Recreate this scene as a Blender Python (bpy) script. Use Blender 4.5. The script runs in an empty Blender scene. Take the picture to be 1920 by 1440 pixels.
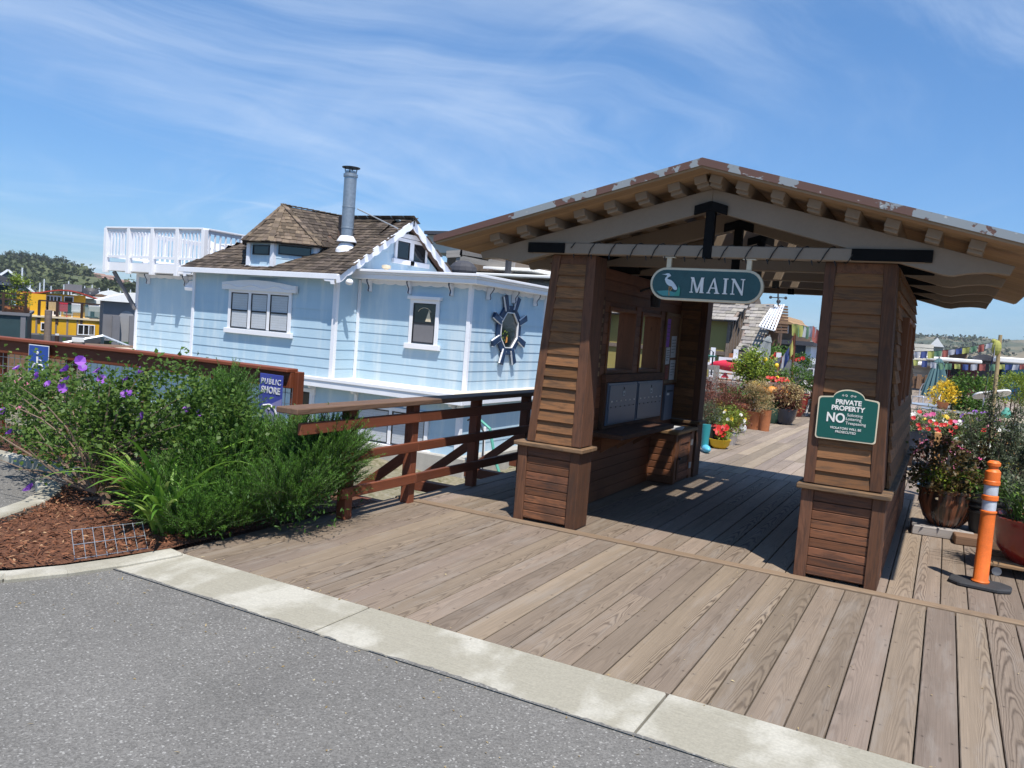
import bpy, bmesh, math, random
import numpy as np
from mathutils import Vector, Matrix
random.seed(7); rng = np.random.default_rng(7)
R = math.radians
scene = bpy.context.scene
col = scene.collection
# ------------------------------------------------------------------ camera
YAW, PITCH, ROLL, FPX, EYE = R(-28.1), R(-3.9), R(-4.4), 1518.0, 1.65
_f = np.array([math.sin(YAW)*math.cos(PITCH), math.cos(YAW)*math.cos(PITCH), math.sin(PITCH)])
_r = np.array([math.cos(YAW), -math.sin(YAW), 0.0]); _d = np.cross(_f, _r)
_r2 = math.cos(ROLL)*_r + math.sin(ROLL)*_d; _d2 = -math.sin(ROLL)*_r + math.cos(ROLL)*_d
CM = np.array([_r2, _d2, _f]); CO = np.array([0, 0, EYE])
cam = bpy.data.cameras.new('camera'); cam_o = bpy.data.objects.new('camera', cam); col.objects.link(cam_o)
cam.sensor_width = 36; cam.lens = 36*FPX/1920; cam.clip_start = 0.05; cam.clip_end = 20000
cam_o.matrix_world = Matrix(((_r2[0], -_d2[0], -_f[0], 0), (_r2[1], -_d2[1], -_f[1], 0), (_r2[2], -_d2[2], -_f[2], EYE), (0, 0, 0, 1)))
scene.camera = cam_o
# ------------------------------------------------------------------ light
SUN = Vector((0.33, -0.36, 1.0)).normalized()
sl = bpy.data.lights.new('sun', 'SUN'); sl.energy = 4.9; sl.angle = R(0.53); sl.color = (1, 0.945, 0.86)
so = bpy.data.objects.new('sun', sl); col.objects.link(so); so.rotation_euler = (-SUN).to_track_quat('-Z', 'Y').to_euler()
scene.view_settings.view_transform = 'Standard'; scene.view_settings.look = 'None'
scene.view_settings.exposure = 0.4; scene.view_settings.gamma = 1.0
scene.render.engine = 'CYCLES'
scene.cycles.use_denoising = True
scene.cycles.max_bounces = 8; scene.cycles.transparent_max_bounces = 12
scene.cycles.sample_clamp_indirect = 8

class NT:
    def __init__(s, tree): s.t = tree
    def n(s, typ, props=None, **kw):
        nd = s.t.nodes.new('ShaderNode'+typ)
        for k, v in (props or {}).items(): setattr(nd, k, v)
        for k, v in kw.items():
            k2 = int(k[1:]) if k[0] == 'i' and k[1:].isdigit() else k.replace('_', ' ')
            sock = nd.inputs[k2]
            if isinstance(v, bpy.types.NodeSocket): s.t.links.new(v, sock)
            else: sock.default_value = v
        return nd
    def ma(s, op, a, b=None, c=None, clamp=False):
        nd = s.n('Math', {'operation': op, 'use_clamp': clamp})
        for i, v in enumerate((a, b, c)):
            if v is None: continue
            if isinstance(v, bpy.types.NodeSocket): s.t.links.new(v, nd.inputs[i])
            else: nd.inputs[i].default_value = v
        return nd.outputs[0]
    def mix(s, f, a, b, mode='MIX'):
        nd = s.n('Mix', {'data_type': 'RGBA', 'blend_type': mode})
        for i, v in ((0, f), (6, a), (7, b)):
            if isinstance(v, bpy.types.NodeSocket): s.t.links.new(v, nd.inputs[i])
            elif i == 0: nd.inputs[0].default_value = v
            else: nd.inputs[i].default_value = (*v, 1) if len(v) == 3 else v
        return nd.outputs[2]
    def xyz(s, x, y, z):
        return s.n('CombineXYZ', i0=x, i1=y, i2=z).outputs[0]
    def noise(s, vec, scale, detail=2, rough=.5, dist=0):
        kw = dict(Scale=float(scale), Detail=float(detail), Roughness=rough, Distortion=float(dist))
        if vec is not None: kw['Vector'] = vec
        return s.n('TexNoise', **kw).outputs[0]
    def mr(s, v, a, b, c=0., d=1., smooth=False):
        return s.n('MapRange', {'interpolation_type': 'SMOOTHSTEP' if smooth else 'LINEAR'}, i0=v, i1=float(a), i2=float(b), i3=float(c), i4=float(d)).outputs[0]

world = bpy.data.worlds.new('World'); scene.world = world; world.use_nodes = True
wt = world.node_tree; wt.nodes.clear(); W = NT(wt)
sky = W.n('TexSky', {'sky_type': 'NISHITA', 'sun_disc': False, 'sun_elevation': math.asin(SUN.z), 'sun_rotation': math.atan2(SUN.x, SUN.y),
                     'altitude': 0, 'air_density': 1.0, 'dust_density': 0.35, 'ozone_density': 3.0})
tcw = W.n('TexCoord').outputs['Generated']
sp = W.n('SeparateXYZ', i0=tcw)
zc = W.ma('ADD', W.ma('MAXIMUM', sp.outputs[2], 0.0), 0.12)
px_, py2 = W.ma('DIVIDE', sp.outputs[0], zc), W.ma('DIVIDE', sp.outputs[1], zc)
# thin cirrus: long streaks on a high flat layer
ang = R(62)
a_ = W.ma('ADD', W.ma('MULTIPLY', px_, math.cos(ang)), W.ma('MULTIPLY', py2, math.sin(ang)))
b_ = W.ma('SUBTRACT', W.ma('MULTIPLY', py2, math.cos(ang)), W.ma('MULTIPLY', px_, math.sin(ang)))
warp = W.noise(W.xyz(W.ma('MULTIPLY', a_, .5), W.ma('MULTIPLY', b_, .5), 3.1), 1.0, 3)
b2 = W.ma('ADD', b_, W.ma('MULTIPLY', warp, 1.6))
n1 = W.noise(W.xyz(W.ma('MULTIPLY', a_, .34), W.ma('MULTIPLY', b2, 1.3), 1.7), 1.0, 8, .62, .5)
n2 = W.noise(W.xyz(W.ma('MULTIPLY', a_, .35), W.ma('MULTIPLY', b_, .4), 9.2), 1.0, 2)
cl = W.ma('MULTIPLY', W.mr(n1, .42, .8, 0, 1, True), W.mr(n2, .36, .66, .1, 1, True))
n3 = W.noise(W.xyz(W.ma('MULTIPLY', b_, .35), W.ma('MULTIPLY', W.ma('ADD', a_, W.ma('MULTIPLY', warp, 1.2)), 1.9), 4.4), 1.0, 7, .62, .3)
n4 = W.noise(W.xyz(W.ma('MULTIPLY', a_, .5), W.ma('MULTIPLY', b_, .5), 2.2), 1.0, 2)
cl = W.ma('ADD', cl, W.ma('MULTIPLY', W.mr(n3, .48, .82, 0, .8, True), W.mr(n4, .42, .62, 0, 1, True)))
cl = W.ma('MULTIPLY', W.ma('MINIMUM', cl, 1.0), .6)
skyc = W.mix(1.0, sky.outputs[0], (0.62, 0.94, 1.16), 'MULTIPLY')
el = W.mr(sp.outputs[2], 0.0, .45, .66, 1.0); skyc = W.mix(1.0, skyc, W.n('CombineColor', i0=W.ma('MULTIPLY', el, .97), i1=el, i2=W.mr(sp.outputs[2], 0., .45, .76, 1.02)).outputs[0], 'MULTIPLY')
skyc = W.mix(cl, skyc, (6.2, 6.9, 7.8))
bg = W.n('Background', Color=skyc, Strength=0.112)
wo = W.n('OutputWorld', Surface=bg.outputs[0])

# ------------------------------------------------------------------ helpers: measured directions
def ray(x, y): return CM.T @ np.array([(x-960)/FPX, (y-720)/FPX, 1.0])
def at(x, y, Y): d = ray(x, y); return CO + d*(Y/d[1])
def atz(x, y, z=0.0): d = ray(x, y); return CO + d*((z-EYE)/d[2])
def atx(x, y, X): d = ray(x, y); return CO + d*(X/d[0])
def V(*a): return np.array(a, float)

# ------------------------------------------------------------------ helpers: meshes
class MB:
    """collects shapes, becomes ONE mesh object"""
    def __init__(s): s.v = []; s.f = []; s.uv = []; s.rn = []; s.mi = []; s.cur = 0
    def add(s, vs, fs, uvs=None, rnd=None):
        b = len(s.v); r = random.random() if rnd is None else rnd
        s.v += [tuple(map(float, p)) for p in vs]; s.rn += [r]*len(vs)
        for i, f in enumerate(fs):
            s.f.append(tuple(b+k for k in f)); s.mi.append(s.cur)
            s.uv.append(uvs[i] if uvs else [(vs[k][0], vs[k][2]) for k in f])
        return s
    def obox(s, c, ax, h, rnd=None, taper=1.0):
        """box: centre, 3 unit axes (grain along ax[0]), half sizes; far end scaled by taper"""
        c = np.array(c, float); ax = [np.array(a, float) for a in ax]
        P = []
        for i in (-1, 1):
            t = taper if i > 0 else 1.0
            for j in (-1, 1):
                for k in (-1, 1): P.append(c+ax[0]*h[0]*i+ax[1]*h[1]*j*t+ax[2]*h[2]*k*t)
        F = [(0, 1, 3, 2), (4, 6, 7, 5), (0, 4, 5, 1), (2, 3, 7, 6), (0, 2, 6, 4), (1, 5, 7, 3)]
        r = random.random() if rnd is None else rnd
        def loc(k): return ((1 if k & 4 else -1)*h[0], (1 if k & 2 else -1)*h[1], (1 if k & 1 else -1)*h[2])
        U = []
        for fi, f in enumerate(F):
            L = [loc(k) for k in f]
            if fi < 2: U.append([(l[2]*.3, l[1]) for l in L])
            elif fi < 4: U.append([(l[0], l[2]) for l in L])
            else: U.append([(l[0], l[1]) for l in L])
        if np.dot(np.cross(ax[0], ax[1]), ax[2]) < 0: F = [f[::-1] for f in F]; U = [u[::-1] for u in U]
        return s.add(P, F, U, r)
    def box(s, x0, x1, y0, y1, z0, z1, grain=None, rnd=None):
        d = [abs(x1-x0), abs(y1-y0), abs(z1-z0)]; c = ((x0+x1)/2, (y0+y1)/2, (z0+z1)/2)
        g = int(np.argmax(d)) if grain is None else 'xyz'.index(grain)
        o = [(g+1) % 3, (g+2) % 3]
        if d[o[0]] < d[o[1]]: o = o[::-1]
        E = np.eye(3); return s.obox(c, [E[g], E[o[0]], E[o[1]]], [d[g]/2, d[o[0]]/2, d[o[1]]/2], rnd)
    def beam(s, p, q, w, h, up=(0, 0, 1), rnd=None):
        p, q = np.array(p, float), np.array(q, float); a = q-p; L = np.linalg.norm(a)
        if L < 1e-6: return s
        a /= L; up = np.array(up, float); b = np.cross(up, a)
        if np.linalg.norm(b) < 1e-4: b = np.cross((1, 0, 0), a)
        b /= np.linalg.norm(b); c = np.cross(a, b)
        return s.obox((p+q)/2, [a, b, c], [L/2, w/2, h/2], rnd)
    def prism(s, poly, o, ex, ey, d, rnd=None):
        """2-D outline (list of (a,b)) in the plane o + a*ex + b*ey, extruded by vector d"""
        o, ex, ey, d = (np.array(t, float) for t in (o, ex, ey, d)); n = len(poly)
        A = [o+ex*a+ey*b for a, b in poly]; B = [p+d for p in A]
        F = [tuple(range(n))[::-1], tuple(range(n, 2*n))]; U = [[poly[k] for k in F[0]], list(poly)]
        for i in range(n):
            j = (i+1) % n; F.append((i, j, n+j, n+i)); U.append([poly[i], poly[j], (poly[j][0], poly[j][1]+.02), (poly[i][0], poly[i][1]+.02)])
        if np.dot(np.cross(ex, ey), d) < 0: F = [f[::-1] for f in F]; U = [u[::-1] for u in U]
        return s.add(A+B, F, U, rnd)
    def quad(s, a, b, c, d, rnd=None): return s.add([a, b, c, d], [(0, 1, 2, 3)], [[(0, 0), (1, 0), (1, 1), (0, 1)]], rnd)
    def tube(s, pts, r, n=8, rnd=None, cap=True):
        P = [np.array(p, float) for p in pts]; rs = r if hasattr(r, '__len__') else [r]*len(P)
        vs, fs = [], []; up = None
        for i, p in enumerate(P):
            t = P[min(i+1, len(P)-1)]-P[max(i-1, 0)]; t = t/(np.linalg.norm(t)+1e-9)
            if up is None: up = np.array((0, 0, 1.)) if abs(t[2]) < .9 else np.array((1., 0, 0))
            b = np.cross(t, up); b /= np.linalg.norm(b)+1e-9; c = np.cross(b, t); up = c
            for k in range(n):
                a = 2*math.pi*k/n; vs.append(p+(b*math.cos(a)+c*math.sin(a))*rs[i])
        for i in range(len(P)-1):
            for k in range(n):
                k2 = (k+1) % n; fs.append((i*n+k, i*n+k2, (i+1)*n+k2, (i+1)*n+k))
        if cap: fs.append(tuple(range(n))[::-1]); fs.append(tuple(range((len(P)-1)*n, len(P)*n)))
        fs = [f[::-1] for f in fs]
        U = [[((k//n)*.1, (k % n)/n) for k in f] for f in fs]
        return s.add(vs, fs, U, rnd)
    def lathe(s, prof, c=(0, 0, 0), n=24, rnd=None, sx=1, sy=1):
        vs, fs = [], []; m = len(prof); c = np.array(c, float)
        for r, z in prof:
            for k in range(n):
                a = 2*math.pi*k/n; vs.append(c+np.array((r*math.cos(a)*sx, r*math.sin(a)*sy, z)))
        for i in range(m-1):
            for k in range(n):
                k2 = (k+1) % n; fs.append((i*n+k, i*n+k2, (i+1)*n+k2, (i+1)*n+k))
        if prof[0][0] > 1e-4: fs.append(tuple(range(n))[::-1])
        if prof[-1][0] > 1e-4: fs.append(tuple(range((m-1)*n, m*n)))
        U = [[((k % n)/n, (k//n)*.1) for k in f] for f in fs]
        return s.add(vs, fs, U, rnd)
    def sphere(s, c, r, n=12, m=8, rnd=None, sc=(1, 1, 1)):
        prof = [(max(1e-5, math.sin(math.pi*i/m)), -math.cos(math.pi*i/m)) for i in range(m+1)]
        b = len(s.v); s.lathe([(p*r, z*r) for p, z in prof], (0, 0, 0), n, rnd)
        for i in range(b, len(s.v)):
            v = s.v[i]; s.v[i] = (v[0]*sc[0]+c[0], v[1]*sc[1]+c[1], v[2]*sc[2]+c[2])
        return s
    def build(s, name, mat, parent=None, bevel=0, smooth=False, angle=40):
        me = bpy.data.meshes.new(name); me.from_pydata(s.v, [], s.f)
        uvl = me.uv_layers.new(name='UVMap'); flat = [c for u in s.uv for p in u for c in p]
        uvl.data.foreach_set('uv', flat)
        at_ = me.attributes.new('rnd', 'FLOAT', 'POINT'); at_.data.foreach_set('value', s.rn)
        for m in (mat if isinstance(mat, (list, tuple)) else [mat]): me.materials.append(m)
        if isinstance(mat, (list, tuple)): me.polygons.foreach_set('material_index', s.mi)
        me.update()
        o = bpy.data.objects.new(name, me); col.objects.link(o)
        if parent is not None: o.parent = parent
        if smooth:
            me.polygons.foreach_set('use_smooth', [True]*len(me.polygons)); me.set_sharp_from_angle(angle=R(angle))
        if bevel:
            b = o.modifiers.new('bevel', 'BEVEL'); b.width = bevel; b.segments = 1; b.limit_method = 'ANGLE'; b.angle_limit = R(40)
        return o

def mesh_np(name, verts, faces, mat, parent=None, rnd=None, smooth=False):
    """fast mesh of equal faces (verts Nx3, faces MxK)"""
    verts = np.asarray(verts, np.float32); faces = np.asarray(faces, np.int32); K = faces.shape[1]
    me = bpy.data.meshes.new(name); me.vertices.add(len(verts)); me.vertices.foreach_set('co', verts.ravel())
    me.loops.add(faces.size); me.loops.foreach_set('vertex_index', faces.ravel())
    me.polygons.add(len(faces)); me.polygons.foreach_set('loop_start', np.arange(0, faces.size, K, dtype=np.int32))
    me.update(calc_edges=True); me.validate()
    if rnd is not None:
        a = me.attributes.new('rnd', 'FLOAT', 'POINT'); a.data.foreach_set('value', np.asarray(rnd, np.float32))
    me.materials.append(mat); o = bpy.data.objects.new(name, me); col.objects.link(o)
    if smooth: me.polygons.foreach_set('use_smooth', [True]*len(me.polygons))
    if parent is not None: o.parent = parent
    return o

def tag(o, label=None, cat=None, group=None, kind=None):
    if label: o['label'] = label
    if cat: o['category'] = cat
    if group: o['group'] = group
    if kind: o['kind'] = kind
    return o
def thing(name, label, cat, loc=(0, 0, 0), rz=0, group=None):
    o = bpy.data.objects.new(name, None); col.objects.link(o); o.empty_display_size = .2
    o.location = [float(t) for t in loc]; o.rotation_euler = (0, 0, rz); return tag(o, label, cat, group)
def copy_tree(o, parent=None):
    c = o.copy(); col.objects.link(c); c.parent = parent
    for ch in list(o.children): copy_tree(ch, c)
    return c

# ------------------------------------------------------------------ materials
MATS = {}
def newmat(name):
    m = bpy.data.materials.new(name); m.use_nodes = True; t = m.node_tree; t.nodes.clear(); N = NT(t)
    N.out = N.n('OutputMaterial'); N.m = m; MATS[name] = m; return N
def finish(N, colr, rough=.6, bump=None, bstr=.3, bdist=.01, metal=0, spec=.4, trans=None, normal=None, coat=0):
    kw = dict(Roughness=rough, Metallic=metal)
    b = N.n('BsdfPrincipled', **kw); b.inputs['Specular IOR Level'].default_value = spec; b.inputs['Coat Weight'].default_value = coat
    if isinstance(colr, bpy.types.NodeSocket): N.t.links.new(colr, b.inputs['Base Color'])
    else: b.inputs['Base Color'].default_value = (*colr, 1)
    if bump is not None:
        bp = N.n('Bump', Strength=bstr, Distance=bdist, Height=bump); N.t.links.new(bp.outputs[0], b.inputs['Normal'])
    sh = b.outputs[0]
    if trans:
        tr = N.n('BsdfTranslucent', Color=trans[1] if isinstance(trans[1], bpy.types.NodeSocket) else (*trans[1], 1))
        sh = N.n('MixShader', i0=trans[0], i1=sh, i2=tr.outputs[0]).outputs[0]
    N.t.links.new(sh, N.out.inputs[0]); return N.m
def pos(N): return N.n('NewGeometry').outputs['Position']
def rnd_(N): return N.n('Attribute', {'attribute_name': 'rnd'}).outputs['Fac']

def plain(name, c, rough=.5, var=.12, scale=6, bump=.0, metal=0, spec=.4, coat=0):
    """painted / solid surface with slight dirt variation"""
    N = newmat(name); p = pos(N); n = N.noise(p, scale, 5, .6); n2 = N.noise(p, scale*14, 2)
    f = N.mr(n, .25, .75, 1-var, 1+var*.6); f2 = N.mr(n2, .3, .7, 1-var*.3, 1+var*.3)
    k = N.ma('MULTIPLY', f, f2); k = N.ma('MULTIPLY', k, N.mr(rnd_(N), 0, 1, 1-var*.4, 1+var*.4))
    c2 = N.mix(1.0, c, N.n('CombineColor', i0=k, i1=k, i2=k).outputs[0], 'MULTIPLY')
    return finish(N, c2, rough, n2 if bump else None, bump, .004, metal, spec, coat=coat)

def wood(name, light, dark, ring=.5, rough=.8, var=.28, A=900., B=5., stain=.25, stain_c=(.05, .04, .035), spec=.25, bstr=.25, knots=.5, mottle=0., nails=False):
    N = newmat(name); uv = N.n('UVMap').outputs[0]; s_ = N.n('SeparateXYZ', i0=uv); u, v = s_.outputs[0], s_.outputs[1]
    r = rnd_(N); off = N.ma('MULTIPLY', r, 53.0); r2 = N.ma('FRACT', N.ma('MULTIPLY', r, 91.7)); r3 = N.ma('FRACT', N.ma('MULTIPLY', r, 37.3))
    us = N.ma('ADD', u, off)
    w1 = N.noise(N.xyz(N.ma('MULTIPLY', us, 1.6), N.ma('MULTIPLY', v, 7.), off), 1.0, 2)
    w2 = N.noise(N.xyz(N.ma('MULTIPLY', us, 6.), N.ma('MULTIPLY', v, 30.), off), 1.0, 2)
    vv = N.ma('ADD', N.ma('ADD', v, N.ma('MULTIPLY', N.ma('SUBTRACT', r2, .5), .15)), N.ma('MULTIPLY', N.ma('SUBTRACT', w1, .5), .07))
    ph = N.ma('ADD', N.ma('MULTIPLY', N.ma('MULTIPLY', vv, vv), N.mr(N.ma('FRACT', N.ma('MULTIPLY', r, 17.9)), 0, 1, A*.55, A*1.5)), N.ma('MULTIPLY', us, B))
    ph = N.ma('ADD', ph, N.ma('MULTIPLY', w1, 3.5)); ph = N.ma('ADD', ph, N.ma('MULTIPLY', w2, 1.1))
    sn = N.ma('ADD', N.ma('MULTIPLY', N.ma('SINE', N.ma('MULTIPLY', ph, 6.2832)), .5), .5)
    late = N.ma('POWER', sn, 2.2)
    st = N.noise(N.xyz(N.ma('MULTIPLY', us, 2.2), N.ma('MULTIPLY', v, 170.), off), 1.0, 3, .65)
    broad = N.noise(N.xyz(N.ma('MULTIPLY', us, .9), N.ma('MULTIPLY', v, 14.), N.ma('ADD', off, 5.)), 1.0, 3)
    amt = N.ma('MULTIPLY', late, N.ma('MULTIPLY', N.ma('MULTIPLY', N.mr(r3, 0, 1, ring*.25, ring*1.15), N.mr(N.ma('ABSOLUTE', vv), .02, .085, 1.0, .35)), N.mr(broad, .3, .62, .5, 1.)))
    c = N.mix(amt, light, dark)
    k = N.ma('MULTIPLY', N.mr(st, .25, .75, .82, 1.12), N.mr(r, 0, 1, 1-var, 1+var*.7)); k = N.ma('MULTIPLY', k, N.mr(broad, .25, .75, .84, 1.14))
    c = N.mix(1.0, c, N.n('CombineColor', i0=k, i1=k, i2=N.ma('MULTIPLY', k, N.mr(r2, 0, 1, .93, 1.05))).outputs[0], 'MULTIPLY')
    big = N.noise(pos(N), 2.3, 5, .65)
    c = N.mix(N.ma('MULTIPLY', N.mr(big, .52, .72, 0, 1, True), stain), c, stain_c)
    kn = N.n('TexVoronoi', {'feature': 'F1'}, Vector=N.xyz(N.ma('MULTIPLY', us, 1.3), N.ma('MULTIPLY', v, 4.5), off), Scale=1.6).outputs[0]
    c = N.mix(N.ma('MULTIPLY', N.mr(kn, .03, .07, 1, 0, True), knots), c, tuple(t*.5 for t in dark))
    if mottle:
        mo = N.noise(N.xyz(N.ma('MULTIPLY', us, 5.), N.ma('MULTIPLY', v, 34.), off), 1.0, 5, .7)
        c = N.mix(N.ma('MULTIPLY', N.mr(mo, .46, .62, 0, 1, True), mottle), c, stain_c)
        sc_ = N.noise(N.xyz(N.ma('MULTIPLY', us, 40.), N.ma('MULTIPLY', v, 220.), off), 1.0, 3, .7)
        c = N.mix(N.ma('MULTIPLY', N.mr(sc_, .66, .74, 0, 1), mottle*.5), c, tuple(min(1, t*1.7) for t in light))
    if nails:
        py_ = N.n('SeparateXYZ', i0=pos(N)).outputs[1]; du = N.ma('MULTIPLY', N.ma('SUBTRACT', N.ma('FRACT', N.ma('DIVIDE', py_, .61)), .5), .61)
        dv = N.ma('SUBTRACT', N.ma('ABSOLUTE', v), .058); dd = N.ma('SQRT', N.ma('ADD', N.ma('MULTIPLY', du, du), N.ma('MULTIPLY', dv, dv)))
        c = N.mix(N.mr(dd, .0035, .0055, .85, 0), c, (.03, .022, .018)); c = N.mix(N.mr(dd, .006, .02, .22, 0), c, (.07, .05, .04))
        mo = N.noise(N.xyz(N.ma('MULTIPLY', us, 1.5), N.ma('MULTIPLY', v, 10.), off), 1.0, 4, .65); c = N.mix(N.mr(mo, .5, .7, 0, .35, True), c, (.27, .24, .21))
    h = N.ma('ADD', N.ma('MULTIPLY', st, .7), N.ma('MULTIPLY', late, -.35))
    return finish(N, c, rough, h, bstr, .004, spec=spec)

def leafmat(name, c1, c2, c3=None, rough=.5, tl=.3, spec=.35):
    N = newmat(name); r = rnd_(N)
    cr = N.n('ValToRGB', i0=r); e = cr.color_ramp.elements; e[0].color = (*c1, 1); e[1].color = (*c2, 1)
    if c3: x = e.new(.88); x.color = (*c2, 1); e[-1].color = (*c3, 1)
    c = cr.outputs[0]
    return finish(N, c, rough, spec=spec, trans=(tl, c))
def glass(name, tint=(.02, .025, .03), rough=.04, tr=.25):
    N = newmat(name); b = N.n('BsdfPrincipled', Roughness=rough); b.inputs['Base Color'].default_value = (*tint, 1); b.inputs['Specular IOR Level'].default_value = .8
    t = N.n('BsdfTransparent'); s = N.n('MixShader', i0=tr, i1=b.outputs[0], i2=t.outputs[0]); N.t.links.new(s.outputs[0], N.out.inputs[0]); return N.m
M = MATS
wood('deck_wood', (.235, .183, .14), (.075, .054, .041), .9, .85, .2, 1350, 4., .22, (.10, .08, .065), nails=True)
wood('dock_wood', (.29, .235, .19), (.15, .12, .105), .55, .9, .25, 1000, 4.)
wood('tan_siding', (.25, .117, .05), (.11, .052, .026), .6, .85, .34, 700, 3., .5, (.075, .05, .034), mottle=.55)
wood('redwood_siding', (.22, .092, .047), (.10, .04, .022), .55, .8, .5, 900, 3., .6, (.05, .033, .026), mottle=.6)
wood('brown_post', (.15, .068, .038), (.07, .03, .018), .5, .8, .3, 900, 3., .4, (.04, .028, .022), mottle=.45)
wood('pillar_cap', (.23, .14, .078), (.11, .065, .036), .6, .8, .25, 900, 4., .6, (.07, .052, .04), mottle=.7)
wood('inner_redwood', (.25, .10, .047), (.12, .045, .022), .5, .65, .3, 900, 3., .3, (.05, .022, .014))
wood('cap_wood', (.36, .225, .12), (.17, .10, .055), .6, .8, .25, 900, 4., .6, (.09, .07, .055))
wood('threshold_wood', (.29, .205, .13), (.15, .10, .065), .6, .85, .2, 900, 3., .3)
wood('roof_plank', (.36, .24, .14), (.24, .15, .085), .4, .8, .12, 900, 2.)
wood('red_rail', (.185, .06, .03), (.13, .038, .02), .45, .6, .25, 900, 3., .3, (.07, .03, .02))
wood('cap_rail', (.19, .115, .078), (.10, .055, .038), .55, .75, .25, 900, 3.)
wood('dark_rail', (.055, .03, .022), (.03, .017, .013), .4, .8, .25)
wood('fence_red', (.19, .054, .025), (.13, .034, .016), .4, .55, .25, 900, 3., .3, (.08, .025, .015))
wood('weathered', (.30, .275, .25), (.15, .135, .12), .6, .9, .3)
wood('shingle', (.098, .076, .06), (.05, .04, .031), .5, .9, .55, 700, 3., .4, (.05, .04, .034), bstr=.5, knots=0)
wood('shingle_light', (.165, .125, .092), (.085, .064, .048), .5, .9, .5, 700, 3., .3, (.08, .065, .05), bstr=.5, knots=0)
wood('dark_shingle', (.16, .12, .10), (.08, .06, .05), .5, .9, .4, knots=0)
wood('brown_board', (.20, .12, .075), (.10, .06, .04), .5, .85, .3)
wood('grey_board', (.24, .19, .16), (.12, .09, .075), .5, .9, .25)
wood('fresh_timber', (.55, .30, .13), (.40, .20, .08), .4, .7, .12)
plain('taupe_paint', (.26, .20, .145), .55, .10, 3)
plain('cream_paint', (.66, .56, .40), .5, .12, 8)
plain('black_steel', (.0075, .0075, .008), .8, .2, 9, spec=.12)
plain('sign_teal', (.028, .085, .088), .45, .25, 10)
plain('sign_green', (.006, .085, .068), .3, .08, 6, coat=.2)
plain('white_paint', (.80, .80, .83), .5, .05, 2)
plain('white_trim', (.78, .79, .84), .5, .07, 2)
plain('cream_deck', (.68, .58, .45), .7, .15, 3)
plain('navy_paint', (.011, .034, .088), .5, .15, 8)
plain('black_frame', (.015, .016, .02), .4, .1)
plain('galvanised', (.40, .43, .46), .42, .22, 14, metal=.75)
plain('dark_metal', (.035, .035, .04), .5, .2)
plain('mailbox_blue', (.13, .165, .23), .4, .08, 4, metal=.1)
plain('letter_white', (.78, .75, .70), .5, .05)
plain('heron_white', (.62, .68, .70), .5, .06)
plain('grass_teal', (.06, .30, .22), .5, .1)
plain('water_teal', (.07, .27, .26), .5, .1)
plain('leg_orange', (.40, .22, .08), .5, .1)
plain('orange_plastic', (.78, .165, .025), .48, .25, 7)
plain('reflective_band', (.48, .51, .56), .45, .3, 18)
plain('black_rubber', (.035, .036, .04), .8, .25, 20, .2)
plain('terracotta', (.42, .15, .06), .8, .25, 9)
plain('green_pot', (.04, .11, .075), .3, .15, coat=.3)
plain('navy_pot', (.02, .03, .055), .25, .15, coat=.4)
plain('red_glaze', (.22, .018, .014), .2, .25, 10, coat=.6)
plain('black_pot', (.03, .032, .034), .4, .2)
plain('soil', (.05, .033, .022), .95, .3, 40, .3)
plain('bright_red', (.62, .02, .025), .5, .15)
plain('bright_yellow', (.80, .52, .03), .5, .12)
plain('pumpkin', (.65, .26, .05), .5, .15)
plain('kayak_red', (.62, .03, .06), .35, .1)
plain('teal_rubber', (.03, .25, .28), .4, .12)
plain('sky_rubber', (.12, .48, .68), .35, .1)
plain('yellow_hull', (.70, .38, .012), .55, .12, 1.2)
plain('red_trim', (.36, .05, .03), .6, .15)
plain('dark_green_hull', (.025, .055, .06), .6, .2, 2)
plain('green_hull', (.07, .16, .07), .6, .45, 1.3)
plain('grey_hull', (.17, .165, .175), .7, .12, 1.5)
plain('grey_door', (.30, .30, .31), .7, .1, 1.5)
plain('charcoal', (.055, .055, .065), .7, .2, 1)
plain('concrete_hull', (.42, .40, .36), .85, .22, 3, .2)
plain('roof_brown', (.12, .075, .055), .85, .2, 2)
plain('roof_white', (.82, .81, .78), .6, .08, 2)
plain('olive_stucco', (.30, .25, .085), .9, .12, 2, .2)
plain('maroon', (.085, .02, .02), .7, .2, 2)
plain('blue_hull', (.02, .14, .28), .6, .12, 2)
plain('beige_siding', (.52, .49, .42), .7, .1, 2)
plain('umbrella_teal', (.10, .19, .21), .85, .2, 3)
plain('umbrella_grey', (.28, .30, .30), .85, .3, 3)
plain('bamboo', (.42, .31, .16), .6, .2, 12)
plain('chair_white', (.82, .82, .82), .35, .05)
plain('bark', (.12, .075, .05), .9, .35, 30, .4)
plain('twig', (.20, .14, .10), .9, .3, 40)
plain('sail_cloth', (.75, .75, .76), .7, .1)
plain('mast_white', (.66, .68, .70), .5, .1)
plain('black_cover', (.05, .053, .058), .65, .25, 6)
plain('sign_blue', (.025, .07, .30), .35, .08)
plain('shore_blue', (.06, .075, .33), .35, .08)
plain('shore_lilac', (.27, .26, .48), .35, .08)
plain('paper_white', (.66, .66, .66), .8, .12, 30)
plain('paper_purple', (.30, .11, .50), .8, .1)
plain('cork', (.22, .12, .06), .9, .25, 40)
plain('ornament_pink', (.75, .10, .30), .5, .1)
plain('wire', (.45, .47, .48), .35, .2, 40, metal=.8)
plain('rope_dark', (.03, .03, .03), .8, .2)
plain('rock', (.16, .15, .14), .9, .4, 12, .5)
plain('hill_house', (.62, .52, .45), .8, .15, .4)
plain('hill_house_roof', (.30, .19, .15), .8, .15, .4)
plain('stone_block', (.42, .40, .36), .9, .25, 12, .3)
plain('slate', (.085, .10, .135), .7, .2, 2)
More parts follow.
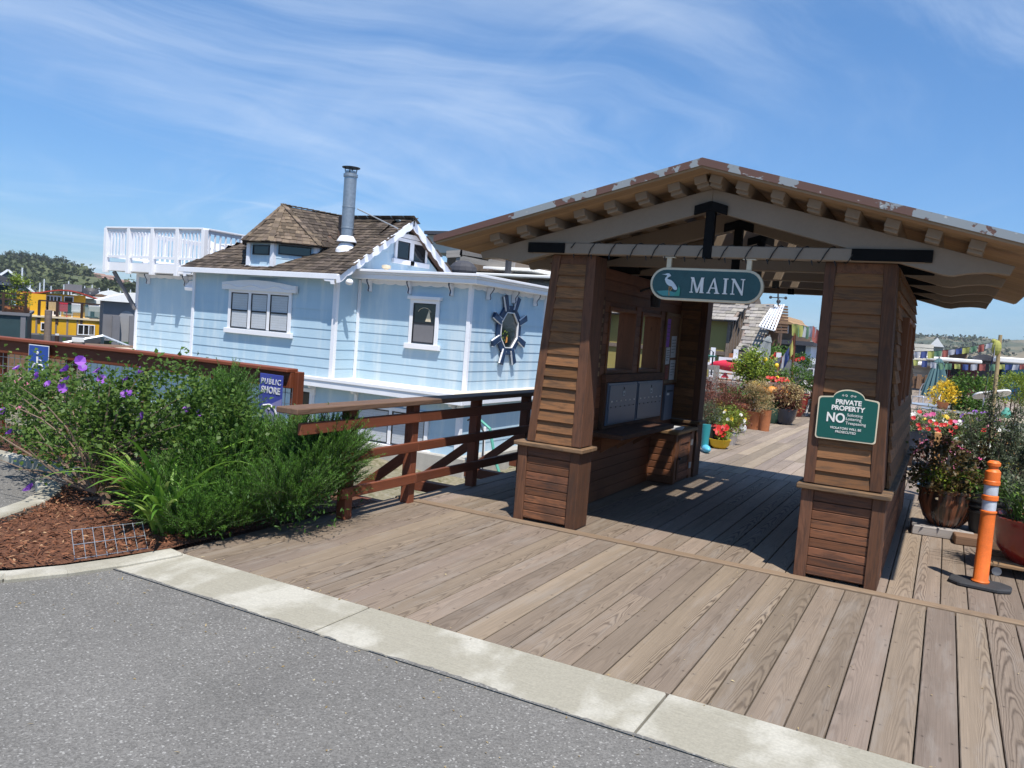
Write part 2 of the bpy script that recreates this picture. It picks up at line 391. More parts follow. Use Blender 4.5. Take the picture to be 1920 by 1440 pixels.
plain('silver_table', (.62, .62, .64), .3, .1, 8, metal=.6)
plain('hose_green', (.10, .36, .28), .5, .15)
glass('window_glass', (.012, .016, .022), .05, .12)
glass('clear_pane', (.25, .3, .32), .05, .7)
glass('teal_glass', (.05, .13, .13), .1, .4)
leafmat('hibiscus_leaf', (.04, .09, .016), (.135, .225, .042), (.25, .28, .075), tl=.42)
leafmat('rosemary_leaf', (.04, .105, .015), (.13, .28, .038), (.25, .40, .09), tl=.38)
plain('green_stem', (.06, .09, .03), .8, .3, 40)
leafmat('strap_leaf', (.08, .19, .02), (.21, .37, .055), (.30, .38, .12))
leafmat('green_leaf', (.035, .085, .015), (.12, .22, .035), (.22, .30, .06))
leafmat('lime_leaf', (.12, .20, .02), (.30, .36, .05), (.50, .48, .09))
leafmat('bronze_leaf', (.05, .04, .015), (.13, .085, .03), (.10, .12, .03))
leafmat('silver_leaf', (.055, .075, .04), (.14, .17, .10), (.26, .27, .19))
leafmat('russet_leaf', (.10, .035, .025), (.24, .09, .06), (.30, .20, .10))
leafmat('dry_leaf', (.28, .19, .08), (.52, .40, .20), (.62, .52, .30))
leafmat('mixed_leaf', (.05, .09, .03), (.16, .20, .07), (.38, .16, .12))
leafmat('purple_petal', (.34, .10, .60), (.50, .20, .76), (.66, .42, .84), .5, .4)
leafmat('pink_petal', (.65, .10, .28), (.80, .30, .45), (.85, .70, .72), .5, .35)
leafmat('red_petal', (.50, .015, .02), (.70, .05, .04), None, .5, .3)
leafmat('white_petal', (.70, .68, .62), (.85, .83, .78), None, .5, .3)
leafmat('yellow_petal', (.65, .40, .02), (.85, .65, .06), None, .5, .3)
leafmat('far_leaf', (.030, .042, .018), (.062, .080, .032), None, .7, .1)
leafmat('far_scrub', (.045, .062, .022), (.10, .118, .045), None, .7, .1)
leafmat('mulch_chip', (.10, .036, .018), (.24, .10, .05), (.42, .27, .15), .9, .05)
for nm, c in (('flag_red', (.50, .16, .13)), ('flag_yellow', (.60, .60, .18)), ('flag_blue', (.10, .14, .36)), ('flag_white', (.66, .66, .70)), ('flag_green', (.20, .36, .22))):
    N = newmat(nm); n = N.noise(pos(N), 9, 3); cc = N.mix(N.mr(n, .35, .65, 0, .35), c, tuple(t*.6 for t in c)); finish(N, cc, .8, trans=(.4, cc))

# siding of the blue house: pale paint with faint weather patches
N = newmat('blue_siding'); p = pos(N); n = N.noise(p, .9, 4, .6)
sc = N.n('SeparateXYZ', i0=p); n3 = N.noise(N.xyz(N.ma('MULTIPLY', sc.outputs[0], 3.), N.ma('MULTIPLY', sc.outputs[1], 3.), N.ma('MULTIPLY', sc.outputs[2], .4)), 1., 4, .6)
c = N.mix(N.mr(n, .3, .7), (.36, .515, .635), (.43, .575, .68)); c = N.mix(N.mr(n3, .46, .68, 0, .55, True), c, (.62, .69, .72))
finish(N, c, .55, N.noise(p, 60, 2), .06, .004, spec=.35)
# asphalt
N = newmat('asphalt'); p = pos(N)
vo = N.n('TexVoronoi', {'feature': 'F1'}, Vector=p, Scale=130.); vc = N.n('SeparateColor', i0=vo.outputs[1]).outputs[0]
n1 = N.noise(p, .8, 5, .65, .4); n2 = N.noise(p, 420, 2)
k = N.ma('MULTIPLY', N.mr(vc, 0, 1, .70, 1.18), N.mr(n1, .3, .7, .82, 1.12)); k = N.ma('MULTIPLY', k, N.mr(n2, .3, .7, .7, 1.25))
c = N.mix(1., (.172, .165, .153), N.n('CombineColor', i0=k, i1=k, i2=k).outputs[0], 'MULTIPLY')
c = N.mix(N.ma('MULTIPLY', N.ma('GREATER_THAN', vc, .96), .7), c, (.34, .33, .31))
finish(N, c, .9, N.ma('ADD', vo.outputs[0], N.ma('MULTIPLY', n2, .3)), .5, .004, spec=.25)
# concrete
N = newmat('concrete'); p = pos(N); s_ = N.n('SeparateXYZ', i0=p)
n1 = N.noise(N.xyz(N.ma('MULTIPLY', s_.outputs[0], 2.6), N.ma('MULTIPLY', s_.outputs[1], 1.6), 0.), 1., 4, .55, .3); n2 = N.noise(p, 90, 3); n4 = N.noise(N.xyz(N.ma('MULTIPLY', s_.outputs[0], 6.), N.ma('MULTIPLY', s_.outputs[1], 120.), 0.), 1., 2)
c = N.mix(N.mr(n1, .44, .62, 0, 1, True), (.31, .288, .228), (.44, .418, .355)); k = N.ma('MULTIPLY', N.mr(n2, .3, .7, .88, 1.08), N.mr(n4, .3, .7, .93, 1.05))
c = N.mix(1., c, N.n('CombineColor', i0=k, i1=k, i2=k).outputs[0], 'MULTIPLY'); finish(N, c, .85, N.ma('ADD', n2, n4), .2, .003)
# ground covers, water, hills
N = newmat('mulch'); p = pos(N); vo = N.n('TexVoronoi', Vector=p, Scale=60.); n = N.noise(p, 5, 4)
c = N.mix(vo.outputs[0], (.07, .025, .013), (.20, .085, .042)); c = N.mix(N.mr(n, .4, .7, 0, .5), c, (.11, .045, .025)); finish(N, c, .95, vo.outputs[0], .8, .02)
N = newmat('mud'); p = pos(N); n = N.noise(p, 1.6, 5, .6); n2 = N.noise(p, 11, 4)
c = N.mix(N.mr(n, .42, .62, 0, 1, True), (.20, .175, .11), (.10, .095, .035)); c = N.mix(N.mr(n2, .4, .65), c, (.26, .23, .16)); finish(N, c, .6, n2, .6, .05)
N = newmat('water'); p = pos(N); n = N.noise(p, .7, 4); finish(N, (.045, .075, .085), .12, n, .25, .12, spec=.6)
N = newmat('terrain'); p = pos(N); n = N.noise(p, .02, 5, .6); n2 = N.noise(p, .15, 4)
c = N.mix(N.mr(n, .4, .6), (.065, .088, .028), (.12, .122, .05)); c = N.mix(N.mr(n2, .45, .6, 0, .7), c, (.05, .065, .025)); finish(N, c, .95)
N = newmat('dry_hill'); p = pos(N); n = N.noise(p, .009, 5, .6); n2 = N.noise(p, .05, 4)
c = N.mix(N.mr(n, .45, .6, 0, 1, True), (.20, .165, .105), (.065, .08, .045)); c = N.mix(N.mr(n2, .5, .62, 0, .7), c, (.05, .065, .04)); finish(N, c, .95)
# galvanised fascia under peeling brown paint
N = newmat('peeling_fascia'); p = pos(N); n = N.noise(p, 4.5, 5, .6); n2 = N.noise(p, .75, 2); f = N.mr(N.ma('ADD', N.ma('MULTIPLY', n, .85), N.ma('MULTIPLY', n2, .85)), .86, .875, 0, 1)
c = N.mix(f, (.125, .066, .05), (.25, .275, .29)); c = N.mix(N.mr(N.noise(p, 26, 4), .70, .73, 0, .7), c, (.52, .52, .50)); finish(N, c, .5, f, .4, .003)
# dripped glaze
N = newmat('drip_glaze'); p = N.n('TexCoord').outputs['Object']; s_ = N.n('SeparateXYZ', i0=p); an = N.ma('ARCTAN2', s_.outputs[1], s_.outputs[0])
n = N.noise(N.xyz(N.ma('MULTIPLY', an, 6.), N.ma('MULTIPLY', s_.outputs[2], 2.), 0.), 1., 3); c = N.mix(N.mr(n, .45, .6), (.03, .02, .015), (.26, .10, .05)); finish(N, c, .25, coat=.5)
# ================================================================== SETTING
def struct(o): o['kind'] = 'structure'; return o
def sheet(name, pts, z, mat, thick=0.0):
    m = MB()
    if thick: m.prism(pts, (0, 0, z-thick), (1, 0, 0), (0, 1, 0), (0, 0, thick))
    else: m.add([(x, y, z) for x, y in pts], [tuple(range(len(pts)))])
    return struct(m.build(name, mat))
sheet('water', [(-6000, -6000), (6000, -6000), (6000, 9000), (-6000, 9000)], -2.0, M['water'])
# mud bank below the houseboat, gently uneven
g = 60; xs = np.linspace(-34, 12, g); ys = np.linspace(5.2, 25, g); X, Y = np.meshgrid(xs, ys)
Z = -1.86+.07*np.sin(X*1.3+Y*.7)+.05*np.sin(X*3.1-Y*2.3)+.03*rng.normal(size=X.shape)+np.clip((9-Y)*.09, 0, .5)
idx = np.arange(g*g).reshape(g, g); F = np.stack([idx[:-1, :-1], idx[:-1, 1:], idx[1:, 1:], idx[1:, :-1]], -1).reshape(-1, 4)
struct(mesh_np('mud_bank', np.stack([X, Y, Z], -1).reshape(-1, 3), F, M['mud'], smooth=True))
# car park and the drive in front of the dock
sheet('asphalt', [(-60, -60), (14, -60), (14, 3.17), (-4.43, 3.17), (-6.6, 4.55), (-60, 4.45)], 0, M['asphalt'], 2.2)
sheet('shore_ground', [(-60, 4.4), (-6.6, 4.5), (-4.43, 3.1), (-4.2, 5.2), (-4.3, 5.9), (-60, 5.9)], -.012, M['mulch'], 2.1)
m = MB(); j = [-4.40, -2.76, -1.0, .75, 2.5, 4.3, 6.1, 8, 10]
for a, b in zip(j[:-1], j[1:]): m.box(a+.006, b-.006, 3.175, 3.655, -.3, .006)
struct(m.build('concrete_strip', M['concrete'], bevel=.006))
def kerb(pts, w=.15, h=.06):
    m = MB()
    for k, (a, b) in enumerate(zip(pts[:-1], pts[1:])):
        a, b = np.array((*a, 0.)), np.array((*b, 0.)); d = (b-a)/np.linalg.norm(b-a); n = np.array((-d[1], d[0], 0))
        q = [a-d*.02, b+d*.02, b+d*.02+n*w, a-d*.02+n*w] if k else [a, b+d*.02, b+d*.02+n*w, a+n*w]
        z1 = h+k*.0008
        m.add([(p[0], p[1], -.1) for p in q]+[(p[0], p[1], z1) for p in q], [(3, 2, 1, 0), (4, 5, 6, 7), (0, 1, 5, 4), (1, 2, 6, 5), (2, 3, 7, 6), (3, 0, 4, 7)])
    return struct(m.build('kerb', M['concrete'], bevel=.012))
kerb([(-4.41, 3.64), (-4.47, 3.27), (-4.555, 2.98), (-4.68, 2.72), (-4.9, 2.5), (-5.2, 2.42), (-5.5, 2.58)], .15, .028)
kerb([(-5.5, 2.55), (-5.78, 3.1), (-6.05, 3.62), (-6.3, 3.9), (-6.6, 4.05)][::1], -.16, .075)
kerb([(-60, 4.5), (-8.2, 4.5), (-7.4, 4.52), (-6.9, 4.55)], .14, .07)
m = MB(); bedp = [(-4.43, 3.62), (-4.52, 3.28), (-4.60, 3.0), (-4.73, 2.76), (-4.92, 2.57), (-5.2, 2.49), (-5.47, 2.62), (-5.7, 3.15), (-5.98, 3.7), (-6.3, 4.02), (-6.9, 4.6), (-7, 5.6), (-4.36, 5.6), (-4.412, 4.6)]
m.add([(x, y, .02) for x, y in bedp]+[(-5.2, 3.9, .075)], [(i, (i+1) % 14, 14) for i in range(14)]); struct(m.build('planting_bed', M['mulch']))
# loose mulch chips and dry litter
n_ = 5200; P = np.stack([rng.uniform(-6.4, -4.4, n_), rng.uniform(2.55, 4.6, n_), np.zeros(n_)], -1)
def inpoly(P, poly):
    r = np.zeros(len(P), bool); q = len(poly)
    for i in range(q):
        (x1, y1), (x2, y2) = poly[i], poly[(i+1) % q]
        c = ((y1 > P[:, 1]) != (y2 > P[:, 1])) & (P[:, 0] < (x2-x1)*(P[:, 1]-y1)/(y2-y1+1e-12)+x1); r ^= c
    return r
P = P[inpoly(P, bedp)]
def leaves(name, P, D, L, Wd, mat, parent=None, rnd=None, droop=0.0, up=(0, 0, 1)):
    """rhombic leaves: base P, direction D, length L, width Wd"""
    N_ = len(P); D = D/(np.linalg.norm(D, axis=1, keepdims=True)+1e-9)
    S = np.cross(D, np.array(up, float)+rng.normal(0, .45, (N_, 3))); S /= np.linalg.norm(S, axis=1, keepdims=True)+1e-9
    Nn = np.cross(S, D); L = np.asarray(L).reshape(-1, 1); Wd = np.asarray(Wd).reshape(-1, 1)
    mid = P+D*L*.45+Nn*Wd*.18
    v = np.stack([P, mid+S*Wd*.5, P+D*L-Nn*L*droop, mid-S*Wd*.5], 1).reshape(-1, 3)
    if rnd is None: rnd = rng.random(N_)
    return mesh_np(name, v, np.arange(4*N_).reshape(-1, 4), mat, parent, np.repeat(rnd, 4))
P[:, 2] = .03+.045*np.clip(1-np.hypot(P[:, 0]+5.2, P[:, 1]-3.9)/1.4, 0, 1)+rng.uniform(0, .015, len(P))
D = rng.normal(0, 1, P.shape)*np.array((1, 1, .25)); tag(leaves('mulch_chips', P, D, rng.uniform(.02, .07, len(P)), rng.uniform(.006, .018, len(P)), M['mulch_chip']), 'reddish brown bark chips strewn over the planting bed', 'mulch', kind='stuff')
# ragged asphalt edge lapping on the concrete, and grit swept up against it
m = MB(); xs_ = np.arange(-4.40, 10, .018); ed = 3.186+np.cumsum(rng.normal(0, .0022, len(xs_))); ed = 3.184+(ed-np.convolve(np.pad(ed, 40, 'edge'), np.ones(81)/81, 'valid'))*1.4+rng.normal(0, .0018, len(xs_))
m.add([(x, 3.165, .0075) for x in xs_]+[(x, float(e), .0075) for x, e in zip(xs_, ed)], [(i, i+1, len(xs_)+i+1, len(xs_)+i) for i in range(len(xs_)-1)]); struct(m.build('asphalt_edge', M['asphalt']))
n_ = 420; P = np.stack([rng.uniform(-4.6, 2.6, n_), 3.18-np.abs(rng.normal(0, .5, n_)), np.full(n_, .004)], -1); P[:90, 1] = rng.normal(3.66, .02, 90); P[:90, 2] = .012; P[90:150, 1] = rng.uniform(3.7, 6, 60); P[90:150, 2] = .006
D = rng.normal(0, 1, P.shape)*np.array((1, 1, .12)); tag(leaves('grit', P, D, rng.uniform(.006, .028, n_), rng.uniform(.003, .010, n_), M['dry_leaf']), 'dry leaf scraps and grit scattered over the paving', 'litter', kind='stuff')
# ------------------------------------------------------------------ decks
def deck(name, x0, x1, y0, y1, z, bw, mat, seams=(), jit=0.0, gap=.007, keep=1.0):
    m = MB(); x = x0
    while x < x1-1e-3:
        w = min(bw, x1-x); ys_ = [y0]+[s+random.uniform(-jit, jit) for s in seams if random.random() < keep]+[y1]
        for a, b in zip(ys_[:-1], ys_[1:]):
            dz = random.uniform(-.0015, .0015); m.box(x+gap/2, x+w-gap/2, a+.002, b-.002, z-.045+dz, z+dz, 'y')
        x += bw
    return struct(m.build(name, mat, bevel=.004))
deck('entry_deck', -4.41, 4.0, 3.665, 6.09, .0, .171, M['deck_wood'], [5.3], .45, keep=.22)
deck('dock_walkway', -4.33, 5.2, 6.19, 10.62, .0, .171, M['deck_wood'], [8.4], .6, keep=.3)
deck('dock', -4.6, 5.2, 10.63, 60, .0, .171, M['dock_wood'], [14, 17.5, 21, 25, 30, 38, 48], 1.5)
m = MB(); m.box(-4.40, .9, 6.095, 6.183, -.04, .014, 'x'); m.box(.905, 4.0, 6.095, 6.183, -.04, .014, 'x'); struct(m.build('threshold_board', M['threshold_wood'], bevel=.008))
# framing under the deck edge
m = MB(); m.box(-4.37, -4.31, 3.7, 60, -.28, -.05, 'y'); m.box(-4.3, 5, 5.9, 6.0, -.3, -.05, 'x')
struct(m.build('deck_framing', M['dark_rail']))

# ================================================================== ENTRANCE GATE
XC = -1.69
gate = thing('entrance_gate', 'open timber entrance pavilion with clad pillars and a shallow gabled roof over the boardwalk', 'pavilion', (XC, 8.1, 0))
GI = Matrix.Translation((-XC, -8.1, 0))
def gpart(m, name, mat, parent=None, **k):
    """vertices are given in world space; the part is stored in the gate's own space"""
    p = gate if parent is None else parent
    m.v = [(x-XC, y-8.1, z) for x, y, z in m.v]; return m.build(name, mat, p, **k)
def lap(m, o, ex, nn, z0, z1, xa, xb, expo, t0=.022, t1=.006, skip=None, back=.004):
    """lapped boards on a wall: o origin, ex along wall, nn outward, xa/xb edge functions of z"""
    o, ex, nn = (np.array(q, float) for q in (o, ex, nn)); z = z0
    while z < z1-1e-4:
        h = min(expo, z1-z); segs = [(xa(z), xb(z), xa(z+h), xb(z+h))]
        if skip:
            for (sa, sb, sz0, sz1) in skip:
                ns = []
                for (a0, b0, a1, b1) in segs:
                    if z+h*.5 < sz0 or z+h*.5 > sz1 or sb <= a0 or sa >= b0: ns.append((a0, b0, a1, b1)); continue
                    if sa > a0: ns.append((a0, sa, a1, sa))
                    if sb < b0: ns.append((sb, b0, sb, b1))
                segs = ns
        for a0, b0, a1, b1 in segs:
            if b0-a0 < .01 and b1-a1 < .01: continue
            tj = t0*random.uniform(.8, 1.15)
            q = lambda a, n, zz: o+ex*a+nn*n+np.array((0, 0, zz))
            L = b0-a0; P = [q(a0, tj, z), q(b0, tj*random.uniform(.9, 1.1), z), q(b0, -back, z), q(a0, -back, z), q(a1, t1, z+h), q(b1, t1, z+h), q(b1, -back, z+h), q(a1, -back, z+h)]
            Fc = [(3, 2, 1, 0), (0, 1, 5, 4), (1, 2, 6, 5), (3, 0, 4, 7)]
            U = [[(0, .02), (L, .02), (L, 0), (0, 0)], [(0, 0), (L, 0), (L, h), (0, h)], [(0, 0), (.02, 0), (.02, h), (0, h)], [(0, 0), (.02, 0), (.02, h), (0, h)]]
            if np.dot(np.cross(ex, (0, 0, 1)), nn) < 0: Fc = [f[::-1] for f in Fc]; U = [u[::-1] for u in U]
            m.add(P, Fc, U)
        z += expo
def hexa(m, A, B, grain_len=None, rnd=None):
    """A: 4 base points ccw seen from outside bottom..., B: 4 top points"""
    P = list(A)+list(B); L = grain_len or float(np.linalg.norm(np.array(B[0])-np.array(A[0]))); w = float(np.linalg.norm(np.array(A[1])-np.array(A[0]))); d = float(np.linalg.norm(np.array(A[2])-np.array(A[1])))
    F = [(3, 2, 1, 0), (4, 5, 6, 7), (0, 1, 5, 4), (1, 2, 6, 5), (2, 3, 7, 6), (3, 0, 4, 7)]
    U = [[(0, 0), (0, w), (d, w), (d, 0)], [(0, 0), (0, w), (d, w), (d, 0)], [(0, 0), (0, w), (L, w), (L, 0)], [(0, 0), (0, d), (L, d), (L, 0)], [(0, 0), (0, w), (L, w), (L, 0)], [(0, 0), (0, d), (L, d), (L, 0)]]
    m.add(P, F, U, rnd)
def pillar(x0, x1, tx0, tx1, yf, yb, sgn):
    """x0,x1 lower box; tx0,tx1 the upper part's top edges; sgn -1 faces the car park"""
    p = bpy.data.objects.new('pillar', None); col.objects.link(p); p.parent = gate
    left = x0 < XC; ux0, ux1 = (x0+.07, x1-.005) if left else (x0+.005, x1-.03)
    pw = .085; m = MB()
    for a, b in ((x0, x0+pw), (x1-pw, x1)): m.box(a, b, yf, yb, 0.0, .655, 'z')
    m.box(x0+pw, x1-pw, yf+.012, yf+.03 if sgn < 0 else yb-.012, .575, .655, 'x')
    def up(zz, a, b): k = (zz-.7)/1.6; return a+(b-a)*k
    for side in (0, 1):
        a0, a1 = (ux0, ux0+.075) if side == 0 else (ux1-.085, ux1); b0, b1 = (tx0, tx0+.075) if side == 0 else (tx1-.085, tx1)
        hexa(m, [(a0, yf+.012, .7), (a1, yf+.012, .7), (a1, yb-.01, .7), (a0, yb-.01, .7)], [(b0, yf+.012, 2.3), (b1, yf+.012, 2.3), (b1, yb-.01, 2.3), (b0, yb-.01, 2.3)])
    hexa(m, [(ux0+.075, yf+.024, 2.225), (ux1-.085, yf+.024, 2.225), (ux1-.085, yb-.02, 2.225), (ux0+.075, yb-.02, 2.225)], [(tx0+.075, yf+.024, 2.3), (tx1-.085, yf+.024, 2.3), (tx1-.085, yb-.02, 2.3), (tx0+.075, yb-.02, 2.3)], .5)
    gpart(m, 'corner_post', M['brown_post'], p, bevel=.004)
    m = MB(); xa = lambda z: up(z, ux0, tx0)+.074; xb = lambda z: up(z, ux1, tx1)-.084
    lap(m, (0, yf+.034, 0), (1, 0, 0), (0, -1, 0), .7, 2.224, xa, xb, .0955, .024, .006, back=.03)
    gpart(m, 'upper_siding', M['tan_siding'], p, bevel=.0025)
    m = MB(); z = .03
    for k in range(8):
        m.box(x0+pw, x1-pw, yf+.016+.002*(k % 2), yf+.04, z, z+.062, 'x'); z += .068
    m.box(x0+pw, x1-pw, yf+.034, yb-.012, .02, .6, 'x')
    gpart(m, 'lower_siding', M['redwood_siding'], p, bevel=.003)
    m = MB(); m.box(x0-.035, x1+.035, yf-.035, yb+.025, .656, .692, 'x'); gpart(m, 'pillar_cap', M['pillar_cap'], p, bevel=.006)
    return p
pillar(-3.20, -2.62, -3.02, -2.625, 6.20, 6.47, -1)
pillar(-.85, -.285, -.845, -.375, 6.20, 6.47, -1)
pillar(-3.20, -2.62, -3.02, -2.625, 9.80, 10.05, -1)
pillar(-.85, -.285, -.845, -.375, 9.80, 10.05, -1)
def side_wall(xin, xo0, xo1, wins, nin):
    """xin inner face, xo0/xo1 outer face at z .7 / 2.3"""
    w = bpy.data.objects.new('side_wall', None); col.objects.link(w); w.parent = gate
    y0, y1 = 6.472, 9.798; out = -nin; ws = [(a, b) for a, b, _, _ in wins]; z0, z1 = wins[0][2], wins[0][3]
    xo = lambda z: xo0+(xo1-xo0)*(max(z, .7)-.7)/1.6
    ub = xin+out*.012                                      # back of the inner lining
    m = MB()
    def core(ya, yb_, za, zb):
        A = [(min(ub, xo(za)-out*.01), ya, za), (max(ub, xo(za)-out*.01), ya, za), (max(ub, xo(za)-out*.01), yb_, za), (min(ub, xo(za)-out*.01), yb_, za)]
        B = [(min(ub, xo(zb)-out*.01), ya, zb), (max(ub, xo(zb)-out*.01), ya, zb), (max(ub, xo(zb)-out*.01), yb_, zb), (min(ub, xo(zb)-out*.01), yb_, zb)]
        hexa(m, A, B)
    core(y0, y1, 0, .655); core(y0, y1, .70, z0); core(y0, y1, z1, 2.3); ys_ = [y0]+[t for q in ws for t in q]+[y1]
    for k in range(0, len(ys_), 2): core(ys_[k], ys_[k+1], z0, z1)
    gpart(m, 'wall_core', M['inner_redwood'], w)
    m = MB(); z = .01
    while z < 2.28:
        h = .104; sg = [(y0, y1)]
        if z+h > z0+.002 and z < z1-.002: sg = [(ys_[k], ys_[k+1]) for k in range(0, len(ys_), 2)]
        for a, b in sg:
            za, zb = z, min(z+h-.004, 2.3)
            if len(sg) == 1 and z < z0 < z+h: zb = min(zb, z0)
            m.box(min(xin, ub), max(xin, ub), a, b, za, zb, 'y')
        z += h
    gpart(m, 'inner_boarding', M['inner_redwood'], w, bevel=.003)
    m = MB(); lap(m, (xo0+out*.004, 0, 0), (0, 1, 0), (out, 0, 0), .02, .655, lambda z: y0, lambda z: y1, .08, .012, .006)
    gpart(m, 'lower_boarding', M['redwood_siding'], w)
    m = MB(); z = .7
    while z < 2.29:
        lap(m, (xo(z+.05), 0, 0), (0, 1, 0), (out, 0, 0), z, min(z+.0955, 2.3), lambda q: y0, lambda q: y1, .0956, .024, .004, skip=[(a, b, z0, z1) for a, b in ws]); z += .0955
    gpart(m, 'upper_boarding', M['tan_siding'], w)
    m = MB(); m.box(min(xo0, xo0+out*.06), max(xo0, xo0+out*.06), 6.50, y1+.03, .656, .692, 'y'); gpart(m, 'wall_cap', M['pillar_cap'], w, bevel=.005)
    for a, b, c_, d_ in wins:
        m = MB(); lo, hi = sorted((xin-out*.012, xo(1.3)+out*.035))
        m.box(lo, hi, a-.0, a+.03, c_, d_, 'z'); m.box(lo, hi, b-.03, b, c_, d_, 'z'); m.box(lo, hi, a+.03, b-.03, c_, c_+.035, 'y'); m.box(lo, hi, a+.03, b-.03, d_-.035, d_, 'y')
        gpart(m, 'window_opening_frame', M['inner_redwood'], w, bevel=.003)
    return w
side_wall(-2.95, -3.14, -3.03, [(7.43, 8.2, 1.28, 1.94), (8.37, 9.04, 1.28, 1.94)], 1)
side_wall(-.56, -.30, -.375, [(7.0, 7.55, 1.28, 1.97), (7.7, 8.4, 1.28, 1.97)], -1)
# trusses
SL = .26; slope = np.array((1, 0, -SL)); slope = slope/np.linalg.norm(slope)
def truss(y, front):
    t = bpy.data.objects.new('truss', None); col.objects.link(t); t.parent = gate; th = .09
    m = MB(); m.box(XC-1.49, XC+1.49, y, y+th, 2.302, 2.392, 'x'); gpart(m, 'tie_beam', M['taupe_paint'], t, bevel=.006)
    m = MB()
    for s in (-1, 1):
        poly = [(0, 2.655), (1.60, 2.655-1.60*SL-.012), (1.66, 2.222), (1.74, 2.240), (1.84, 2.250), (1.92, 2.248), (1.985, 2.238), (2.01, 2.298), (0, 2.82)]
        poly = [(a*s, b) for a, b in poly]
        m.prism(poly, (XC, y+.012 if front else y, 0), (1, 0, 0), (0, 0, 1), (0, th-.02, 0), .4+.1*s)
    gpart(m, 'top_chord', M['taupe_paint'], t, bevel=.004)
    m = MB(); m.box(XC-.035, XC+.035, y-.008, y+.05, 2.295, 2.70, 'z'); gpart(m, 'king_post', M['black_steel'], t, bevel=.004)
    m = MB()
    for s in (-1, 1): m.prism([(0, 2.655), (.125*s, 2.655-.125*SL-.004), (.125*s, 2.722-.125*SL), (0, 2.726)], (XC, y-.016-.0005*s, 0), (1, 0, 0), (0, 0, 1), (0, .026, 0))
    gpart(m, 'strap_plate', M['black_steel'], t, bevel=.003)
    for a, b in ((XC-1.53, XC-1.19), (XC+1.02, XC+1.53)):
        m = MB(); m.box(a, b, y-.012, y+th+.01, 2.306, 2.389); gpart(m, 'steel_strap', M['black_steel'], t, bevel=.003)
for k in range(5): truss(6.14+.93*k, k == 0)
# purlins
for k in range(-7, 8):
    for dxk in ([-.055, .055] if k == 0 else [.254*k]):
        s = 1 if dxk > 0 else -1; zc_ = 2.82-abs(dxk)*SL+.042; up = np.array((s*SL, 0, 1)); m = MB()
        ya = 5.985; m.beam((XC+dxk, ya+.05, zc_), (XC+dxk, 10.12, zc_), .092, .082, up)
        n0 = len(m.v); m.obox((XC+dxk+s*SL*.012, ya+.025, zc_+.012), [(0, 1, 0), (1, 0, -s*SL), (s*SL, 0, 1)], (.025, .046, .029))
        gpart(m, 'purlin', M['taupe_paint'], None, bevel=.004)
# roof: planked underside, covering, metal edge, ridge skylight
roof = bpy.data.objects.new('roof', None); col.objects.link(roof); roof.parent = gate
SKX, SKY0, SKY1 = .40, 7.38, 9.02; HW = 2.25; RY0, RY1 = 5.80, 10.22
m = MB(); m2 = MB(); y = RY0
cuts = sorted(set(list(np.arange(RY0, RY1-.05, .137))+[SKY0, SKY1, RY1])); cuts = [c_ for i, c_ in enumerate(cuts) if i == 0 or c_-cuts[i-1] > .03]
for a, b in zip(cuts[:-1], cuts[1:]):
    for s in (-1, 1):
        d0 = SKX if (a+b)/2 > SKY0 and (a+b)/2 < SKY1 else 0.0
        L = HW-d0; mid = (HW+d0)/2; zc_ = 2.905-mid*SL+.011
        m.obox((XC+s*mid, (a+b)/2, zc_), [(s, 0, -SL), (0, 1, 0), (s*SL, 0, 1)], (L/2, (b-a)/2-.0015, .011))
for s in (-1, 1):
    for (ya, yb_, d0) in ((RY0, SKY0, 0), (SKY0, SKY1, SKX), (SKY1, RY1, 0)):
        L = HW-d0; mid = (HW+d0)/2; m2.obox((XC+s*mid, (ya+yb_)/2, 2.905-mid*SL+.043), [(s, 0, -SL), (0, 1, 0), (s*SL, 0, 1)], (L/2, (yb_-ya)/2, .019))
gpart(m, 'roof_planking', M['roof_plank'], roof); gpart(m2, 'roof_covering', M['roof_brown'], roof)
m = MB()
for s in (-1, 1):
    m.prism([(0, 2.920), (s*(HW+.015), 2.920-HW*SL), (s*(HW+.015), 2.974-HW*SL), (0, 2.974)], (XC, RY0-.014, 0), (1, 0, 0), (0, 0, 1), (0, .012, 0))
    m.prism([(0, 2.912), (s*(HW+.015), 2.912-HW*SL), (s*(HW+.015), 2.974-HW*SL), (0, 2.974)], (XC, RY1+.002, 0), (1, 0, 0), (0, 0, 1), (0, .012, 0))
    m.box(XC+s*(HW+.003), XC+s*(HW+.015), RY0, RY1, 2.912-HW*SL, 2.972-HW*SL)
gpart(m, 'metal_fascia', M['peeling_fascia'], roof)
m = MB()
for s in (-1, 1): m.quad((XC, SKY0, 2.985), (XC+s*SKX, SKY0, 2.985-SKX*SL), (XC+s*SKX, SKY1, 2.985-SKX*SL), (XC, SKY1, 2.985))
gpart(m, 'ridge_skylight', M['clear_pane'], roof)
# shelf, cabinet, notice-board frame belong to the pavilion
m = MB(); m.box(-2.95, -2.60, 7.14, 8.76, .685, .73, 'y'); gpart(m, 'shelf', M['brown_post'], None, bevel=.006)
for y in (7.5, 7.95, 8.45):
    m = MB(); m.prism([(0, 0), (.24, 0), (.22, -.05), (0, -.2)], (-2.95, y, .684), (1, 0, 0), (0, 0, 1), (0, .04, 0)); gpart(m, 'shelf_bracket', M['inner_redwood'])
cab = bpy.data.objects.new('cabinet', None); col.objects.link(cab); cab.parent = gate
m = MB(); m.box(-2.95, -2.66, 9.03, 9.78, 0.005, .585, 'z'); m.box(-2.665, -2.64, 9.03, 9.11, .005, .585, 'z'); m.box(-2.665, -2.64, 9.66, 9.78, .005, .585, 'z')
for k in range(7): m.box(-2.95, -2.67, 9.018, 9.031, .02+.08*k, .09+.08*k, 'x')
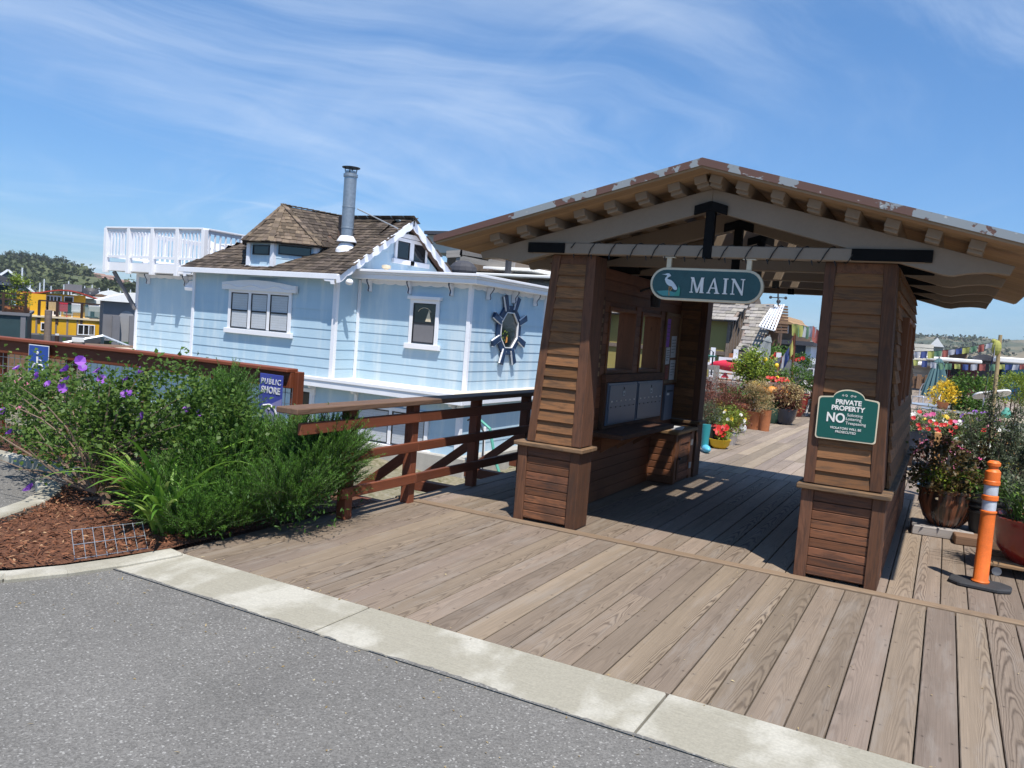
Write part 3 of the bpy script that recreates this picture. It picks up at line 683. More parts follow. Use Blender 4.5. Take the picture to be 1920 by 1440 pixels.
gpart(m, 'cabinet_carcass', M['inner_redwood'], cab, bevel=.004)
m = MB(); m.box(-2.95, -2.61, 8.99, 9.80, .586, .625, 'y'); gpart(m, 'cabinet_top', M['cap_wood'], cab, bevel=.006)
dr = MB()
dr.box(-2.655, -2.632, 9.125, 9.20, .05, .55, 'z'); dr.box(-2.655, -2.632, 9.57, 9.645, .05, .55, 'z'); dr.box(-2.655, -2.632, 9.2, 9.57, .05, .13, 'y'); dr.box(-2.655, -2.632, 9.2, 9.57, .46, .55, 'y')
for k in range(4): dr.box(-2.655, -2.64, 9.2, 9.57, .135+.081*k, .21+.081*k, 'y')
gpart(dr, 'cabinet_door', M['redwood_siding'], cab, bevel=.003)
for z in (.17, .45):
    m = MB(); m.box(-2.633, -2.622, 9.6, 9.68, z-.035, z+.035); gpart(m, 'hinge', M['galvanised'], cab)
m = MB(); m.sphere((-2.615, 9.15, .3), .018); gpart(m, 'knob', M['dark_metal'], cab, smooth=True)
m = MB(); m.box(-2.949, -2.925, 9.19, 9.23, 1.14, 1.98, 'z'); m.box(-2.949, -2.925, 9.76, 9.797, 1.14, 1.98, 'z'); m.box(-2.949, -2.925, 9.23, 9.76, 1.94, 1.98, 'y'); m.box(-2.949, -2.925, 9.23, 9.76, 1.14, 1.18, 'y')
bb = gpart(m, 'notice_board_frame', M['cap_wood'], None, bevel=.003)
m = MB(); m.box(-2.949, -2.938, 9.23, 9.76, 1.18, 1.94); gpart(m, 'notice_board', M['cork'])
m = MB(); m.box(-2.949, -2.90, 7.36, 9.14, .735, .765, 'y'); m.box(-2.949, -2.90, 7.36, 9.14, 1.195, 1.275, 'y'); m.box(-2.949, -2.90, 7.36, 7.415, .765, 1.195, 'z'); m.box(-2.949, -2.90, 9.125, 9.2, .735, 1.275, 'z')
gpart(m, 'mailbox_surround', M['brown_post'], None, bevel=.003)

# ------------------------------------------------------------------ mailboxes, papers
def mailbank(y0, y1, label):
    t = thing('mailbox_bank', label, 'mailboxes', (-2.92, (y0+y1)/2, .98)); hw = (y1-y0)/2
    m = MB(); m.box(-.028, .03, -hw, hw, -.21, .21); m.build('mailbox_case', M['mailbox_blue'], t, bevel=.004)
    m = MB(); m.box(.031, .04, -hw+.025, hw-.025, -.19, .19); m.build('mailbox_door', M['mailbox_blue'], t, bevel=.003)
    for k in range(6):
        y = -hw+.09+(2*hw-.18)*k/5
        m = MB(); m.box(.0405, .0425, y-.02, y+.02, .02, .034); m.build('name_plate', M['letter_white'], t)
        m = MB(); m.lathe([(0, 0), (.006, 0), (.006, .006), (0, .006)], (0, 0, 0), 8); l = m.build('lock', M['dark_metal'], t); l.location = (.041, y-.015, -.03); l.rotation_euler = (0, R(90), 0)
    m = MB(); m.box(.0405, .043, -.03, .03, .075, .125); m.build('number_plate', M['paper_white'], t)
    m = MB(); m.box(.0432, .0445, -.012, .012, .085, .105); m.box(.0405, .046, -.004, .004, .14, .165); m.build('plate_slot', M['dark_metal'], t)
mailbank(7.42, 8.245, 'blue-grey mailbox bank nearer the front pillar, over the shelf'); mailbank(8.265, 9.12, 'blue-grey mailbox bank beside the notice board end of the shelf')
t = thing('mail_drop_box', 'narrow blue-grey mail slot box under the notice board', 'mail slot', (-2.93, 9.49, .91))
m = MB(); m.box(-.018, .02, -.16, .16, -.21, .21); m.build('drop_case', M['mailbox_blue'], t, bevel=.004)
m = MB(); m.box(.0205, .024, -.1, .11, .13, .15); m.build('drop_slot', M['dark_metal'], t); m = MB(); m.box(.0205, .024, -.11, -.02, .09, .115); m.build('drop_label', M['letter_white'], t)
def paper(y, z, w, h, mat, label, off=.0):
    m = MB(); m.box(0, .0015, -w/2, w/2, -h/2, h/2); o = m.build('notice', mat); o.location = (-2.9365+off, y, z); o.rotation_euler = (R(random.uniform(-3, 3)), 0, 0)
    tag(o, label, 'notice'); m = MB()
    for k in range(5): m.box(.0018, .0024, -w*.38, w*.38*(1 if k < 4 else .3), h*(.3-.14*k), h*(.3-.14*k)+.006)
    m.build('printed_lines', M['black_frame'], o)
paper(9.31, 1.74, .13, .33, M['paper_purple'], 'tall purple flyer pinned at the top corner of the notice board')
paper(9.36, 1.47, .15, .2, M['paper_white'], 'grey sheet below the purple flyer on the notice board', .002)
paper(9.57, 1.58, .2, .26, M['paper_white'], 'printed white sheet in the middle of the notice board')
paper(9.59, 1.3, .2, .24, M['paper_white'], 'large white notice low on the far side of the notice board')
paper(9.37, 1.27, .11, .16, M['flag_red'], 'small reddish flyer at the lower corner of the notice board', .003)
m = MB(); m.box(-.15, .12, -.13, .13, 0, .012); m.box(-.12, .13, -.1, .12, .0125, .02); o = m.build('magazine_stack', M['paper_white']); o.location = (-2.78, 9.3, .626); o.rotation_euler = (0, 0, .2); tag(o, 'loose pile of papers lying on the low cabinet', 'papers')
t = thing('wall_lamp', 'dark lantern on an iron arm under the pavilion roof by the mailboxes', 'lamp', (-2.95, 8.25, 2.05))
m = MB(); m.tube([(0, 0, .1), (.1, 0, .14), (.18, 0, .08)], .012); m.build('lamp_arm', M['dark_metal'], t); m = MB(); m.lathe([(.05, -.06), (.06, .06), (.02, .09), (0, .1)], (.18, 0, 0), 10); m.build('lamp_shade', M['dark_metal'], t)
t = thing('house_number_plate', 'dark vertical plank with carved marks beside the front pillar inside the pavilion', 'plaque', (-2.93, 7.2, 1.6))
m = MB(); m.box(-.018, .0, -.06, .06, -.42, .42, 'z'); m.build('plank', M['brown_post'], t); m = MB()
for k in range(9): m.box(.0, .006, -.025+.01*(k % 2), .03, .34-.085*k, .385-.085*k)
m.build('carving', M['cap_wood'], t)

# ------------------------------------------------------------------ MAIN sign
def text_mesh(s, size, mat, parent, loc, rot, bold=.0, sx=1.0, name='lettering', space=1.0):
    cu = bpy.data.curves.new(name, 'FONT'); cu.body = s; cu.size = size; cu.align_x = 'CENTER'; cu.align_y = 'CENTER'; cu.extrude = .002; cu.offset = bold; cu.space_character = space
    tmp = bpy.data.objects.new('tmp', cu); col.objects.link(tmp); dg = bpy.context.evaluated_depsgraph_get()
    me = bpy.data.meshes.new_from_object(tmp.evaluated_get(dg)); bpy.data.objects.remove(tmp); bpy.data.curves.remove(cu)
    me.materials.clear(); me.materials.append(mat); o = bpy.data.objects.new(name, me); col.objects.link(o); o.parent = parent; o.location = loc; o.rotation_euler = rot; o.scale = (sx, 1, 1); return o
SY = 6.165
ms = thing('hanging_sign', 'long rounded green board with a heron and the word MAIN hanging under the front beam', 'sign', (-1.685, SY, 2.092))
def stadium(w, h, n=14):
    r = h/2; return [(w/2-r+r*math.cos(a), r*math.sin(a)) for a in np.linspace(-math.pi/2, math.pi/2, n)]+[(-w/2+r+r*math.cos(a), r*math.sin(a)) for a in np.linspace(math.pi/2, 3*math.pi/2, n)]
m = MB(); m.prism(stadium(.87, .252), (0, -.02, 0), (1, 0, 0), (0, 0, 1), (0, .04, 0)); m.build('sign_border', M['cream_paint'], ms, bevel=.004)
m = MB(); m.prism(stadium(.832, .214), (0, -.0235, 0), (1, 0, 0), (0, 0, 1), (0, .047, 0)); m.build('sign_board', M['sign_teal'], ms)
for dx in (-.30, .315):
    m = MB(); m.box(dx-.018, dx+.018, -.015, .015, .126, .2); m.box(dx-.05, dx+.05, -.02, .02, .2, .208); m.build('hanger', M['cream_paint'], ms, bevel=.002)
def serif_letter(ch):
    S = []                                              # list of polygons in a 1-high box
    if ch == 'M': S = [[(.03, 0), (.27, 0), (.27, .06), (.2, .07), (.2, .85), (.12, .93), (.12, .07), (.03, .06)], [(.05, 1), (.27, 1), (.56, .22), (.5, 0), (.2, .8), (.05, .94)], [(.80, 1), (.56, .22), (.5, 0), (.62, .02), (.82, .62), (.96, 1)], [(.76, .06), (.83, .07), (.83, .9), (.98, .94), (1.02, 1), (.82, 1), (.80, .9)], [(.74, 0), (1.04, 0), (1.04, .06), (.98, .07), (.97, .95), (.83, .9), (.83, .07), (.74, .06)]]
    if ch == 'A': S = [[(0, 0), (.26, 0), (.26, .06), (.18, .07), (.45, .82), (.48, 1), (.40, .93), (.08, .07), (0, .06)], [(.54, 0), (.9, 0), (.9, .06), (.82, .07), (.5, 1.02), (.40, .93), (.45, .8), (.64, .07), (.54, .06)], [(.26, .32), (.60, .32), (.58, .39), (.29, .39)]]
    if ch == 'I': S = [[(0, 0), (.34, 0), (.34, .06), (.25, .07), (.25, .93), (.34, .94), (.34, 1), (0, 1), (0, .94), (.09, .93), (.09, .07), (0, .06)]]
    if ch == 'N': S = [[(.0, 0), (.28, 0), (.28, .06), (.18, .07), (.18, .9), (.1, .95), (.1, .07), (0, .06)], [(0, 1), (.22, 1), (.85, .12), (.85, -.03), (.76, -.03), (.12, .88), (0, .94)], [(.64, 1), (.93, 1), (.93, .94), (.85, .93), (.85, 0), (.77, .05), (.77, .93), (.64, .94)]]
    return S
m = MB(); x = -.115
for ch, adv in (('M', 1.12), ('A', .98), ('I', .43), ('N', 1.0)):
    for poly in serif_letter(ch): m.prism([(x+a*.108, -.062+b*.118) for a, b in poly], (0, -.026-.0003*random.random(), 0), (1, 0, 0), (0, 0, 1), (0, -.007, 0), .5)
    x += adv*.108+.014
m.build('lettering', M['letter_white'], ms)
def rel(px, py): p = at(px, py, SY); return (p[0]+1.685, p[2]-2.092)
z3 = lambda a, b: (1200+a/5.333, 460+b/5.333)
body = [(232, 292), (262, 291), (285, 283), (303, 284), (318, 298), (322, 310), (303, 318), (288, 328), (285, 338), (300, 345), (322, 350), (345, 370), (365, 398), (382, 428), (380, 445), (362, 450), (345, 440), (330, 415), (305, 408), (285, 395), (270, 372), (262, 345), (268, 328), (283, 312), (285, 303), (262, 298)]
m = MB(); m.prism([rel(*z3(*q)) for q in body][::-1], (0, -.026, 0), (1, 0, 0), (0, 0, 1), (0, -.007, 0)); m.build('heron_figure', M['heron_white'], ms)
m = MB(); m.prism([rel(*z3(*q)) for q in [(178, 458), (300, 452), (345, 470), (405, 475), (400, 510), (240, 505), (205, 488)]], (0, -.0258, 0), (1, 0, 0), (0, 0, 1), (0, -.004, 0)); m.build('water_patch', M['water_teal'], ms)
m = MB()
for q in [[(350, 506), (385, 450), (400, 400), (404, 450), (400, 508)], [(372, 506), (396, 440), (410, 418), (412, 460), (404, 508)]]: m.prism([rel(*z3(*k)) for k in q], (0, -.0262-.001*random.random(), 0), (1, 0, 0), (0, 0, 1), (0, -.006, 0))
m.build('reed_clump', M['grass_teal'], ms)
m = MB()
for q in [[(300, 412), (310, 412), (304, 460), (308, 502), (296, 502), (298, 460)], [(318, 415), (334, 432), (318, 462), (312, 455), (322, 432), (312, 418)]]: m.prism([rel(*z3(*k)) for k in q], (0, -.0265-.001*random.random(), 0), (1, 0, 0), (0, 0, 1), (0, -.006, 0))
m.build('heron_leg', M['leg_orange'], ms)
# string lights round the front beam
t = thing('string_lights', 'dark unlit string of little lights wound round the front tie beam', 'string lights', (XC, 6.185, 2.347))
m = MB(); pts = []
for k in range(97):
    a = k/8*2*math.pi; pts.append((-1.13+2.16*k/96, -.062*math.cos(a), .058*math.sin(a)))
m.tube(pts, .0045, 5); m.build('cord', M['rope_dark'], t); 
for k in range(14):
    x = -1.1+.155*k; m = MB(); m.tube([(x, -.06, -.05), (x+.012, -.075, -.085)], [.006, .003], 5); m.build('bulb', M['rope_dark'], t)
# ------------------------------------------------------------------ PRIVATE PROPERTY sign
ps = thing('private_property_sign', 'green enamel warning plate with cream lettering screwed to the right front pillar', 'sign', (-.592, 6.192, 1.188))
def plate(w, h, arch, r=.02, ins=0):
    w -= 2*ins; h -= 2*ins; P = []
    for cx, cy, a0 in ((w/2-r, -h/2+r, -90), (w/2-r, h/2-r, 0)): P += [(cx+r*math.cos(R(a0+k*22.5)), cy+r*math.sin(R(a0+k*22.5))) for k in range(5)]
    aw = .105
    P += [(aw*math.cos(a)+(0), h/2+(arch)*math.sin(a)) for a in np.linspace(.12, math.pi-.12, 13)]
    for cx, cy, a0 in ((-w/2+r, h/2-r, 90), (-w/2+r, -h/2+r, 180)): P += [(cx+r*math.cos(R(a0+k*22.5)), cy+r*math.sin(R(a0+k*22.5))) for k in range(5)]
    return P
m = MB(); m.prism(plate(.405, .305, .062), (0, -.004, 0), (1, 0, 0), (0, 0, 1), (0, .004, 0)); m.build('sign_border', M['cream_paint'], ps)
m = MB(); m.prism(plate(.405, .305, .062, ins=.009), (0, -.0055, 0), (1, 0, 0), (0, 0, 1), (0, .003, 0)); m.build('sign_face', M['sign_green'], ps)
RX = (R(90), 0, 0)
for s, sz, x, z, b, sx in (('PRIVATE', .047, 0, .121, .0016, .98), ('PROPERTY', .047, 0, .077, .0016, .98), ('NO', .092, -.075, .004, .0022, .86), ('Soliciting', .0285, .05, .034, .0, 1), ('Loitering', .0285, .044, .006, .0, 1), ('Trespassing', .0285, .061, -.024, .0, 1), ('VIOLATORS WILL BE', .0225, -.002, -.066, .0002, 1), ('PROSECUTED', .0225, 0, -.092, .0002, 1)):
    text_mesh(s, sz, M['letter_white'], ps, (x, -.0065, z), RX, b, sx)
m = MB()
for s in (-1, 1):
    for rr, cx in ((.010, .018), (.007, .04)): m.tube([(s*(cx+rr*(1-k/16)*math.cos(k*.6)), -.0065, .168+rr*(1-k/16)*math.sin(k*.6)) for k in range(13)], .0014, 5)
m.build('scroll_ornament', M['letter_white'], ps)
# ================================================================== RAILINGS AND FENCE
def wpart(m, name, mat, root, **k):
    """vertices in world space, stored relative to the thing's own base"""
    r = root
    while r.parent is not None: r = r.parent
    x0, y0, z0 = r.location
    m.v = [(x-x0, y-y0, z-z0) for x, y, z in m.v]; return m.build(name, mat, root, **k)
rl = thing('deck_railing', 'dark red three-board railing with wide cap running from the shrubs to the left pillar', 'railing', (-4.2, 6.0, 0))
m = MB(); m.box(-4.31, -4.10, 4.42, 10.55, .905, .95, 'y'); wpart(m, 'cap_rail', M['cap_rail'], rl, bevel=.006)
for z0, z1 in ((.745, .835), (.48, .565), (.19, .275)):
    for a, b in ((5.02 if z0 < .7 else 4.5, 6.03), (6.034, 10.5)):
        m = MB(); m.box(-4.165, -4.128, a, b, z0, z1, 'y'); wpart(m, 'rail_board', M['red_rail'], rl, bevel=.005)
for y in (5.15, 6.03, 7.15, 8.27, 9.4, 10.45):
    m = MB(); m.box(-4.26, -4.167, y-.045, y+.045, -.25, .903, 'z'); wpart(m, 'post', M['red_rail'], rl, bevel=.005)
    if y > 5.5:
        m = MB(); m.box(-4.95, -4.262, y-.05, y+.05, -.15, -.04, 'x'); wpart(m, 'outrigger', M['red_rail'], rl, bevel=.005)
        m = MB(); m.beam((-4.86, y, -.04), (-4.263, y, .42), .05, .085); wpart(m, 'brace', M['red_rail'], rl, bevel=.004)
c_ = thing('mooring_chain', 'dark sagging chain strung under the railing along the deck edge', 'chain', (-4.6, 6.5, -.2))
m = MB(); m.tube([(-5.2+.12*k, 5.7+.45*k, -.12-.16*math.sin(k/9*math.pi)) for k in range(10)], .016, 6); wpart(m, 'chain_run', M['rope_dark'], c_)

fn = thing('wire_mesh_fence', 'reddish timber fence with wire mesh panels along the shoreline behind the shrubs', 'fence', (-5.3, 5.6, 0))
fp = [(-5.28, 5.60), (-7.36, 5.58), (-9.4, 5.26), (-12.5, 4.9)]
for (a, b) in zip(fp[:-1], fp[1:]):
    m = MB(); m.beam((*a, 1.02), (*b, 1.02), .05, .15); wpart(m, 'top_rail', M['fence_red'], fn, bevel=.006)
    m = MB(); m.beam((*a, 1.11), (*b, 1.11), .15, .035); wpart(m, 'cap_board', M['fence_red'], fn, bevel=.006)
    L = math.hypot(b[0]-a[0], b[1]-a[1]); n_ = max(1, round(L/1.05)); ux, uy = (b[0]-a[0])/L, (b[1]-a[1])/L
    for k in range(n_ + (1 if b == fp[-1] else 0)):
        x, y = a[0]+ux*L*k/n_, a[1]+uy*L*k/n_; m = MB(); m.obox((x, y+.07, .52), [(0, 0, 1), (1, 0, 0), (0, 1, 0)], (.53 if (x, y) != fp[0] else .58, .045, .042)); wpart(m, 'post', M['fence_red'], fn, bevel=.005)
    m = MB()
    for k in range(int(L/.085)): x, y = a[0]+ux*.085*k, a[1]+uy*.085*k; m.beam((x, y+.01, .08), (x, y+.01, .95), .005, .005)
    for z in np.arange(.1, .96, .1): m.beam((a[0], a[1]+.014, z), (b[0], b[1]+.014, z), .005, .005)
    wpart(m, 'wire_mesh', M['wire'], fn)
m = MB(); m.beam((-12.5, 5.0, .62), (-8.6, 5.42, .66), .04, .05); wpart(m, 'lower_rail', M['cap_rail'], fn)
t = thing('accessible_parking_sign', 'blue plate with the white wheelchair symbol fixed low on the mesh fence', 'sign', (-8.66, 5.30, .88), R(8))
m = MB(); m.prism(plate(.29, .36, 0.0), (0, 0, 0), (1, 0, 0), (0, 0, 1), (0, .003, 0)) if False else m.box(-.15, .15, 0, .003, -.2, .2); m.build('sign_border', M['paper_white'], t, bevel=.01)
m = MB(); m.box(-.142, .142, -.002, .003, -.192, .192); m.build('sign_face', M['sign_blue'], t)
m = MB(); y_ = -.005
m.tube([(.07*math.cos(a), y_, -.06+.07*math.sin(a)) for a in np.linspace(2.2, 5.9, 14)], .011, 6); m.tube([(-.012, y_, .075), (-.006, y_, -.01), (.055, y_, -.012), (.085, y_, -.1)], .012, 6); m.tube([(-.01, y_, .035), (.05, y_, .035)], .009, 6); m.sphere((-.014, y_, .115), .02, 10, 6, sc=(1, .3, 1)); m.build('wheelchair_symbol', M['paper_white'], t)
t = thing('public_shore_sign', 'blue and lilac PUBLIC SHORE plate at the end post of the fence', 'sign', (-5.425, 5.485, .83), R(-4))
m = MB(); m.box(-.155, .155, 0, .004, -.235, .235); m.build('sign_plate', M['shore_blue'], t, bevel=.002)
m = MB(); m.prism([(-.1, -.232), (-.06, -.09), (.03, -.03), (.152, .025), (.152, -.232)], (0, -.0015, 0), (1, 0, 0), (0, 0, 1), (0, .001, 0)); m.build('lilac_field', M['shore_lilac'], t)
m = MB(); cv = [(-.085, -.06), (.0, -.045), (.065, -.075), (.10, -.13), (.10, -.2), (.085, -.232)]
for k in range(len(cv)-1): m.tube([(cv[k][0], -.003, cv[k][1]), (cv[k+1][0], -.003, cv[k+1][1])], .011-.0005*k, 5)
m.build('shore_curve', M['paper_white'], t)
m = MB(); m.sphere((-.01, -.004, -.085), .022, 10, 6, sc=(1, .15, .6)); m.build('bird_mark', M['paper_white'], t)
text_mesh('PUBLIC', .072, M['paper_white'], t, (0, -.003, .165), RX, .0006, .95, space=1.25); text_mesh('SHORE', .084, M['paper_white'], t, (0, -.003, .085), RX, .0022, .92, space=1.08)

# ================================================================== PALE BLUE HOUSEBOAT
hb = thing('blue_houseboat', 'pale blue floating house with white trim, shingle roof and tall metal flue', 'houseboat', (-14.5, 17.5, -2.0))
def hp(m, name, mat, parent=None, **k): return wpart(m, name, mat, parent or hb, **k)
EX, EYv, EZ = V(1, 0, 0), V(0, 1, 0), V(0, 0, 1)
BS, WT = M['blue_siding'], M['white_trim']
def wall(pts_fn, o, ex, nn, L, z0, z1, xa=None, xb=None, name='wall', expo=.245, thick=.12):
    m = MB(); xa = xa or (lambda z: 0.0); xb = xb or (lambda z: L)
    lap(m, o, ex, nn, z0, z1, xa, xb, expo, .016, .004)
    o = np.array(o, float); ex = np.array(ex, float); nn = np.array(nn, float)
    q = [o+ex*xa(z0)+EZ*z0-nn*.002, o+ex*xb(z0)+EZ*z0-nn*.002, o+ex*xb(z1)+EZ*z1-nn*.002, o+ex*xa(z1)+EZ*z1-nn*.002]
    m.add(q+[p-nn*thick for p in q], [(0, 1, 2, 3), (7, 6, 5, 4), (0, 3, 7, 4), (1, 5, 6, 2), (3, 2, 6, 7), (0, 4, 5, 1)])
    return hp(m, name, BS)
wall(None, (-18.92, 16.0, 0), EX, -EYv, 5.17, .04, 2.72)                                   # front room
wall(None, (-13.75, 16.0, 0), EYv, EX, 5.2, .04, 2.72)
wall(None, (-13.75, 16.0, 0), EYv, EX, 5.2, 2.72, 4.42, lambda z: (z-2.72)/.6+.02, lambda z: 5.2-(z-2.72)/.6, 'gable_wall')
wall(None, (-18.92, 21.0, 0), EYv*-1, -EX, 5.0, .04, 2.72)
wall(None, (-13.735, 16.85, 0), EX, -EYv, 3.435, .04, 2.72)                                # low wing right
wall(None, (-10.30, 16.85, 0), EYv, EX, 4.1, .04, 2.72)
wall(None, (-23.1, 17.3, 0), EX, -EYv, 4.18, .0, 2.5); wall(None, (-23.1, 22, 0), -EYv, -EX, 4.7, .0, 2.5)
wall(None, (-23.8, 16.1, 0), EX, -EYv, 13.9, -1.45, -.2, name='lower_wall'); wall(None, (-9.90, 16.1, 0), EYv, EX, 5.6, -1.45, -.2, name='lower_wall')
def trim(x0, x1, y0, y1, z0, z1, name='corner_trim', mat=None):
    m = MB(); m.box(x0, x1, y0, y1, z0, z1); return hp(m, name, mat or WT, bevel=.006)
trim(-19.0, -18.9, 15.955, 16.05, .04, 2.70); trim(-13.84, -13.715, 15.955, 16.06, .04, 2.70); trim(-13.735, -13.66, 16.79, 16.855, .04, 2.62)
trim(-10.36, -10.255, 16.80, 16.91, .04, 2.66); trim(-10.335, -10.25, 20.86, 20.96, .04, 2.66); trim(-23.17, -23.06, 17.26, 17.35, .0, 2.48)
trim(-9.99, -9.855, 16.05, 16.17, -1.45, -.2); trim(-14.45, -14.36, 16.055, 16.12, -1.45, -.2); trim(-13.05, -12.95, 16.055, 16.12, -1.45, -.2); trim(-9.95, -9.85, 21.6, 21.72, -1.45, -.2)
m = MB(); m.prism([(-24.05, 15.72), (-9.66, 15.72), (-9.66, 21.9), (-24.05, 21.9)], (0, 0, -.2), EX, EYv, (0, 0, .235)); hp(m, 'ledge_band', WT, bevel=.01)
m = MB(); m.prism([(-24.02, 15.76), (-9.70, 15.76), (-9.70, 21.86), (-24.02, 21.86)], (0, 0, .035), EX, EYv, (0, 0, .006)); hp(m, 'ledge_top', M['cream_deck'])
m = MB(); m.box(-24.05, -9.64, 15.695, 15.719, -.03, .05); m.box(-9.659, -9.635, 15.72, 21.9, -.03, .05); hp(m, 'ledge_gutter', M['white_paint'], bevel=.006)
for x in (-19.4, -17.6, -15.9, -14.4, -13.0, -11.5, -10.1):
    m = MB(); m.prism([(0, 0), (.25, 0), (.22, -.07), (.07, -.1), (.05, -.26), (0, -.26)], (x, 16.09, -.2), (0, -1, 0), EZ, (.07, 0, 0)); hp(m, 'ledge_bracket', WT)
m = MB(); m.prism([(-24.5, 15.95), (-9.62, 15.95), (-9.62, 22.3), (-24.5, 22.3)], (0, 0, -2.6), EX, EYv, (0, 0, 1.16)); hp(m, 'concrete_hull', M['concrete_hull'], bevel=.03)
# flat roof of the low wing: stepped cornice
m = MB()
for k, (o_, za, zb) in enumerate(((.34, 2.64, 2.76), (.38, 2.761, 2.81), (.43, 2.811, 2.875))):
    m.prism([(-13.74, 16.84-o_), (-10.31+o_, 16.84-o_), (-10.31+o_, 21.2), (-13.74, 21.2)], (0, 0, za), EX, EYv, (0, 0, zb-za))
hp(m, 'cornice', M['white_paint'], bevel=.008)
def valance(o, ex, nn, L, z, n_, h=.085, name='scalloped_valance'):
    P = [(0, 0)]; 
    for k in range(n_):
        for t_ in np.linspace(0, 1, 6)[:-1]: P.append((L*(k+t_)/n_, -h-.035*math.sin(math.pi*t_)))
    P += [(L, -h), (L, 0)]
    m = MB(); m.prism(P[::-1], np.array(o, float)+EZ*z+np.array(nn)*.02, ex, EZ, np.array(nn)*.018); return hp(m, name, WT)
valance((-13.65, 16.85, 0), EX, -EYv, 3.28, 2.64, 9); valance((-10.3, 16.92, 0), EYv, EX, 3.9, 2.64, 10); valance((-23.05, 17.3, 0), EX, -EYv, 4.1, 2.49, 10)
def corbel(p, nn, ex):
    """S-shaped bracket: dark face, white sides"""
    c = bpy.data.objects.new('corbel', None); col.objects.link(c); c.parent = hb; nn = np.array(nn, float); ex = np.array(ex, float); p = np.array(p, float)
    S = [(.02, 0), (.20, 0), (.205, -.05), (.16, -.12), (.12, -.17), (.115, -.22), (.135, -.27), (.12, -.31), (.02, -.31)]
    for d0, d1, mt, nm in ((-.035, -.018, WT, 'corbel_side'), (.018, .035, WT, 'corbel_side'), (-.0175, .0175, M['navy_paint'], 'corbel_core')):
        q = [(a*(1.06 if mt is not WT else 1), b) for a, b in S]; m = MB(); m.prism(q, p+ex*d0, nn, EZ, ex*(d1-d0)); hp(m, nm, mt, c)
for x in (-13.34, -12.08, -10.83): corbel((x, 16.85, 2.635), -EYv, EX)
for y in (17.57, 18.9, 20.17): corbel((-10.30, y, 2.635), EX, EYv)
for x in (-22.55, -20.8): corbel((x, 17.3, 2.49), -EYv, EX)
# windows
def window(o, ex, nn, w, h, panes=1, head='flat', blind=True, sash=True, name='window', dark=False, mid=True):
    """o = lower-left corner of the glazed opening on the wall face"""
    r = bpy.data.objects.new(name, None); col.objects.link(r); r.parent = hb; o, ex, nn = (np.array(q, float) for q in (o, ex, nn))
    def bx(m, a0, a1, z0, z1, n0, n1): m.obox(o+ex*(a0+a1)/2+EZ*(z0+z1)/2+nn*(n0+n1)/2, [ex, nn, EZ], (abs(a1-a0)/2, abs(n1-n0)/2, abs(z1-z0)/2))
    fw = .10; m = MB(); bx(m, -fw, 0, -.02, h, .0, .05); bx(m, w, w+fw, -.02, h, 0, .05)
    for k in range(1, panes): a = w*k/panes; bx(m, a-.05, a+.05, 0, h, 0, .048)
    bx(m, -fw, w+fw, h, h+.09, 0, .05); hp(m, 'frame', M['white_paint'], r, bevel=.005)
    m = MB(); bx(m, -fw-.09, w+fw+.09, -.15, -.021, 0, .09); hp(m, 'sill', M['white_paint'], r, bevel=.006)
    for k in range(panes):
        a0 = w*k/panes+(.05 if k else 0); a1 = w*(k+1)/panes-(.05 if k < panes-1 else 0); sw = .028
        m = MB(); bx(m, a0, a0+sw, 0, h, .012, .036); bx(m, a1-sw, a1, 0, h, .012, .036); bx(m, a0+sw, a1-sw, 0, sw, .012, .036); bx(m, a0+sw, a1-sw, h-sw, h, .012, .036)
        if mid: bx(m, a0+sw, a1-sw, h*.5-.02, h*.5+.02, .012, .036)
        hp(m, 'sash', M['black_frame'], r)
        m = MB(); p = [o+ex*a0+nn*.022, o+ex*a1+nn*.022, o+ex*a1+nn*.022+EZ*h, o+ex*a0+nn*.022+EZ*h]; m.quad(*p); hp(m, 'pane', M['window_glass'] if dark else M['clear_pane'], r)
        if blind:
            m = MB(); z = .03
            for half in (0, 1):
                c0, c1 = a0+.03+(a1-a0-.06)*half/2, a0+.03+(a1-a0-.06)*(half+1)/2
                bx(m, c0, c0+.025, 0, h, .0185, .0205); z = .03
                while z < h-.05: bx(m, c0+.026, c1-.004, z, z+.061, .0186, .0200-.0006*(int(z*20) % 2)); z += .065
            hp(m, 'shutter', M['white_trim'], r)
        m = MB(); bx(m, a0, a1, 0, h, .0175, .018); hp(m, 'backing', M['beige_siding' if blind else 'charcoal'], r)
    if head == 'arch':
        P = [(-.3, .09), (-.3, .27), (.0, .27)]; W2 = w+.3
        P = [(-.3, .07), (W2, .07), (W2, .26)]+[(W2-.1-(W2+.2)*t_, .26+.10*math.sin(math.pi*t_)) for t_ in np.linspace(0, 1, 9)]+[(-.3, .26)]
        m = MB(); m.prism(P, o+EZ*h+nn*.03, ex, EZ, nn*.09); hp(m, 'head_trim', M['white_paint'], r, bevel=.006)
        Wv = [(-.28+(w+.56)*t_, .17+.035*math.sin(t_*6*math.pi)) for t_ in np.linspace(0, 1, 40)]
        m = MB(); m.tube([o+EZ*h+ex*a+EZ*b+nn*.123 for a, b in Wv], .016, 6); hp(m, 'wavy_moulding', M['white_paint'], r)
    elif head == 'flat':
        m = MB(); bx(m, -.16, w+.16, h+.091, h+.17, 0, .11); hp(m, 'head_trim', M['white_paint'], r, bevel=.006)
    return r
window((-17.42, 15.984, 1.10), EX, -EYv, 2.1, .96, 3, 'arch')
wd = window((-11.94, 16.834, 1.11), EX, -EYv, .68, 1.0, 1, 'flat', blind=False, dark=True)
m = MB(); m.prism([(0, 0), (.17, 0), (.1, .3)], (-11.56, 16.806, 1.66), EX, EZ, (0, -.003, 0)); hp(m, 'sailboat_decal', M['cream_paint'], wd)
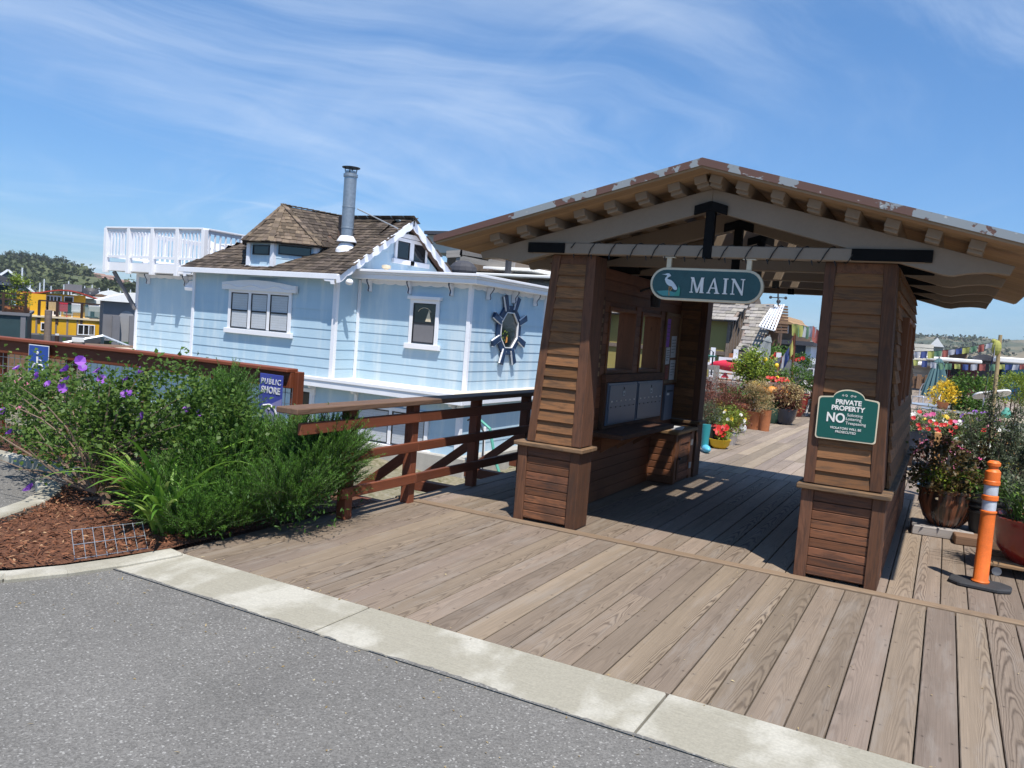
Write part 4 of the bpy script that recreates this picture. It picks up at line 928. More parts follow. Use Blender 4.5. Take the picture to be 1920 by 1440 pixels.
m = MB(); m.tube([(-11.6+.2*math.cos(a), 16.805, 1.85+.15*math.sin(a)) for a in np.linspace(.3, 2.8, 10)], .007, 5); hp(m, 'arched_decal', M['cream_paint'], wd)
m = MB(); m.box(-11.90, -11.30, 16.808, 16.81, 1.14, 1.60); hp(m, 'lace_curtain', M['grey_hull'], wd)
window((-13.734, 18.33, 3.36), EYv, EX, .58, .48, 1, None, mid=False, dark=True, blind=False); window((-13.734, 19.10, 3.36), EYv, EX, .58, .48, 1, None, mid=False, dark=True, blind=False)
m = MB(); m.prism([(18.1, 3.95), (19.95, 3.95), (19.95, 4.0)]+[(19.9-1.75*t_, 4.0+.07*math.sin(math.pi*t_)) for t_ in np.linspace(0, 1, 7)]+[(18.1, 4.0)], (-13.73, 0, 0), EYv, EZ, (.08, 0, 0)); hp(m, 'gable_window_head', M['white_paint'])
window((-12.9, 16.084, -1.40), EX, -EYv, 2.05, .82, 2, None, mid=False); window((-14.95, 16.084, -1.2), EX, -EYv, .45, .8, 1, None, blind=False, dark=True)
# ship's-wheel window
wh = bpy.data.objects.new('wheel_window', None); col.objects.link(wh); wh.parent = hb; wc = V(-10.27, 18.77, 1.60)
oc = lambda r_, n=8: [(r_*math.cos(R(22.5+45*k)), r_*math.sin(R(22.5+45*k))) for k in range(n)]
m = MB(); A_, B_ = oc(.70), oc(.50)
for k in range(8): q = [A_[k], A_[(k+1) % 8], B_[(k+1) % 8], B_[k]]; m.prism(q, wc, EYv, EZ, (.05, 0, 0))
hp(m, 'wheel_rim', M['navy_paint'], wh, bevel=.006)
m = MB(); C_, D_ = oc(.508), oc(.485)
for k in range(8): q = [C_[k], C_[(k+1) % 8], D_[(k+1) % 8], D_[k]]; m.prism(q, wc, EYv, EZ, (.065, 0, 0))
hp(m, 'inner_rim', M['white_paint'], wh)
for k in range(8):
    a = R(22.5+45*k); d = EYv*math.cos(a)+EZ*math.sin(a); s_ = -EYv*math.sin(a)+EZ*math.cos(a)
    m = MB(); m.obox(wc+d*.74+V(.055, 0, 0), [d, s_, EX], (.21, .066, .035), taper=1.25); sp_ = hp(m, 'spoke', M['navy_paint'], wh, bevel=.006)
    for e in (-1, 1): m = MB(); m.obox(wc+d*.76+s_*e*.079+V(.06, 0, 0), [d, s_, EX], (.2, .007, .022)); hp(m, 'spoke_edge', M['white_paint'], sp_)
m = MB(); m.prism(oc(.5), wc, EYv, EZ, (.02, 0, 0)); hp(m, 'pane', M['window_glass'], wh)
m = MB()
for k in range(7): a = k*.9; m.prism([(0, 0), (.07, .02), (.06, .06), (.01, .05)], wc+V(.021+.0006*k, -.2+.13*math.cos(a), -.18+.12*math.sin(a)), EYv, EZ, (.0004, 0, 0))
hp(m, 'stained_glass', M['lime_leaf'], wh)
m = MB(); m.prism([(-.14, -.34), (-.04, -.32), (-.03, -.2), (-.1, -.16)], wc+V(.028, 0, 0), EYv, EZ, (.001, 0, 0)); hp(m, 'stained_glass_fish', M['pumpkin'], wh)
# roofs
def shingles(m, O, eu, ev, poly, expo=.17, wmin=.10, wmax=.22, th=.022, under=None):
    O, eu, ev = (np.array(q, float) for q in (O, eu, ev)); nn = np.cross(eu, ev); nn /= np.linalg.norm(nn); P = np.array(poly, float)
    u0, u1, v0, v1 = P[:, 0].min(), P[:, 0].max(), P[:, 1].min(), P[:, 1].max(); v = v0
    while v < v1:
        u = u0-random.uniform(0, wmax)
        while u < u1:
            w = random.uniform(wmin, wmax); c = np.array([[u+w/2, v+expo*.5]])
            if inpoly(c, poly)[0]:
                t_ = th*random.uniform(.7, 1.5); jl = random.uniform(-.014, .014)
                A = [O+eu*a+ev*(b+jl*(b == v))+nn*c2 for a, b, c2 in ((u+.004, v, t_), (u+w-.004, v, t_), (u+w-.004, v+expo*1.15, t_*.25), (u+.004, v+expo*1.15, t_*.25))]
                B = [p-nn*t_*1.2 for p in A[:2]]
                m.add(A+B, [(0, 1, 2, 3), (4, 5, 1, 0), (4, 0, 3), (5, 2, 1)], [[(0, 0), (0, w), (expo, w), (expo, 0)], [(0, 0), (0, w), (.02, w), (.02, 0)], [(0, 0)]*3, [(0, 0)]*3])
            u += w
        v += expo
    if under is not None:
        under.add([O+eu*a+ev*b-nn*.004 for a, b in poly]+[O+eu*a+ev*b-nn*.05 for a, b in poly], [tuple(range(len(poly))), tuple(range(len(poly), 2*len(poly)))[::-1]])
    return m
slp = V(0, 1, .6); sl_len = np.linalg.norm(slp); ev = slp/sl_len; RL = (18.6-15.64)*sl_len
hr = bpy.data.objects.new('shingle_roof', None); col.objects.link(hr); hr.parent = hb
m = MB(); u_ = MB(); shingles(m, (-19.2, 15.64, 2.66), EX, ev, [(0, 0), (5.8, 0), (5.8, RL+.07), (1.75, RL+.07)], under=u_); hp(m, 'front_slope', M['shingle'], hr); 
ev2 = V(0, -1, .6)/sl_len; m = MB(); shingles(m, (-13.4, 21.56, 2.66), -EX, ev2, [(0, 0), (5.8, 0), (4.05, RL), (0, RL)], .3, .3, .5, .012, under=u_); hp(m, 'rear_slope', M['shingle'], hr)
hv = V(1.75, 0, 1.776); hl = np.linalg.norm(hv); m = MB(); shingles(m, (-19.2, 21.56, 2.66), -EYv, hv/hl, [(0, 0), (5.92, 0), (2.96, hl)], under=u_); hp(m, 'end_slope', M['shingle'], hr); hp(u_, 'roof_deck', M['roof_brown'], hr)
m = MB()
for k in range(21): 
    for sg in (1, -1): m.obox((-17.4+.195*k, 18.6-sg*.075, 4.43+.005*(k % 2)), [EX, V(0, sg, .6)/sl_len, V(0, -.6*sg, 1)/sl_len], (.1, .1, .014))
hp(m, 'ridge_cap', M['shingle'], hr)
m = MB(); m.box(-19.18, -13.42, 15.60, 15.66, 2.53, 2.665); hp(m, 'eave_fascia', WT, bevel=.006)
m = MB(); m.box(-19.18, -13.76, 15.665, 15.995, 2.60, 2.63); hp(m, 'eave_soffit', WT)
for x in (-18.98, -13.9):
    m = MB(); m.prism([(0, 0), (.35, 0), (.3, -.06), (.12, -.07), (.1, -.13), (0, -.13)], (x if x < -15 else x+.36, 15.61, 2.54), EX if x < -15 else -EX, EZ, (0, .04, 0)); hp(m, 'eave_scroll', WT)
for sgn, y0 in ((1, 15.58), (-1, 21.62)):
    L = 3.05; n_ = 9; P = [(0, 0), (L, L*.6), (L, L*.6-.2)]
    for k in range(n_): P += [(L-L*(k+t_)/n_, (L-L*(k+t_)/n_)*.6-.19-.045*math.sin(math.pi*t_)) for t_ in np.linspace(0, 1, 6)[:-1]]
    P += [(0, -.19)]
    m = MB(); m.prism([(a*sgn, b) for a, b in P], (-13.44, y0, 2.635), EYv, EZ, (.05, 0, 0)); hp(m, 'barge_board', WT)
# flue
fl = bpy.data.objects.new('metal_flue', None); col.objects.link(fl); fl.parent = hb; fx, fy = -14.35, 16.95
m = MB(); m.lathe([(k_*.7, z_) for k_, z_ in [(.235, 3.2), (.235, 3.95), (.25, 3.955), (.25, 3.98), (.235, 3.985), (.235, 4.5), (.246, 4.505), (.246, 4.53), (.235, 4.535), (.235, 5.3), (.27, 5.31), (.27, 5.38), (.22, 5.4), (.22, 5.46)]], (fx, fy, 0), 28); hp(m, 'flue_pipe', M['galvanised'], fl, smooth=True)
m = MB(); m.lathe([(.23, 5.54), (.24, 5.56), (0, 5.60)], (fx, fy, 0), 24); hp(m, 'rain_cap', M['dark_metal'], fl)
for k in range(4): a = k*1.57+.5; m = MB(); m.beam((fx+.14*math.cos(a), fy+.14*math.sin(a), 5.38), (fx+.16*math.cos(a), fy+.16*math.sin(a), 5.55), .03, .02); hp(m, 'cap_leg', M['dark_metal'], fl)
m = MB(); m.lathe([(.26, 3.60), (.26, 3.63), (.18, 3.75), (.168, 3.76)], (fx, fy, 0), 24); hp(m, 'storm_collar', M['white_paint'], fl, smooth=True)
m = MB(); m.lathe([(.17, 3.56), (.27, 3.40), (.30, 3.2)], (fx, fy, 0), 24); hp(m, 'flashing', M['white_paint'], fl)
for s in (-1, 1): m = MB(); m.tube([(fx+s*.2, fy+.1, 4.5), (fx+s*.95, 17.9, 4.1)], .018, 5); hp(m, 'stay_rod', M['galvanised'], fl)
m = MB(); m.box(-14.97, -14.87, 17.3, 17.4, 3.5, 4.35); hp(m, 'vent_box', M['roof_brown'])
# turret dormer
td = bpy.data.objects.new('turret_dormer', None); col.objects.link(td); td.parent = hb
pl = [(-16.73, 15.86), (-15.87, 15.86), (-15.08, 16.62), (-15.08, 18.2), (-17.52, 18.2), (-17.52, 16.62)]; ez_ = 3.43
for k in range(len(pl)):
    a, b = pl[k], pl[(k+1) % len(pl)]; d = np.array((b[0]-a[0], b[1]-a[1], 0.)); L = np.linalg.norm(d); d /= L; nn = np.array((d[1], -d[0], 0))
    m = MB(); lap(m, (*a, 0), d, nn, 2.78, ez_, lambda z: 0, lambda z: L, .24, .012, .004); m.quad((a[0], a[1], 2.5), (b[0], b[1], 2.5), (b[0], b[1], ez_), (a[0], a[1], ez_)); hp(m, 'dormer_wall', BS, td)
    m = MB(); m.box(a[0]-.06, a[0]+.06, a[1]-.06, a[1]+.06, 2.75, ez_); hp(m, 'dormer_post', WT, td)
def slot(o, ex, nn, w, h):
    o, ex, nn = np.array(o, float), np.array(ex, float), np.array(nn, float); r = MB()
    for a0, a1, z0, z1 in ((-.03, w+.03, -.03, 0), (-.03, w+.03, h, h+.03), (-.03, 0, 0, h), (w, w+.03, 0, h)): r.obox(o+ex*(a0+a1)/2+EZ*(z0+z1)/2+nn*.025, [ex, nn, EZ], ((a1-a0)/2, .015, (z1-z0)/2))
    f_ = hp(r, 'slot_window', M['black_frame'], td); r = MB(); r.quad(o+nn*.02, o+ex*w+nn*.02, o+ex*w+EZ*h+nn*.02, o+EZ*h+nn*.02); hp(r, 'pane', M['window_glass'], f_)
slot((-16.56, 15.858, 3.12), EX, -EYv, .54, .2); dg = V(.79, .76, 0)/np.linalg.norm((.79, .76)); slot(V(-15.76, 15.966, 3.16), dg, V(dg[1], -dg[0], 0), .78, .19)
m = MB(); m.box(-16.82, -15.8, 15.80, 15.85, 2.70, 2.80); hp(m, 'dormer_sill', WT, td)
def ex_(p, k): c = (-16.3, 17.1); return np.array((c[0]+(p[0]-c[0])*k, c[1]+(p[1]-c[1])*k, ez_))
E_ = [ex_(p, 1.16) for p in pl]; ap = V(-16.72, 17.0, 4.585); rq = V(-15.6, 18.6, 4.47); lq = V(-18.1, 18.6, 4.47)
def facet(p0, p1, p2, mat, under):
    nn = np.cross(p1-p0, p2-p0); nn /= np.linalg.norm(nn); nn = nn if nn[2] > 0 else -nn
    eu = np.cross(EZ, nn); eu /= np.linalg.norm(eu); evv = np.cross(nn, eu); lo = min((p0, p1, p2), key=lambda q: q[2])
    poly = [(float(np.dot(q-lo, eu)), float(np.dot(q-lo, evv))) for q in (p0, p1, p2)]
    m = MB(); shingles(m, lo, eu, evv, poly, .17, .1, .2, .02, under); hp(m, 'dormer_roof', mat, td)
u_ = MB(); fR, fL = V(-14.9, 18.2, 3.5), V(-18.5, 18.2, 3.5)
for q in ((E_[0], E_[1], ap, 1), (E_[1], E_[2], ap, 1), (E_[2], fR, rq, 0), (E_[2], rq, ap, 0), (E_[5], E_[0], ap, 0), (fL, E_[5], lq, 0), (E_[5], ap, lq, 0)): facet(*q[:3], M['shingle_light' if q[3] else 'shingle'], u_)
hp(u_, 'dormer_roof_deck', M['roof_brown'], td)
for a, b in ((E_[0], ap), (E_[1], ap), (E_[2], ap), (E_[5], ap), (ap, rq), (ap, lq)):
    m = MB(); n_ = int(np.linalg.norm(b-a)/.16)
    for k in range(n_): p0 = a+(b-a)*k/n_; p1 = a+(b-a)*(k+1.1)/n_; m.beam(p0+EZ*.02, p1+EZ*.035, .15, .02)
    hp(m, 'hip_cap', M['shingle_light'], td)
# balcony on the left wing
bc = bpy.data.objects.new('roof_balcony', None); col.objects.link(bc); bc.parent = hb; bx0, bx1, by0, by1 = -24.05, -19.58, 16.8, 21.0
m = MB(); m.box(bx0, bx1, by0+.03, by1, 2.52, 2.80); hp(m, 'balcony_deck', M['white_paint'], bc, bevel=.01)
def rail(a, b, n_, posts, k0=0, k1=None):
    a, b = np.array((*a, 0.)), np.array((*b, 0.)); d = (b-a)/np.linalg.norm(b-a); L = np.linalg.norm(b-a)
    m = MB(); m.beam(a+EZ*3.88, b+EZ*3.88, .15, .045); m.beam(a+EZ*3.80, b+EZ*3.80, .04, .1); hp(m, 'top_rail', M['white_paint'], bc, bevel=.005)
    m = MB(); m.beam(a+EZ*2.98, b+EZ*2.98, .05, .075); hp(m, 'bottom_rail', M['white_paint'], bc)
    for k in range(k0, k1 or posts): p = a+d*L*k/(posts-1); m = MB(); m.box(p[0]-.07, p[0]+.07, p[1]-.075, p[1]+.075, 2.45, 3.86); hp(m, 'post', M['white_paint'], bc, bevel=.006)
    for k in range(n_):
        t_ = (k+.5)/n_
        if min(abs(t_-q/(posts-1)) for q in range(posts))*L < .1: continue
        p = a+d*L*t_; m = MB(); m.box(p[0]-.022, p[0]+.022, p[1]-.022, p[1]+.022, 3.0, 3.76); hp(m, 'baluster', M['white_paint'], bc)
rail((bx0, by0), (bx1, by0), 29, 5); rail((bx1+.003, by0+.08), (bx1+.003, by1-.08), 20, 4, 1, 3); rail((bx0-.003, by0+.08), (bx0-.003, by1-.08), 20, 4, 1, 3); rail((bx0, by1), (bx1, by1), 18, 4)
m = MB(); m.beam((-21.6, 18.6, 3.7), (-20.6, 20.3, 2.9), .06, .2); m.beam((-21.6, 18.5, 3.5), (-20.6, 20.2, 2.7), .06, .04); hp(m, 'stair_rail', M['white_paint'], bc)
m = MB(); m.beam((-23.14, 17.25, 1.35), (-23.85, 16.95, 2.5), .09, .1); hp(m, 'balcony_brace', M['grey_hull'], bc)
m = MB(); m.beam((-23.14, 18.9, 1.35), (-23.85, 18.9, 2.5), .09, .1); hp(m, 'balcony_brace', M['grey_hull'], bc)
m = MB(); m.prism([(0, 0), (.02, .3), (-.12, .3), (-.3, .08), (-.28, 0)], (-20.55, 17.27, 2.05), EYv, EZ, (.48, 0, 0)); hp(m, 'wall_vent', M['white_paint'])
f_ = MB(); f_.sphere((-13.55, 15.78, 2.55), .08, 10, 8, sc=(1, 1.5, 1)); f_.tube([(-13.66, 16.05, 2.6), (-13.6, 15.85, 2.58)], .03); hp(f_, 'flood_lamp', M['white_paint'], smooth=True); f_ = MB(); f_.sphere((-13.36, 15.98, 2.50), .08, 10, 8, sc=(1.4, 1, 1)); hp(f_, 'flood_lamp', M['white_paint'], smooth=True)
m = MB(); m.lathe([(.06, 2.876), (.06, 2.95), (.12, 2.96), (.12, 3.04), (0, 3.06)], (-13.1, 17.1, 0), 12); hp(m, 'roof_vent', M['cream_paint'])
st_ = thing('dock_standpipe', 'white pipe and green hoses rising at the corner of the blue house under the railing', 'standpipe', (-9.3, 16.3, -2))
m = MB(); m.tube([(-9.35, 15.8, -2), (-9.35, 15.8, -.5)], .05); m.tube([(-9.1, 15.9, -2), (-9.1, 15.9, -.62)], .035); wpart(m, 'riser_pipe', M['white_paint'], st_)
m = MB(); m.tube([(-9.3, 15.7, -.55), (-9.1, 15.6, -.42), (-8.8, 15.6, -.6), (-8.6, 15.6, -1.3), (-8.3, 15.6, -1.9)], .035); wpart(m, 'hose', M['hose_green'], st_)
m = MB(); m.tube([(-9.45, 15.7, -.5), (-9.2, 15.62, -.36), (-8.95, 15.6, -.7), (-8.9, 15.6, -1.9)], .02); wpart(m, 'cable', M['rope_dark'], st_)
# ================================================================== PLANTS
def rdirs(n, zmin=-1.0):
    out = np.zeros((0, 3))
    while len(out) < n:
        d = rng.normal(size=(n*3+4, 3)); d /= np.linalg.norm(d, axis=1, keepdims=True); out = np.vstack([out, d[d[:, 2] > zmin]])
    return out[:n]
def clumped(n, ells, nclump, cr, shell=.55, zmin=0.02):
    """leaf points gathered in clumps over the union of ellipsoids (centre, radii, weight)"""
    w = np.array([e[2] for e in ells], float); w /= w.sum(); pts, cls = [], []
    ci = rng.choice(len(ells), nclump, p=w)
    for i in ci:
        c, r, _ = ells[i]; d = rdirs(1)[0]; k = rng.uniform(shell, 1.0)**.6
        p = np.array(c)+d*np.array(r)*k
        q = rng.normal(size=(max(3, n//nclump), 3))*cr*rng.uniform(.6, 1.3); pts.append(p+q); cls.append(np.full(len(q), rng.random()))
    P = np.vstack(pts); cl = np.concatenate(cls); k = P[:, 2] > zmin; return P[k], cl[k]
def foliage(name, parent, n, ells, nclump, cr, L, Wd, mat, up=.5, shell=.55, zmin=.02, droop=.1):
    P, cl = clumped(n, ells, nclump, cr, shell, zmin); D = rng.normal(size=P.shape); D[:, 2] += up
    ce = np.mean([e[0] for e in ells], axis=0); o = P-ce; D += .6*o/(np.linalg.norm(o, axis=1, keepdims=True)+1e-6)
    r = np.clip(.55*cl+.45*rng.random(len(P)), 0, 1)
    return leaves(name, P, D, rng.uniform(.6, 1.15, len(P))*L, rng.uniform(.7, 1.2, len(P))*Wd, mat, parent, r, droop)
def twigs(m, base, tips, r0, r1, sag=.1, seg=5):
    base = np.array(base, float)
    for t in tips:
        t = np.array(t, float); mid = (base+t)/2+rng.normal(size=3)*np.linalg.norm(t-base)*.09+np.array((0, 0, sag*np.linalg.norm(t-base)))
        ks = np.linspace(0, 1, seg); m.tube([(1-k)**2*base+2*k*(1-k)*mid+k*k*t for k in ks], list(np.linspace(r0, r1, seg)), 5)
def bloom(name, parent, c, d, r, mat, n=5, cup=.5, centre=None, per=None):
    d = np.array(d, float); d /= np.linalg.norm(d); a = np.cross(d, (0.3, .2, 1)); a /= np.linalg.norm(a); b = np.cross(d, a); c = np.array(c, float); v, f, rn = [], [], []
    for k in range(n):
        t = 2*math.pi*k/n+random.uniform(-.1, .1); e = a*math.cos(t)+b*math.sin(t); s = -a*math.sin(t)+b*math.cos(t); w = r*1.15*math.sin(math.pi/n)*1.25; i = len(v)
        v += [c, c+e*r*.55+d*r*cup*.6+s*w, c+e*r*1.0+d*r*cup+s*w*.55, c+e*r*1.02+d*r*cup*.95-s*w*.55, c+e*r*.55+d*r*cup*.65-s*w]; f += [(i, i+1, i+2, i+3), (i, i+3, i+4, i)][:1]+[(i, i+3, i+4, i+4)][:0]
        v += [c-d*.001, v[i+3]-d*.001, v[i+4]-d*.001, c-d*.0015]; f += [(i+5, i+6, i+7, i+8)]; rn += [random.random()]*9
    return mesh_np(name, v, f, mat, parent, rn)
def straps(name, parent, base, n, L, Wd, mat, arch=1.0, spread=.04, zs=1.0):
    v, f, rn = [], [], []
    for _ in range(n):
        az = random.uniform(0, 2*math.pi); e = np.array((math.cos(az), math.sin(az), 0)); s = np.array((-e[1], e[0], 0)); l = L*random.uniform(.6, 1.1); el = random.uniform(.9, 1.45); w = Wd*random.uniform(.75, 1.15); b = np.array(base, float)+e*random.uniform(0, spread)+s*random.uniform(-spread, spread)
        q = b.copy(); ang_ = el; i0 = len(v); S = 8; tw = random.uniform(-.25, .25)
        for k in range(S+1):
            t = k/S; ww = w*(.75+.5*t if t < .5 else 1.0*(1-(t-.5)/.5)**.7+.02); nn = e*math.sin(ang_)*-1+EZ*math.cos(ang_); ss = s*math.cos(tw*t)+nn*math.sin(tw*t)
            v += [q-ss*ww/2, q-nn*ww*.16, q+ss*ww/2]; q = q+(e*math.cos(ang_)+EZ*math.sin(ang_)*zs)*l/S; ang_ -= arch*random.uniform(.8, 1.2)*(2.1/S)*(.4+t)
        for k in range(S): a = i0+3*k; f += [(a, a+1, a+4, a+3), (a+1, a+2, a+5, a+4)]
        rn += [random.random()]*(3*(S+1))
    return mesh_np(name, v, f, mat, parent, rn, smooth=True)
def rosemary(name, parent, ells, nst, Ls, per, nl, nw, mat, stem_mat, zmin=.03):
    w = np.array([e[2] for e in ells], float); w /= w.sum(); P, D, Rn, tm = [], [], [], MB()
    for i in rng.choice(len(ells), nst, p=w):
        c, r, _ = ells[i]; c, r = np.array(c), np.array(r); d = rdirs(1, -.35)[0]; k = .45+.5*rng.random()**.5; p0 = c+d*r*k*.75; g = d*r/np.linalg.norm(d*r)*.55+np.array((0, 0, .75))+rng.normal(size=3)*.28; g /= np.linalg.norm(g)
        l = Ls*rng.uniform(.6, 1.2); t = np.linspace(0, 1, per)[:, None]; bend = np.array((d[0], d[1], -.2))*l*.18
        Q = p0+g*l*t+bend*t*t
        if Q[:, 2].min() < zmin: continue
        P.append(Q); ph = rng.uniform(0, 6.28)+np.arange(per)*2.4; a = np.cross(g, (.2, .1, 1)); a /= np.linalg.norm(a)+1e-9; b = np.cross(g, a)
        D.append(a*np.cos(ph)[:, None]+b*np.sin(ph)[:, None]+g*(.75+.9*t)); rr = rng.random(); Rn.append(np.clip(rr*.6+.4*t[:, 0]*rng.uniform(.6, 1), 0, 1)); tm.tube([Q[0], Q[per//2], Q[-1]], [.003, .0025, .001], 4)
    P, D, Rn = np.vstack(P), np.vstack(D), np.concatenate(Rn)
    o = leaves(name, P, D, rng.uniform(.7, 1.2, len(P))*nl, np.full(len(P), nw), mat, parent, Rn)
    tm.build('stems', stem_mat, parent); return o

# blue hibiscus
hx, hy = -5.62, 3.97
hib = thing('flowering_shrub', 'open woody shrub with purple cupped flowers at the left end of the planting bed', 'shrub', (hx, hy, .04))
H_E = [((-.75, .35, .66), (.75, .55, .36), 1.2), ((.15, .35, .72), (.65, .5, .4), 1.2), ((.55, .5, .6), (.45, .4, .35), .7), ((-1.5, .6, .55), (.7, .5, .4), .8), ((-.25, .1, .48), (.6, .4, .3), .6)]
foliage('foliage', hib, 15000, H_E, 300, .085, .042, .036, M['hibiscus_leaf'], .35, .35, .08)
m = MB(); m.tube([(.12, -.02, -.02), (.05, 0, .08), (-.08, .03, .22), (-.16, .05, .42)], [.045, .038, .03, .022], 8); m.tube([(.2, .05, 0), (.02, .04, .06), (-.2, -.03, .03)], [.03, .03, .012], 6); m.build('trunk', M['bark'], hib, smooth=True)
m = MB(); tp = []
for e in H_E:
    for _ in range(9): tp.append(np.array(e[0])+rdirs(1)[0]*np.array(e[1])*.95)
twigs(m, (-.12, .04, .3), tp, .012, .003); twigs(m, (0, -.05, .12), [(x_, -.42+.1*random.random(), z_) for x_, z_ in ((-.9, .55), (-.6, .75), (-.3, .62), (0, .7), (.3, .55), (.5, .4), (-.75, .3), (.2, .3), (-.45, .9))], .011, .003); twigs(m, (-.02, 0, .1), [(.75, .25, .35), (-.9, 0, .4), (-.55, -.35, .25), (.45, -.1, .5), (-.3, -.4, .45), (-1.3, .2, .3)], .01, .003); m.build('branches', M['twig'], hib)
for px, py, Y, r in [(125, 695, 4.2, .062), (150, 678, 4.15, .06), (155, 692, 4.3, .05), (184, 698, 4.15, .05), (190, 712, 4.1, .05), (125, 715, 4.1, .06), (118, 728, 4.05, .055), (33, 692, 4.2, .045), (72, 706, 4.1, .05), (237, 716, 4.1, .055), (238, 743, 4.0, .062), (228, 720, 4.2, .05), (267, 695, 4.3, .045), (270, 706, 4.3, .05), (268, 784, 4.0, .06), (352, 772, 4.35, .058), (374, 776, 4.35, .04), (5, 777, 4.0, .07), (20, 812, 4.0, .045), (57, 918, 3.75, .06), (185, 755, 4.0, .045), (92, 722, 4.1, .045)]:
    p = at(px, py, Y); bloom('flower', hib, p-np.array((hx, hy, .04)), (random.uniform(-.8, .8), -.45, random.uniform(.1, .9)), r*.68, M['purple_petal'], 5, .8)
# rosemary mound
rx, ry = -4.8, 4.6
ros = thing('rosemary_bush', 'dense needle-leaved green bush spilling over the deck edge beside the railing', 'shrub', (rx, ry, .03))
R_E = [((-.02, -.1, .34), (.50, .62, .42), 2.4), ((.34, .40, .34), (.5, .5, .42), 2.0), ((-.45, .1, .5), (.5, .45, .42), 1.8), ((-.62, .25, .72), (.32, .32, .26), .9), ((.34, -.15, .14), (.30, .75, .24), 2.0), ((-.40, .22, .82), (.11, .16, .22), .5), ((.1, .3, .5), (.5, .3, .2), .9), ((-.75, .3, .5), (.35, .35, .34), .7), ((-.1, -.55, .18), (.38, .3, .24), 1.1), ((.54, .3, .48), (.34, .45, .3), 1.7), ((.60, -.05, .26), (.24, .5, .26), 1.6), ((.36, .45, .15), (.32, .4, .25), 1.0), ((.33, -.42, .09), (.2, .42, .17), 1.3), ((.1, -.6, .1), (.3, .25, .2), .8), ((.33, -.68, .08), (.16, .24, .15), .7)]
rosemary('foliage', ros, R_E, 4900, .22, 36, .027, .0056, M['rosemary_leaf'], M['green_stem'])
m = MB(); m.tube([(0, 0, -.03), (.02, .02, .2), (.1, .1, .45)], [.05, .04, .02], 7); twigs(m, (0, 0, .05), [np.array(e[0])+rdirs(1, 0)[0]*np.array(e[1])*.7 for e in R_E for _ in range(6)], .012, .004); m.build('trunk', M['bark'], ros)
P, cl = clumped(9000, [(e[0], tuple(np.array(e[1])*.62), e[2]) for e in R_E], 150, .09, .2); leaves('inner_needles', P, rng.normal(size=P.shape)+(0, 0, .6), np.full(len(P), .04), np.full(len(P), .014), M['rosemary_leaf'], ros, rng.random(len(P))*.2)
# strap-leaved lilies
for (x, y, n, L, lab) in ((-5.12, 4.0, 42, .72, 'left arching clump of strap leaves at the foot of the flowering shrub'), (-4.70, 3.80, 46, .62, 'front clump of glossy strap leaves behind the small wire edging'), (-4.93, 4.02, 38, .92, 'tallest strap-leaved clump standing against the dense needle-leaved bush')):
    t = thing('strap_leaf_plant', lab, 'plant', (x, y, .04), 0, 'strap-leaved clumps in the planting bed'); straps('leaf_clump', t, (0, 0, 0), n, L, .04, M['strap_leaf'], .85, .06)
    straps('old_leaves', t, (0, 0, 0), 5, L*.7, .02, M['dry_leaf'], 1.4, .05)
t = thing('wire_edging', 'small bent wire border panel leaning at the front of the planting bed', 'edging', (-4.55, 3.33, .03))
m = MB(); A0, A1, B0, B1 = V(-.05, -.24, -.01), V(.05, .2, -.01), V(-.25, -.14, .13), V(-.15, .30, .12)
for k in range(8): f_ = k/7; m.tube([A0+(A1-A0)*f_, B0+(B1-B0)*f_], .0028, 5)
for f_ in (.05, .5, .98): a, b = A0+(B0-A0)*f_, A1+(B1-A1)*f_; m.tube([a, b], .0028, 5)
m.build('wire_panel', M['wire'], t)
t = thing('pink_flower_bush', 'small pale bush of pink and white blooms at the left frame edge by the fence', 'bush', (-8.5, 4.95, 0))
foliage('foliage', t, 1800, [((0, 0, .42), (.42, .3, .34), 1)], 60, .06, .035, .02, M['green_leaf'])
for k in range(18): d = rdirs(1, 0)[0]; bloom('flower', t, V(0, 0, .42)+d*(.44, .32, .36), d+(0, -.4, .2), .04, M['pink_petal'], 6, .3)
# dry litter under the shrub
# ------------------------------------------------------------------ pots
POT = {'classic': [(.62, 0), (.9, .82), (1, .84), (1.02, 1), (.9, 1), (.86, .9), (0, .9)], 'urn': [(.5, 0), (.72, .2), (.92, .62), (.9, .9), (1, .93), (1, 1), (.88, 1), (.84, .9), (0, .88)], 'bowl': [(.55, 0), (.85, .35), (1, .9), (1.05, 1), (.95, 1), (.9, .92), (0, .9)], 'tub': [(.85, 0), (1, .98), (1.03, 1), (.95, 1), (.93, .92), (0, .9)]}
def pot(parent, kind, r, h, mat, z=0.0, name='pot', n=28):
    m = MB(); m.lathe([(a*r, z+b*h) for a, b in POT[kind][:-1]], (0, 0, 0), n); o = m.build(name, mat, parent, smooth=True, angle=50)
    m = MB(); a, b = POT[kind][-2]; m.lathe([(a*r*.99, z+b*h), (0, z+b*h+.01)], (0, 0, 0), n); m.build('soil', M['soil'], parent); return o
def pp(label, loc, kind, r, h, mat, name='potted_plant', z=0, group=None, rz=0):
    t = thing(name, label, 'potted plant', (loc[0], loc[1], loc[2] if len(loc) > 2 else 0), rz, group); pot(t, kind, r, h, mat, z); return t
GR = 'pots along the dock beyond the pavilion'
